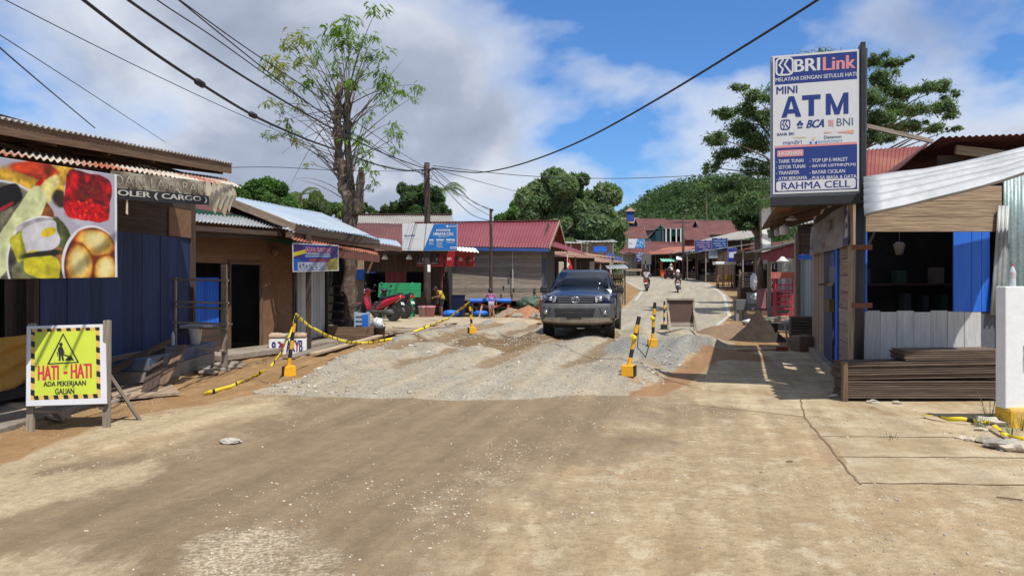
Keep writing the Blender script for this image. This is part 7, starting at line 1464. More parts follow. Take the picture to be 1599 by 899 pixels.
# ================================================================== STREET FURNITURE, TAPE, PEOPLE
# ---- caution board
CPL = Plane(at(40.5, 634, 8.12), at(167, 630, 8.17), at(41.5, 509, 8.34)); CPL.V = at(41.5, 509, 8.34) - CPL.O
ca = CPL.h / CPL.w
t = thing('caution_board', 'lime yellow HATI - HATI road works board on a wooden trestle', 'sign', at(105, 665, 8.15))
def wav(u, v): return .006 * math.sin(u * 7 + v * 3) + .004 * math.sin(v * 11)
b = MB(); b.frame(CPL(.5, .5, -.03), CPL.U.normalized(), CPL.n, CPL.V.normalized(), CPL.w, .03, CPL.h, 1); b.build('backing_board', W_GREY, t)
LIME = (.70, .76, .16)
def caution(u, v):
    c = np.empty(u.shape + (3,)); c[:] = (.87, .87, .89); n = fbm(u * 5, v * 5, 3)
    ring = (u > .055) & (u < .925) & (v > .07) & (v < .965); inn = (u > .105) & (u < .875) & (v > .125) & (v < .92)
    c[ring] = (.86, .72, .36); s = np.where((v < .125) | (v > .92), u * 8.2 + v * 2, v * 6.6 + u * 2); c[ring & ~inn & (np.mod(s, 1) < .47)] = (.09, .09, .09); c[inn] = (.80, .86, .26)
    return c * (1 + .05 * (n - .5))[..., None]
print_panel('printed_sheet', CPL, 260, 260, caution, t, .5, .0015)
IK = mat('black_print', (.018, .018, .018), .5, fine=.04); RK = mat('red_print', (.50, .022, .045), .5, fine=.04); dz = .0035
b = MB(); b.stroke(CPL, [(.275, .515), (.65, .525), (.463, .885)], .030, dz, True, 1 / ca if False else CPL.w / CPL.h); b.build('warning_triangle', IK, t)
b = MB()
b.poly(CPL, [(.435 + .022 * math.cos(a), .755 + .024 * math.sin(a)) for a in np.linspace(0, 5.9, 12)], dz); b.poly(CPL, [(.405, .725), (.445, .73), (.47, .69), (.455, .63), (.41, .63), (.40, .69)], dz)
b.poly(CPL, [(.41, .64), (.435, .64), (.43, .55), (.405, .55)], dz); b.poly(CPL, [(.432, .64), (.458, .64), (.475, .55), (.45, .55)], dz); b.stroke(CPL, [(.40, .70), (.41, .645), (.53, .605)], .014, dz + .001, False, CPL.w / CPL.h); b.stroke(CPL, [(.455, .70), (.475, .65), (.44, .625)], .014, dz + .0015, False, CPL.w / CPL.h); b.stroke(CPL, [(.388, .66), (.40, .61)], .012, dz + .002, False, CPL.w / CPL.h)
b.poly(CPL, [(.485, .55), (.60, .55), (.575, .59), (.555, .615), (.53, .60), (.51, .585)], dz); b.build('digging_figure', IK, t)
write(CPL, 'HATI', .145, .315, .41, .495, RK, t, dz, .05); write(CPL, '-', .465, .385, .515, .415, RK, t, dz, .02); write(CPL, 'HATI', .555, .325, .82, .505, RK, t, dz, .05)
write(CPL, 'ADA PEKERJAAN', .215, .215, .745, .295, IK, t, dz, .04); write(CPL, 'GALIAN', .36, .135, .60, .205, IK, t, dz, .04)
for (px, y0, y1, w, off) in ((47.5, 505, 672, .075, -.07), (166.5, 500, 667, .075, -.06)):
    p0 = gp(px, y1); p1 = at(px + (3 if px < 100 else 1), y0, 8.40); b = MB(); b.bar(p0 + UP * -.02, p1, w, .045, (0, 1, 0)); b.build('front_leg', W_GREY, t, bevel=.004)
for a_, c_ in (((84, 640, 8.45), (97, 659)), ((171, 585, 8.45), (218, 655))):
    p1 = gp(*c_); p0 = at(*a_); d = (p0 - p1); b = MB(); b.bar(p1, p1 + d * (1.0 if a_[0] < 100 else 1.0), .075, .035); b.build('rear_leg', W_GREY, t, bevel=.004)
b = MB(); b.bar(at(52, 641, 8.2), at(96, 642, 8.42), .06, .03); b.build('brace', W_GREY, t); b = MB(); b.bar(at(158, 637, 8.2), at(200, 615, 8.75), .06, .03); b.build('brace', W_GREY, t)
# ---- barrier seen from behind
p = gp(1064, 516); t = thing('barrier_board', 'brown back of a trestle board standing in the street beyond the truck', 'sign', p); ux = Vector((.995, -.05, 0)).normalized(); uy = Vector((.05, .995, 0)).normalized(); sc = p.y / F
b = MB(); b.frame(p + UP * (29.5 * sc) + uy * .12, ux, uy, UP, 40 * sc, .025, 37 * sc, 1); b.build('panel', mat('brown_plywood_back', (.105, .062, .048), .75, 0, (.13, .08, .06), 2, (.4, .6), .12), t)
for sx in (-20.5, 20.5): b = MB(); b.bar(p + ux * sx * sc, p + ux * (sx * .97) * sc + UP * (50 * sc) + uy * .15, .05, .05, tint=1.2); b.bar(p + ux * sx * sc + uy * -.40, p + ux * (sx * .97) * sc + UP * (30 * sc) + uy * .05, .05, .04, tint=1.2); b.build('leg', W_GREY, t)
for z in (11, 48.5, 7): b = MB(); b.bar(p + ux * -20 * sc + UP * z * sc + uy * .08, p + ux * 20 * sc + UP * z * sc + uy * .08, .04, .05, tint=1.35); b.build('cross_rail', W_GREY, t)
# ---- striped bollards
def bollard(pxb, pyb, pxt, pyt, label, rot, dark=False, tie=False):
    p = gp(pxb, pyb); t = thing('striped_bollard', label, 'bollard', p, 'yellow and black striped bollards'); top = at(pxt, pyt, p.y + .02); ux = Vector((math.cos(rot), math.sin(rot), 0)); uy = Vector((-math.sin(rot), math.cos(rot), 0))
    b = MB(); b.m = 0; vs = .2; b.frame(p + UP * .075, ux, uy, UP, vs, vs, .17, 1, .96); bl = b.build('foot_block', [YELLOW, BLACK_PAINT], t, bevel=.008)
    mi = [0, 0, 0, 0, 1, 1] if not dark else [1] * 6; bl.data.polygons.foreach_set('material_index', np.array(mi, np.int32))
    d = top - (p + UP * .15); n = 6; b = MB()
    for k in range(n):
        a = p + UP * .15 + d * (k / n); e = p + UP * .15 + d * ((k + 1) / n); b.m = k % 2; b.tube([a, e], .032, 12, True, 1)
    b.build('pole', [YELLOW, BLACK_PAINT] if not dark else [YELLOW, BLACK_PAINT], t)
    if tie: b = MB(); b.blob(p + UP * .15 + d * .58 + Vector((-.03, -.03, 0)), .05, 1, .3, 1); b.build('tape_knot', TAPE, t)
    return p, top
B1, T1 = bollard(451, 586, 461, 491, 'striped bollard on the left dirt shoulder with caution tape tied to its top', .5)
B2, T2 = bollard(737, 520, 733, 472, 'striped bollard left of the rutted gravel, before the child', .35)
B3, T3 = bollard(982, 586, 998, 494, 'leaning striped bollard on the right edge of the gravel', -.45, tie=True)
B4, T4 = bollard(1019, 541, 1022.5, 472, 'striped bollard behind the leaning one', -.1, tie=True)
B5, T5 = bollard(1037, 514, 1037.5, 470, 'striped bollard with a dark foot beside the brown barrier board', 0, True)
tape('caution_tape', [T1, at(453, 520, 12.4), at(441, 548, 12.0), at(425, 570, 11.6), gp(400, 592) + UP * .06, gp(360, 607) + UP * .03, gp(319, 618) + UP * .03], .06, 'caution tape falling from the left bollard top to the dirt', (.3, .2, 1), .03)
tape('caution_tape', [T1, at(480, 507, 13.4), at(510, 524, 14.6), at(545, 535, 16), at(580, 535, 17.6), at(620, 527, 19), at(660, 513, 20.2), at(700, 497, 21.4), T2], .065, 'caution tape sagging between the left bollard and the one before the child', (0, 0, 1), .025)
b = MB(); b.tube([T3, B3.lerp(B4, .3) + UP * .30, gp(1008, 560) + UP * .03, B4 + Vector((-.05, -.1, .15))], .008, 6); o = b.build('thin_cord', CABLE, None, True); tag(o, 'thin dark cord hanging from the leaning bollard to the one behind', 'cord')

# ---- people
def skin(name, J, E, m, parent, levels=2, grow=1.0, root=0):
    """one continuous surface grown over a jointed skeleton: J name -> (point, radius)"""
    ks = list(J); me = bpy.data.meshes.new(name); me.from_pydata([J[k][0] for k in ks], [(ks.index(a), ks.index(b)) for a, b in E], [])
    o = bpy.data.objects.new(name, me); COL.objects.link(o); md = o.modifiers.new('skin', 'SKIN'); md.use_smooth_shade = True; md.branch_smoothing = .4
    for i, k in enumerate(ks): r = J[k][1] * grow; me.skin_vertices[0].data[i].radius = (r, r) if not hasattr(r, '__len__') else r
    me.skin_vertices[0].data[root].use_root = True; o.modifiers.new('sub', 'SUBSURF').levels = levels
    dg = bpy.context.evaluated_depsgraph_get(); nm = bpy.data.meshes.new_from_object(o.evaluated_get(dg)); bpy.data.objects.remove(o)
    V = np.array([v.co[:] for v in nm.vertices]); fs = [tuple(p.vertices) for p in nm.polygons]; bpy.data.meshes.remove(nm)
    if parent is None: return V, fs
    o = raw_mesh(name, V, fs, [m], True, V, np.ones(len(V))); o.parent = parent; return o
def person(label, H, pose, shirt, shorts, loc, head, group=None, headk=1.0, hair=True, long_trousers=False, shoes=None):
    """pose: joint -> fraction-of-height coordinates, facing +y"""
    t = thing('person', label, 'person', loc, group); t.rotation_euler = (0, 0, R(head))
    D_ = dict(pelvis=(0, 0, .51), spine=(0, 0, .61), chest=(0, 0, .73), neck=(0, 0, .825), skull=(0, .012, .885), crown=(0, .008, .95))
    for s, sg in (('l', -1), ('r', 1)):
        D_.update({s + 'sh': (sg * .105, 0, .795), s + 'el': (sg * .145, -.01, .64), s + 'wr': (sg * .155, .03, .50), s + 'hip': (sg * .052, 0, .49), s + 'kn': (sg * .058, .015, .275), s + 'an': (sg * .06, 0, .045), s + 'toe': (sg * .065, .085, .02)})
    D_.update(pose); Rr = dict(pelvis=.078, spine=.070, chest=.082, neck=.030, skull=.058 * headk, crown=.045 * headk)
    for s in 'lr': Rr.update({s + 'sh': .038, s + 'el': .026, s + 'wr': .018, s + 'hip': .056, s + 'kn': .035, s + 'an': .024, s + 'toe': .022})
    J = {k: (Vector(D_[k]) * H, Rr[k] * H) for k in D_}
    E = [('pelvis', 'spine'), ('spine', 'chest'), ('chest', 'neck'), ('neck', 'skull'), ('skull', 'crown')]
    for s in 'lr': E += [('chest', s + 'sh'), (s + 'sh', s + 'el'), (s + 'el', s + 'wr'), ('pelvis', s + 'hip'), (s + 'hip', s + 'kn'), (s + 'kn', s + 'an'), (s + 'an', s + 'toe')]
    V, fs = skin('body', J, E, SKIN, None); b = MB(); b.add(V.tolist(), fs)
    for s, sg in (('l', -1), ('r', 1)):                                  # palm, four fingers of unequal length, thumb
        w = J[s + 'wr'][0]; d = (w - J[s + 'el'][0]).normalized(); a = Vector((0, 1, 0)); a = (a - d * a.dot(d)).normalized() if abs(d.y) < .95 else Vector((0, 0, 1)); f = d.cross(a)
        b.tube([w - d * .01 * H, w + d * .02 * H, w + d * .045 * H], [.016 * H, .022 * H, .019 * H], 8, True, 1)
        for k, ln in enumerate((.036, .042, .040, .031)):
            q = w + d * .042 * H + a * (.015 - .010 * k) * H; b.tube([q, q + d * ln * .5 * H + f * .003 * H, q + d * ln * .9 * H + f * .012 * H * sg], [.0065 * H, .006 * H, .004 * H], 6, True, 1)
        q = w + d * .015 * H + a * .018 * H; b.tube([q, q + (d + a).normalized() * .026 * H, q + (d * 1.6 + a).normalized() * .045 * H], [.008 * H, .007 * H, .005 * H], 6, True, 1)
    hc = J['skull'][0].lerp(J['crown'][0], .45); hr = .062 * headk * H
    b.blob(hc + Vector((0, .055, -.012)) * H * headk, .011 * H, 1, 0, 1, (.8, 1, 1.2)); b.blob(hc + Vector((0, .050, -.040)) * H * headk, .010 * H, 1, 0, 1, (1.5, .5, .5))
    for sg in (-1, 1): b.blob(hc + Vector((sg * .060, -.005, -.012)) * H * headk, .014 * H, 1, 0, 1, (.4, .8, 1.2)); b.blob(hc + Vector((sg * .022, .050, .008)) * H * headk, .008 * H, 1, 0, .3, (1.2, .5, .8))
    o = b.build('body', SKIN, None, True, origin=(0, 0, 0)); o.parent = t
    if hair:
        b = MB(); V0, F0 = ICO[3]; keep = []; vs = [Vector((p.x * hr * 1.08, p.y * hr * 1.18, p.z * hr * 1.22)) + hc + Vector((0, -.006 * H, .004 * H)) for p in V0]
        fs = [f for f in F0 if not (sum(V0[i].y for i in f) / 3 > .25 and sum(V0[i].z for i in f) / 3 < .45) and sum(V0[i].z for i in f) / 3 > -.62]; b.add(vs, fs); h = b.build('hair', HAIR, None, True, origin=(0, 0, 0)); h.parent = t; s_ = h.modifiers.new('thickness', 'SOLIDIFY'); s_.thickness = .012 * H
    mid = lambda a, b_, k: J[a][0].lerp(J[b_][0], k)
    S = {k: J[k] for k in ('pelvis', 'spine', 'chest')}; S = {k: (v[0], v[1] * 1.16) for k, v in S.items()}; S['top'] = (mid('chest', 'neck', .62), .048 * H); ES = [('pelvis', 'spine'), ('spine', 'chest'), ('chest', 'top')]
    for s in 'lr': S[s + 'sh'] = (J[s + 'sh'][0], .048 * H); S[s + 'sl'] = (mid(s + 'sh', s + 'el', .75), .040 * H); ES += [('chest', s + 'sh'), (s + 'sh', s + 'sl')]
    sh = skin('shirt', S, ES, shirt, t)
    P_ = {'pelvis': (J['pelvis'][0] + Vector((0, 0, -.015 * H)), .088 * H)}; EP = []
    for s in 'lr':
        k = 1.0 if long_trousers else .85; P_[s + 'hip'] = (J[s + 'hip'][0], .066 * H); P_[s + 'kn'] = (mid(s + 'hip', s + 'kn', k), .05 * H); EP += [('pelvis', s + 'hip'), (s + 'hip', s + 'kn')]
        if long_trousers: P_[s + 'an'] = (mid(s + 'kn', s + 'an', .9), .036 * H); EP.append((s + 'kn', s + 'an'))
    skin('trousers' if long_trousers else 'shorts', P_, EP, shorts, t)
    if shoes: 
        for s in 'lr': skin('shoe', {'a': (J[s + 'an'][0] + Vector((0, -.015 * H, -.02 * H)), .028 * H), 'b': (J[s + 'toe'][0] + Vector((0, .01 * H, .008 * H)), .026 * H)}, [('a', 'b')], shoes, t, 1)
    return t
PURPLE = None
def banded():
    m, tt, p = principled('purple_banded_cloth'); lc = attr(tt, 'lc').outputs['Vector']; s = N(tt, 'ShaderNodeSeparateXYZ'); L(tt, lc, s.inputs[0]); mp = N(tt, 'ShaderNodeMapRange'); L(tt, s.outputs['Z'], mp.inputs[0]); mp.inputs[1].default_value = .48; mp.inputs[2].default_value = 1.0
    r = ramp(tt, mp.outputs[0], [(0, (.42, .03, .26)), (.30, (.24, .10, .50)), (.42, (.16, .10, .48)), (.56, (.40, .26, .55)), (.70, (.30, .02, .13)), (.80, (.16, .13, .42)), (1.0, (.13, .10, .30))]); L(tt, r.outputs[0], p.inputs['Base Color']); p.inputs['Roughness'].default_value = .8; return m
PURPLE = banded()
LILAC = mat('lilac_shorts', (.42, .36, .45), .85, fine=.15)
p = gp(767, 497); person('barefoot child in a purple banded shirt walking away past the blue topped table', 1.13, dict(lel=(-.19, .06, .68), lwr=(-.24, .13, .80), rel=(.155, -.03, .64), rwr=(.17, -.01, .50), lkn=(-.05, -.02, .275), lan=(-.045, -.03, .045), ltoe=(-.045, .05, .02), rkn=(.065, .02, .28), ran=(.09, -.10, .07), rtoe=(.10, -.02, .03), skull=(-.02, .02, .88), crown=(-.035, .018, .945)), PURPLE, LILAC, p + UP * .0, 8, headk=1.15)
YSHIRT = mat('yellow_shirt', (.55, .42, .03), .85, fine=.15); DKT = mat('dark_trousers', (.025, .025, .03), .85, fine=.2); GREYSH = mat('grey_shirt', (.42, .42, .44), .85, fine=.12); WHSH = mat('white_shirt', (.70, .70, .70), .85, fine=.1)
p = Vector((-2.95 , 31.55, ZG(-2.95, 31.5))); person('person in a yellow shirt bending in the dark doorway behind the pink bucket', 1.42, dict(pelvis=(0, -.06, .50), spine=(0, -.03, .60), chest=(0, .05, .70), neck=(0, .12, .78), skull=(0, .17, .82), crown=(0, .21, .87), lsh=(-.105, .06, .765), rsh=(.105, .06, .765), lel=(-.14, .10, .62), lwr=(-.08, .22, .60), rel=(.15, .08, .62), rwr=(.09, .20, .58)), YSHIRT, DKT, p, 115)
def rider(label, H, shirt, base, head, helmet=None, trousers=DKT):
    """sits on a scooter whose rear wheel stands at base"""
    seat = .86 - .49 * H + .05
    P_ = dict(pelvis=(0, .12 / H, (.90) / H), spine=(0, .13 / H, .90 / H + .10), chest=(0, .17 / H, .90 / H + .22), neck=(0, .19 / H, .90 / H + .315), skull=(0, .22 / H, .90 / H + .375), crown=(0, .22 / H, .90 / H + .44))
    for s, sg in (('l', -1), ('r', 1)):
        P_.update({s + 'sh': (sg * .108, .18 / H, .90 / H + .285), s + 'el': (sg * .17, .48 / H, .90 / H + .15), s + 'wr': (sg * .165, .86 / H, 1.02 / H), s + 'hip': (sg * .06, .18 / H, .88 / H), s + 'kn': (sg * .12, .66 / H, .80 / H), s + 'an': (sg * .10, .74 / H, .38 / H), s + 'toe': (sg * .10, .86 / H, .36 / H)})
    t = person(label, H, P_, shirt, trousers, base, head, None, hair=helmet is None, long_trousers=True, shoes=BLACK_PAINT)
    if helmet:
        b = MB(); c = Vector((0, .22, .90 + .41 * H)); b.blob(c, .135, 3, 0, 1, (.95, 1.1, 1.0)); b.box((-.10, .30, c.z - .07), (.10, .37, c.z - .02), 1); o = b.build('helmet', helmet, None, True, origin=(0, 0, 0)); o.parent = t
    return t
rider('person in a grey shirt riding the red scooter up the far street', 1.55, GREYSH, RA, -14)
rider('rider in dark clothes and white helmet on the white scooter', 1.42, BLACK_PAINT, RB_, -12, WHITE)
rider('person in white on the farthest scooter near the snack kiosk', 1.55, WHSH, RC, 24, WHITE)
# ---- table with blue sheet, chest and bags by the crimson house
p = G(770, 32.2); z = p.z; t = thing('trestle_table', 'low trestle table covered by a bright blue sheet with orange cloth sagging below', 'table', p); x0, x1 = at(734, 470, 32).x, at(797, 470, 32).x
b = MB(); b.box((x0, 31.8, z + .70), (x1, 32.7, z + .74), 1); b.build('table_top', W_GREY, t)
for x in (x0 + .1, x1 - .12):
    for y in (31.9, 32.6): b = MB(); b.bar((x, y, z), (x, y, z + .7), .06, .06); b.build('leg', W_GREY, t)
b = MB(); nu = 24; vs = []
for j, (y, zz) in enumerate(((32.72, .76), (31.78, .76), (31.76, .62))):
    for i in range(nu + 1): u = i / nu; vs.append((x0 - .04 + (x1 - x0 + .08) * u, y, z + zz - (.03 * math.sin(u * 9) if j == 2 else 0)))
b.add(vs, [(j * (nu + 1) + i, j * (nu + 1) + i + 1, (j + 1) * (nu + 1) + i + 1, (j + 1) * (nu + 1) + i) for j in range(2) for i in range(nu)]); o = b.build('blue_sheet', SHEEN_BLUE, None, True); tag(o, 'bright blue plastic sheet lying over the low trestle table', 'sheet'); s_ = o.modifiers.new('thickness', 'SOLIDIFY'); s_.thickness = .005
b = MB(); vs = []
for j in range(4):
    for i in range(nu + 1): u = i / nu; vs.append((x0 + .35 + (x1 - x0 - .55) * u, 31.85 + .03 * math.sin(u * 8), z + .62 - .21 * math.sin(math.pi * u) + .05 - j * .028))
b.add(vs, [(j * (nu + 1) + i, j * (nu + 1) + i + 1, (j + 1) * (nu + 1) + i + 1, (j + 1) * (nu + 1) + i) for j in range(3) for i in range(nu)]); o = b.build('orange_cloth', mat('orange_red_cloth', (.62, .10, .03), .8, fine=.12), None, True); tag(o, 'orange red cloth sagging below the blue sheet of the table', 'cloth'); s_ = o.modifiers.new('thickness', 'SOLIDIFY'); s_.thickness = .006
p = G(714, 31.9); t = thing('storage_chest', 'dark navy chest standing by the doorway of the timber house', 'chest', p); b = MB(); b.box((p.x - .26, 31.9, p.z), (p.x + .30, 32.4, p.z + .86), 1); b.build('body', mat('navy_plastic', (.018, .03, .10), .5, fine=.1), t, bevel=.02); b = MB(); b.box((p.x - .28, 31.88, p.z + .862), (p.x + .32, 32.42, p.z + .93), 1); b.build('lid', mat('navy_plastic', (.018, .03, .10), .5), t, bevel=.015)
b = MB(); c = G(704, 31.0); b.blob(c + UP * .2, .26, 3, .14, 1, (1.3, .7, .55), seed=2); o = b.build('blue_tarp_bundle', SHEEN_BLUE, None, True); tag(o, 'bundled bright blue tarpaulin left of the bollard before the child', 'tarpaulin')
b = MB(); c = G(751, 31.4); b.blob(c + UP * .18, .24, 3, .12, 1, (1.3, .6, .5), seed=5); o = b.build('blue_basin', SHEEN_BLUE, None, True); tag(o, 'pale blue sheet bundled under the trestle table', 'tarpaulin')
b = MB()
for k in range(260):
    x = random.gauss(-.75, .75); y = random.uniform(31.7, 33.2); s_ = Vector((x, y, ZG(x, y))); a = random.uniform(0, 6.28); ln = random.uniform(.12, .38); tip = s_ + Vector((.4 * ln * math.cos(a), .4 * ln * math.sin(a), ln)); w = Vector((-math.sin(a), math.cos(a), 0)) * .018; b.add([s_ - w, s_ + w, tip], [(0, 1, 2)], None, random.uniform(.6, 1.2))
o = b.build('green_weeds', LEAF, None); tag(o, 'green weeds growing under the trestle table', 'weeds', None, 'stuff')
for px, lb in ((748, 'slim pale stick leaning under the table left of the child'), (790, 'orange stake standing right of the table')):
    p = G(px, 31.2); b = MB(); b.bar(p, p + Vector((.12, .2, .52)), .05, .05, tint=1); o = b.build('wooden_stake', W_PALE if px < 780 else mat('orange_red_cloth', (.62, .10, .03), .8), None); tag(o, lb, 'stake')
# ================================================================== TREES, HILL, WIRES
def leaf_mat(name, a, b_, c, tr=.45):
    m, t, p = principled(name); ti = attr(t, 'tint').outputs['Fac']; r = ramp(t, ti, [(0.0, a), (.5, b_), (1.0, c)]); L(t, r.outputs[0], p.inputs['Base Color']); p.inputs['Roughness'].default_value = .55; p.inputs['Specular IOR Level'].default_value = .35
    tl = N(t, 'ShaderNodeBsdfTranslucent'); L(t, mixc(t, 1.0, r.outputs[0], (1.3, 1.5, .6), 'MULTIPLY'), tl.inputs['Color']); ms = N(t, 'ShaderNodeMixShader'); ms.inputs[0].default_value = tr
    out = [n for n in t.nodes if n.type == 'OUTPUT_MATERIAL'][0]; L(t, p.outputs[0], ms.inputs[1]); L(t, tl.outputs[0], ms.inputs[2]); L(t, ms.outputs[0], out.inputs['Surface']); return m
LF_MANGO = leaf_mat('mango_leaves', (.075, .120, .058), (.130, .195, .090), (.22, .28, .14)); LF_BRIGHT = leaf_mat('bright_leaves', (.040, .100, .025), (.080, .170, .040), (.14, .225, .065)); LF_DARK = leaf_mat('dark_leaves', (.036, .072, .036), (.072, .128, .058), (.13, .185, .085))
LF_LIME = leaf_mat('lime_leaves', (.07, .15, .02), (.14, .23, .035), (.30, .24, .05), .45); LF_HILL = leaf_mat('forest_leaves', (.032, .066, .030), (.060, .105, .045), (.10, .145, .062)); LF_PALM = leaf_mat('palm_leaves', (.045, .085, .03), (.09, .145, .05), (.17, .20, .08)); LF_FEATHER = leaf_mat('feathery_leaves', (.055, .095, .048), (.10, .16, .072), (.17, .225, .10))
BARK = mat('tree_bark', (.12, .085, .06), .95, 0, (.20, .155, .11), 3, (.4, .65), .35, 14, bump=.9, bscale=10)
def leaf_cloud(clumps, n, size, r_, flat_=0.0, droop=0.0, hollow=.55, asp=.45, soft_=0):
    """leaf quads spread through clumps (x,y,z,r[,rz]); tint by clump and by leaf"""
    C_ = np.array([c[:3] for c in clumps]); Rr = np.array([c[3] for c in clumps]); rz = np.array([c[4] if len(c) > 4 else c[3] * .8 for c in clumps]); w = Rr ** 2 / (Rr ** 2).sum(); k = r_.choice(len(clumps), n, p=w)
    d = r_.normal(size=(n, 3)); d /= np.linalg.norm(d, axis=1)[:, None]; rad = hollow + (1.05 - hollow) * r_.random(n) ** .6
    if soft_: rad = np.abs(r_.normal(0, soft_, n))
    P = C_[k] + d * rad[:, None] * np.stack([Rr[k], Rr[k], rz[k]], 1)
    nr = d * .8 + r_.normal(size=(n, 3)) * .7 + np.array([0, 0, .5 + flat_]); nr /= np.linalg.norm(nr, axis=1)[:, None]
    a = np.cross(nr, r_.normal(size=(n, 3))); a /= np.linalg.norm(a, axis=1)[:, None]; a[:, 2] -= droop; b_ = np.cross(nr, a); s = size * r_.uniform(.6, 1.35, n)[:, None]
    V = np.stack([P - a * s, P + b_ * s * asp, P + a * s, P - b_ * s * asp], 1).reshape(-1, 3); ct = r_.uniform(-.22, .22, len(clumps)); tint = np.clip(.5 + ct[k] + r_.normal(0, .16, n), 0, 1)
    return V, np.arange(4 * n).reshape(-1, 4), np.repeat(tint, 4)
def crown_part(name, t, clumps, n, size, m, seed, **kw):
    r_ = np.random.default_rng(seed); V, Q, ti = leaf_cloud(clumps, n, size, r_, **kw); o = np_mesh(name, V - np.array(ORG[t.name]), Q, [m], False, ti); o.parent = t; ORG[o.name] = ORG[t.name]; return o
def limb(b, p, q, r0, r1, bend=.1, n=5):
    p = Vector(p); q = Vector(q); L_ = (q - p).length; o = Vector((random.uniform(-1, 1), random.uniform(-1, 1), random.uniform(0, 1))) * bend * L_; pts = [p.lerp(q, k / n) + o * math.sin(math.pi * k / n) for k in range(n + 1)]; b.tube(pts, [r0 + (r1 - r0) * k / n for k in range(n + 1)], 8); return pts
def bushy(name, label, base, clumps, n, size, m, seed, tr=.3, group=None, **kw):
    """clumps are absolute (x,y,z,r,rz)"""
    base = Vector(base); t = thing(name, label, 'tree', base, group); c = np.array([k[:3] for k in clumps]); ctr = Vector(c.mean(0)); b = MB(); fork = base.lerp(ctr, .45); fork.z = base.z + (min(k[2] - k[4] for k in clumps) - base.z) * .8 + .6
    b.tube([base - UP * .2, base.lerp(fork, .5), fork], [tr * 1.3, tr, tr * .8], 10)
    for k in clumps[:9]: limb(b, fork, Vector(k[:3]), tr * .55, tr * .12)
    b.build('trunk', BARK, t, True); crown_part('crown', t, clumps, n, size, m, seed, **kw); return t
def cl(px, py, Y, rpx, k=.85, dy=0): p = at(px, py, Y); r = rpx / F * Y; return (p.x, p.y + dy, p.z, r, r * k)
def spread(lst, Y, sub=5, f=.55, seed=1, dyk=.6):
    """break large lobes, given in the picture, into smaller clumps in depth"""
    rr = random.Random(seed); out = []
    for px, py, rp in lst:
        for _ in range(sub):
            th = rr.uniform(0, 6.28); q = rr.random() ** .5; d = rr.uniform(-1, 1) * rp / F * Y * dyk; out.append(cl(px + math.cos(th) * q * rp * .75, py + math.sin(th) * q * rp * .7, Y, rp * f * rr.uniform(.6, 1.1), .8, d))
    return out
# big mango behind the crimson house
Y = 62; bushy('mango_tree', 'huge rounded dark green mango tree behind the crimson roofed house', G(886, Y), spread([(885, 300, 42), (850, 322, 40), (925, 325, 42), (890, 345, 55), (950, 350, 34), (860, 362, 46), (925, 372, 42), (962, 358, 13), (890, 285, 26), (905, 395, 40), (850, 395, 40), (940, 398, 30)], Y, 7, .50, 3), 80000, .21, LF_MANGO, 11, .5, droop=.5)
Y = 70; bushy('leafy_tree', 'bright green round tree left of the huge mango tree', G(803, Y), spread([(805, 328, 24), (790, 342, 20), (825, 340, 24), (800, 355, 28), (830, 360, 26), (780, 368, 22)], Y, 6, .52, 4), 24000, .21, LF_BRIGHT, 12, .3, droop=.4)
Y = 95; bushy('leafy_tree', 'shaded tree behind the grey roadside house below the mango tree', G(965, Y), spread([(950, 358, 16), (958, 378, 18), (940, 388, 24), (905, 390, 26)], Y, 6, .55, 5), 20000, .3, LF_DARK, 13, .35, droop=.4)
# trees behind the left roofs
Y = 46; bushy('leafy_tree', 'broad green tree behind the pale blue roof at left', G(415, Y), spread([(395, 303, 24), (425, 300, 26), (455, 318, 22), (380, 315, 24), (415, 325, 32)], Y, 6, .52, 6), 24000, .15, LF_BRIGHT, 14, .3, droop=.3)
Y = 52; bushy('leafy_tree', 'yellowish green tree right of the broad one behind the pale blue roof', G(490, Y), spread([(470, 320, 20), (500, 318, 22), (520, 330, 18), (485, 335, 26)], Y, 6, .5, 7), 16000, .15, LF_PALM, 15, .25, droop=.8)
Y = 50; bushy('leafy_tree', 'dark umbrella shaped tree behind the grey asbestos roof', G(650, Y), spread([(632, 296, 14), (655, 300, 18), (675, 305, 18), (640, 320, 22), (665, 325, 26), (690, 325, 20), (618, 330, 14), (645, 345, 26), (600, 330, 10)], Y, 6, .52, 8), 22000, .165, LF_DARK, 16, .3, droop=.2)
Y = 120; bushy('leafy_tree', 'small distant tree seen right of the pruned tree', G(572, Y), spread([(570, 326, 12), (585, 332, 10), (556, 332, 10), (575, 345, 14)], Y, 4, .6, 9), 2500, .4, LF_DARK, 17, .3)
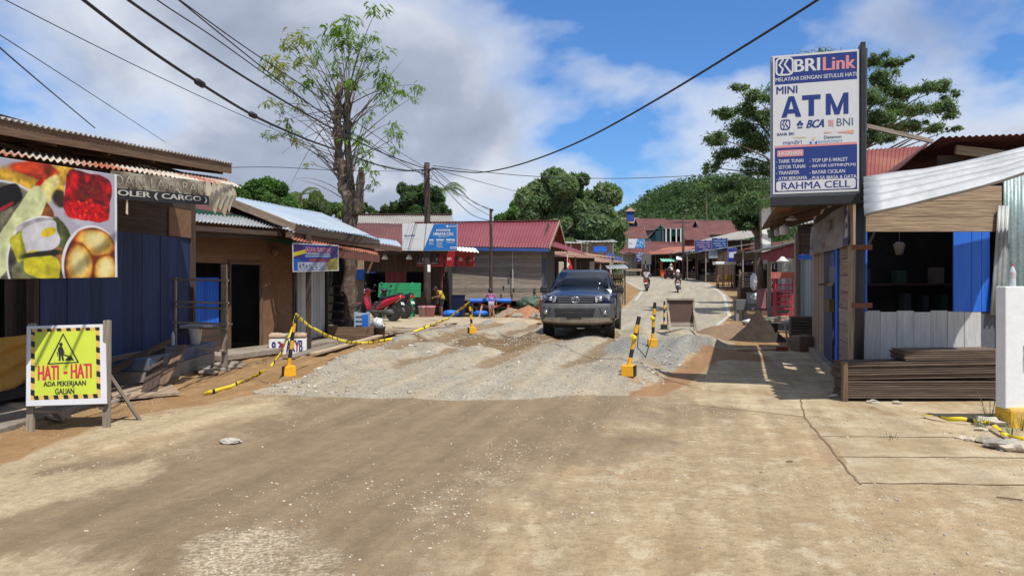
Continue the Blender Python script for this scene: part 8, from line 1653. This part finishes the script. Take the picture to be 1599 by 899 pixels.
# feathery tree behind the lightbox sign
Y = 33; random.seed(5); base = G(1262, Y); t = thing('feathery_tree', 'tall feathery tree spreading out behind the lightbox sign', 'tree', base); b = MB(); fork = at(1262, 300, Y); b.tube([base - UP * .2, base.lerp(fork, .5) + Vector((.1, 0, 0)), fork], [.36, .28, .24], 12); cls_ = []
arms = [(1128, 292, 13), (1112, 262, 12), (1135, 240, 16), (1120, 215, 15), (1150, 200, 20), (1130, 178, 13), (1165, 170, 18), (1152, 137, 10), (1175, 150, 16), (1185, 185, 22), (1180, 225, 24), (1185, 265, 24), (1165, 290, 22), (1180, 315, 20), (1140, 312, 16), (1215, 150, 20), (1240, 110, 20), (1270, 95, 18), (1310, 90, 16),
        (1365, 92, 12), (1388, 98, 12), (1410, 95, 9), (1375, 122, 17), (1362, 152, 20), (1395, 142, 17), (1420, 148, 16), (1445, 140, 13), (1470, 138, 13), (1488, 150, 9), (1405, 172, 18), (1435, 170, 17), (1465, 168, 15), (1480, 182, 9), (1370, 185, 20), (1398, 200, 17), (1430, 196, 14), (1458, 198, 11), (1484, 203, 6), (1360, 212, 14), (1385, 216, 12), (1300, 170, 40), (1290, 230, 40)]
for px, py, rp in arms:
    dY = random.uniform(-1.6, 1.6); tip = at(px, py, Y + dY); pts = limb(b, fork + Vector((0, 0, random.uniform(-.4, .6))), tip, .075, .012, .09, 5)
    for _ in range(7):
        q = random.uniform(-1, 1); cls_.append(cl(px + q * rp * .9, py + random.uniform(-.45, .45) * rp, Y + dY, rp * random.uniform(.6, 1.15), .55, random.uniform(-.5, .5)))
b.build('trunk', BARK, t, True); crown_part('crown', t, cls_, 115000, .080, LF_FEATHER, 18, flat_=.4, droop=.35, asp=.30, soft_=.55)
Y = 40; bushy('leafy_tree', 'dense dark tree below the feathery one, left of the lightbox sign', G(1190, Y), spread([(1170, 330, 22), (1192, 325, 26), (1155, 340, 16), (1200, 345, 24), (1165, 352, 14)], Y, 6, .52, 10), 16000, .13, LF_DARK, 19, .2, droop=.3)
# palms
def palm(label, base, top, fl, nf, m, seed, up=.5, group=None):
    rr = random.Random(seed); base = Vector(base); top = Vector(top); t = thing('palm_tree', label, 'palm', base, group); b = MB(); b.tube([base - UP * .2, base.lerp(top, .5) + Vector((fl * .04, 0, 0)), top], [fl * .06, fl * .045, fl * .04], 10); b.build('trunk', BARK, t, True)
    for k in range(nf):
        a = 6.28 * k / nf + rr.uniform(-.3, .3); e = up * rr.uniform(.2, 1.5); d = Vector((math.cos(a), math.sin(a), 0)); P_ = []
        for i in range(13): s = i / 12; P_.append(top + d * fl * s * (1 - .18 * s) + UP * fl * (e * s - (.55 + .35 * e) * s * s))
        b = MB(); b.tube(P_, [fl * .012 * (1 - .8 * i / 12) for i in range(13)], 5, True, .5)
        for i in range(1, 12):
            for h in (0, .5):
                p = P_[i].lerp(P_[i + 1], h); tg = (P_[i + 1] - P_[i]).normalized(); sd = tg.cross(UP).normalized(); ll = fl * .26 * math.sin(math.pi * (.15 + .8 * i / 12)) * rr.uniform(.8, 1.1)
                for sg in (-1, 1):
                    q = p + sd * sg * ll * .85 + tg * ll * .45 - UP * ll * .35; w = tg * fl * .016; b.add([p - w, p + w, q], [(0, 1, 2)], None, min(1, max(0, .5 + rr.gauss(0, .18))))
        b.build('frond', m, t)
palm('coconut palm behind the utility pole, right of the umbrella shaped tree', G(688, 54), at(688, 300, 54), 2.3, 13, LF_PALM, 3, .75)
palm('slender areca palm standing before the forested hill', G(1103, 150), at(1103, 292, 150), 2.8, 11, LF_PALM, 4, .8)
palm('palm crown showing between the trees behind the pale blue roof', G(478, 48), at(470, 305, 48), 1.5, 10, LF_PALM, 6, .9)
# hill with its forest
HX = [-400, -200, -60, 0, 22, 34, 44, 50, 58, 66, 75, 88, 110, 160, 260, 400]; HH = [3, 4, 4.5, 5, 9, 14, 19.5, 24, 26.5, 27.5, 27.5, 26, 24, 18, 12, 6]
def hillz(x, y): return 4.3 + np.interp(x, HX, HH) * sst(150, 262, y) * sst(430, 300, y) * (1 + .12 * (fbm(x * .03, y * .03, 3) - .5))
hx = np.linspace(-400, 400, 120); hy = np.linspace(140, 430, 60); a_, c_ = np.meshgrid(hx, hy); V = np.stack([a_, c_, hillz(a_, c_) + .5], -1).reshape(-1, 3); i = (np.arange(59)[:, None] * 120 + np.arange(119)[None]).ravel()
o = np_mesh('hill', V, np.stack([i, i + 1, i + 121, i + 120], 1), [mat('forest_floor', (.03, .06, .018), .95, fine=.3)], True); tag(o, 'green hill rising behind the far houses', None, None, 'structure')
r_ = np.random.default_rng(21); n = 3600; tx = np.concatenate([r_.uniform(12, 175, n), r_.uniform(-230, 12, 450)]); ty = np.concatenate([r_.uniform(160, 278, n), r_.uniform(175, 270, 450)]); hz = hillz(tx, ty)
clumps = [(x, y, z + h * .55, rr, rr * 1.0) for x, y, z, rr, h in zip(tx, ty, hz, r_.uniform(1.6, 3.6, len(tx)), r_.uniform(2, 6.5, len(tx)))]
V, Q, ti = leaf_cloud(clumps, 210000, .48, r_, hollow=.5, asp=.6); o = np_mesh('forest', V, Q, [LF_HILL], False, ti); tag(o, 'dense tropical forest covering the hill behind the far houses', 'forest', None, 'stuff')

# ------------------------------------------------------------------ pruned street tree
random.seed(12); TY = 23.4; base = Vector((-5.1, TY, ZG(-5.1, TY))); t = thing('pruned_tree', 'pruned street tree with knobbly twin trunks and thin leafy shoots', 'tree', base); b = MB()
def gnarl(pts, rad, sub=5, nz=.22, seed=0):
    P_ = []; Rr = []
    for i in range(len(pts) - 1):
        for k in range(sub): s = k / sub; P_.append(Vector(pts[i]).lerp(Vector(pts[i + 1]), s)); Rr.append(rad[i] + (rad[i + 1] - rad[i]) * s)
    P_.append(Vector(pts[-1])); Rr.append(rad[-1]); n = 14; rr = random.Random(seed); rings = []
    for i, (p, r) in enumerate(zip(P_, Rr)):
        ring = []; bulge = 1 + .18 * math.sin(i * 1.3 + seed)
        for k in range(n): th = 6.283 * k / n; q = r * bulge * (1 + nz * (rr.random() - .5) * 2 + .10 * math.sin(3 * th + i * .8)); ring.append(p + Vector((math.cos(th) * q, math.sin(th) * q, rr.uniform(-.03, .03))))
        rings.append(ring)
    b.loft(rings)
TK = lambda px, py, dY=0: at(px, py, TY + dY)
gnarl([base - UP * .2, TK(545, 470), TK(546, 400), TK(546, 345), TK(549, 300)], [.30, .23, .20, .20, .22], 5, .16, 1)
gnarl([TK(545, 335, -.05), TK(536, 290), TK(530, 250), TK(527, 205), TK(528, 165), TK(531, 130)], [.14, .14, .14, .125, .11, .08], 5, .24, 2)
gnarl([TK(549, 330, .1), TK(547, 280, .1), TK(543, 230, .1), TK(541, 190, .15), TK(543, 150, .1)], [.13, .115, .10, .10, .075], 5, .24, 3)
gnarl([TK(556, 335, -.1), TK(562, 300, -.15), TK(564, 262, -.15)], [.15, .13, .08], 5, .2, 4)
for _ in range(15):
    px = random.uniform(522, 552); py = random.uniform(135, 335); b.blob(TK(px, py, random.uniform(-.22, .1)), random.uniform(.05, .11), 1, .4, random.uniform(.6, 1.1), (1, 1, 1.6))
BARKD = mat('pruned_tree_bark', (.095, .062, .045), .95, 0, (.19, .145, .105), 4, (.42, .65), .4, 12, bump=1.0, bscale=9, col3=(.16, .17, .08), scale3=1.6, lim3=(.6, .75)); b.build('trunk', BARKD, t, True)
tips = [(590, 14, 12), (527, 40, 15), (545, 32, 13), (535, 62, 14), (460, 62, 13), (472, 60, 10), (445, 72, 10), (420, 92, 13), (442, 98, 13), (465, 98, 10), (478, 125, 12), (430, 115, 8), (500, 85, 10), (555, 70, 10), (575, 85, 11), (598, 82, 11), (585, 55, 8), (592, 115, 13), (602, 140, 12), (612, 130, 11), (632, 140, 10), (655, 133, 8), (648, 150, 6), (612, 155, 9), (617, 192, 8), (612, 205, 9), (625, 210, 8), (615, 230, 8), (420, 158, 9), (437, 162, 7), (465, 162, 9), (447, 193, 9), (458, 205, 10), (462, 218, 8), (415, 208, 8), (433, 210, 7), (440, 173, 6), (573, 185, 7), (560, 215, 12), (570, 245, 10), (578, 265, 9), (585, 287, 8), (548, 292, 9), (566, 230, 9), (478, 255, 6), (500, 240, 6), (545, 130, 12), (505, 140, 9), (520, 115, 10), (560, 110, 9), (490, 68, 8), (510, 60, 9), (567, 60, 9), (550, 90, 10), (580, 175, 5), (530, 95, 10), (455, 130, 8), (480, 90, 9), (605, 165, 7), (538, 318, 8)]
shoots = MB(); LV = []; LQ = []; LT = []; rr = np.random.default_rng(8)
def leaf_spray(c, r, hue):
    """compound drooping leaves round a shoot tip"""
    nl = int(9 + r * 24)
    for _ in range(nl):
        d = Vector(rr.normal(size=3)).normalized(); d.z = d.z * .5 + .1; o = Vector(c) + Vector(rr.normal(size=3)) * r * .38; ln = r * rr.uniform(.45, .85); P_ = [o + d * ln * s - UP * ln * .55 * s * s for s in (0, .35, .7, 1)]
        for i in range(1, 4):
            tg = (P_[i] - P_[i - 1]).normalized(); sd = tg.cross(UP); sd = sd.normalized() if sd.length > 1e-3 else Vector((1, 0, 0))
            for sg in (-1, 1):
                L_ = r * .62 * rr.uniform(.7, 1.1); w = L_ * .20; q0 = P_[i]; q1 = q0 + sd * sg * L_ * .7 + tg * L_ * .5 - UP * L_ * .35; m_ = (q0 + q1) / 2; wv = tg * w; k = len(LV)
                LV.extend([q0, m_ + wv, q1, m_ - wv]); LQ.append((k, k + 1, k + 2, k + 3)); LT.extend([min(1, max(0, hue + rr.normal(0, .12)))] * 4)
for px, py, rp in tips:
    dY = random.uniform(-1.3, 1.3); tip = TK(px, py, dY); side = 1 if px > 540 else -1
    if py < 250: o = TK(random.uniform(524, 548), random.uniform(max(140, py + 15), max(190, min(300, py + 120))))
    else: o = TK(random.uniform(545, 560), py + 30)
    ctrl = o.lerp(tip, .5) + UP * random.uniform(.2, .55) * (1 if py < 200 else 0.5); pts = [o * (1 - s) ** 2 + ctrl * 2 * s * (1 - s) + tip * s * s for s in np.linspace(0, 1, 9)]; shoots.tube(pts, [.022 - .017 * i / 8 for i in range(9)], 5)
    leaf_spray(tip, rp / F * TY * 1.4, .35 if px > 480 or random.random() < .4 else .72)
for _ in range(34):                                                       # bare shoots
    px = random.uniform(424, 640) if _ > 15 else random.uniform(430, 520); py = random.uniform(60, 250) if _ > 15 else random.uniform(180, 300); o = TK(random.uniform(526, 552), random.uniform(150, 330)); tip = TK(px, py, random.uniform(-1.5, 1.5)); ctrl = o.lerp(tip, .55) + UP * random.uniform(.1, .6); pts = [o * (1 - s) ** 2 + ctrl * 2 * s * (1 - s) + tip * s * s for s in np.linspace(0, 1, 9)]; shoots.tube(pts, [.016 - .012 * i / 8 for i in range(9)], 5)
shoots.build('shoots', mat('grey_shoot_bark', (.15, .13, .10), .9, fine=.2), t, True)
o = np_mesh('foliage', np.array([v[:] for v in LV]) - np.array(ORG[t.name]), np.array(LQ), [LF_LIME], False, np.array(LT)); o.parent = t

# ------------------------------------------------------------------ overhead wires
def spline(pts, n=8):
    P_ = [pts[0]] + list(pts) + [pts[-1]]; out = []
    for i in range(1, len(P_) - 2):
        p0, p1, p2, p3 = P_[i - 1:i + 3]
        for k in range(n): s = k / n; out.append(tuple(.5 * ((2 * b1) + (-a1 + c1) * s + (2 * a1 - 5 * b1 + 4 * c1 - d1) * s * s + (-a1 + 3 * b1 - 3 * c1 + d1) * s ** 3) for a1, b1, c1, d1 in zip(p0, p1, p2, p3)))
    return out + [tuple(pts[-1])]
def wire(label, pts, Y0, Y1, r, group=None, name='power_cable', knots=()):
    """a hanging line in one upright plane from depth Y0 to Y1"""
    sp = spline(pts); x0, x1 = pts[0][0], pts[-1][0]; P_ = []
    for px, py in sp: s = (px - x0) / (x1 - x0); P_.append(at(px, py, 1 / ((1 - s) / Y0 + s / Y1)))
    b = MB(); b.tube(P_, r, 7, True, 1)
    for k in knots: q = min(P_, key=lambda p: abs((p.x / p.y * F + CX) - k)); i = P_.index(q); d = (P_[min(i + 1, len(P_) - 1)] - P_[max(i - 1, 0)]).normalized(); b.tube([q - d * .12, q - d * .08, q + d * .08, q + d * .12], [r, r * 2.4, r * 2.4, r], 8, True, 1)
    o = b.build(name, CABLE, None, True); return tag(o, label, 'cable', group)
wire('lowest thick black cable from the upper left to the utility pole, with clamps', [(40, -72), (130, 0), (225, 72), (312, 130), (395, 180), (470, 214), (516, 231), (585, 256), (630, 266), (672, 264)], 6.5, 29.9, .019, None, knots=(312, 395))
wire('thick black cable just above the clamped one, passing behind the pruned tree', [(100, -75), (200, 0), (300, 68), (400, 132), (512, 197), (600, 240), (672, 266)], 6.5, 29.9, .016)
wire('thin cable of the upper left pair, left one', [(160, -65), (245, 0), (330, 56), (440, 134), (560, 212), (672, 278)], 7, 29.9, .008); wire('thin cable of the upper left pair, right one', [(190, -65), (280, 0), (380, 72), (500, 152), (610, 228), (674, 268)], 7, 29.9, .008)
wire('faint thin wire from the top left corner towards the utility pole', [(-60, -35), (8, 0), (120, 57), (250, 121), (400, 190), (540, 245), (672, 272)], 9, 29.9, .007)
wire('thin wire dropping from the left edge to the blue shop roof', [(-40, 38), (0, 75), (70, 135), (148, 200)], 7, 13, .009); wire('fainter thin wire from the left edge over the blue shop roof', [(-40, 30), (0, 55), (120, 132), (258, 222)], 9, 22, .007)
wire('thin level wire from the blue shop eave to the utility pole', [(300, 263), (420, 261), (530, 266), (672, 268)], 16, 29.9, .008)
wire('thick sagging black cable from the utility pole over the street to the upper right', [(674, 262), (718, 268), (762, 268), (830, 251), (920, 214), (1030, 153), (1150, 80), (1277, 0), (1340, -45)], 29.8, 9, .019)
wire('thin level wire from the utility pole towards the lightbox sign', [(676, 259), (800, 273), (900, 278), (1000, 278), (1140, 271), (1230, 262)], 29.9, 33, .014)
wire('thin wire from the utility pole into the huge mango tree', [(676, 263), (750, 284), (830, 305)], 29.9, 60, .014)
wire('upper service wire between the two poles', [(676, 262), (715, 295), (740, 316), (767, 327)], 29.9, 31.25, .013); wire('lower service wire between the two poles', [(674, 268), (700, 300), (735, 334), (767, 345)], 29.9, 31.25, .013); wire('slack service wire between the two poles', [(674, 266), (700, 286), (730, 316), (767, 338)], 29.9, 31.25, .010)
wire('thin wire crossing from the upper left to the thin rusty pole', [(190, -70), (260, -15), (350, 58), (480, 160), (600, 240), (690, 288), (767, 330)], 8, 31.25, .009)
wire('far wire between the far pole and the trees', [(935, 392), (1000, 360), (1067, 345)], 70, 79.8, .02)
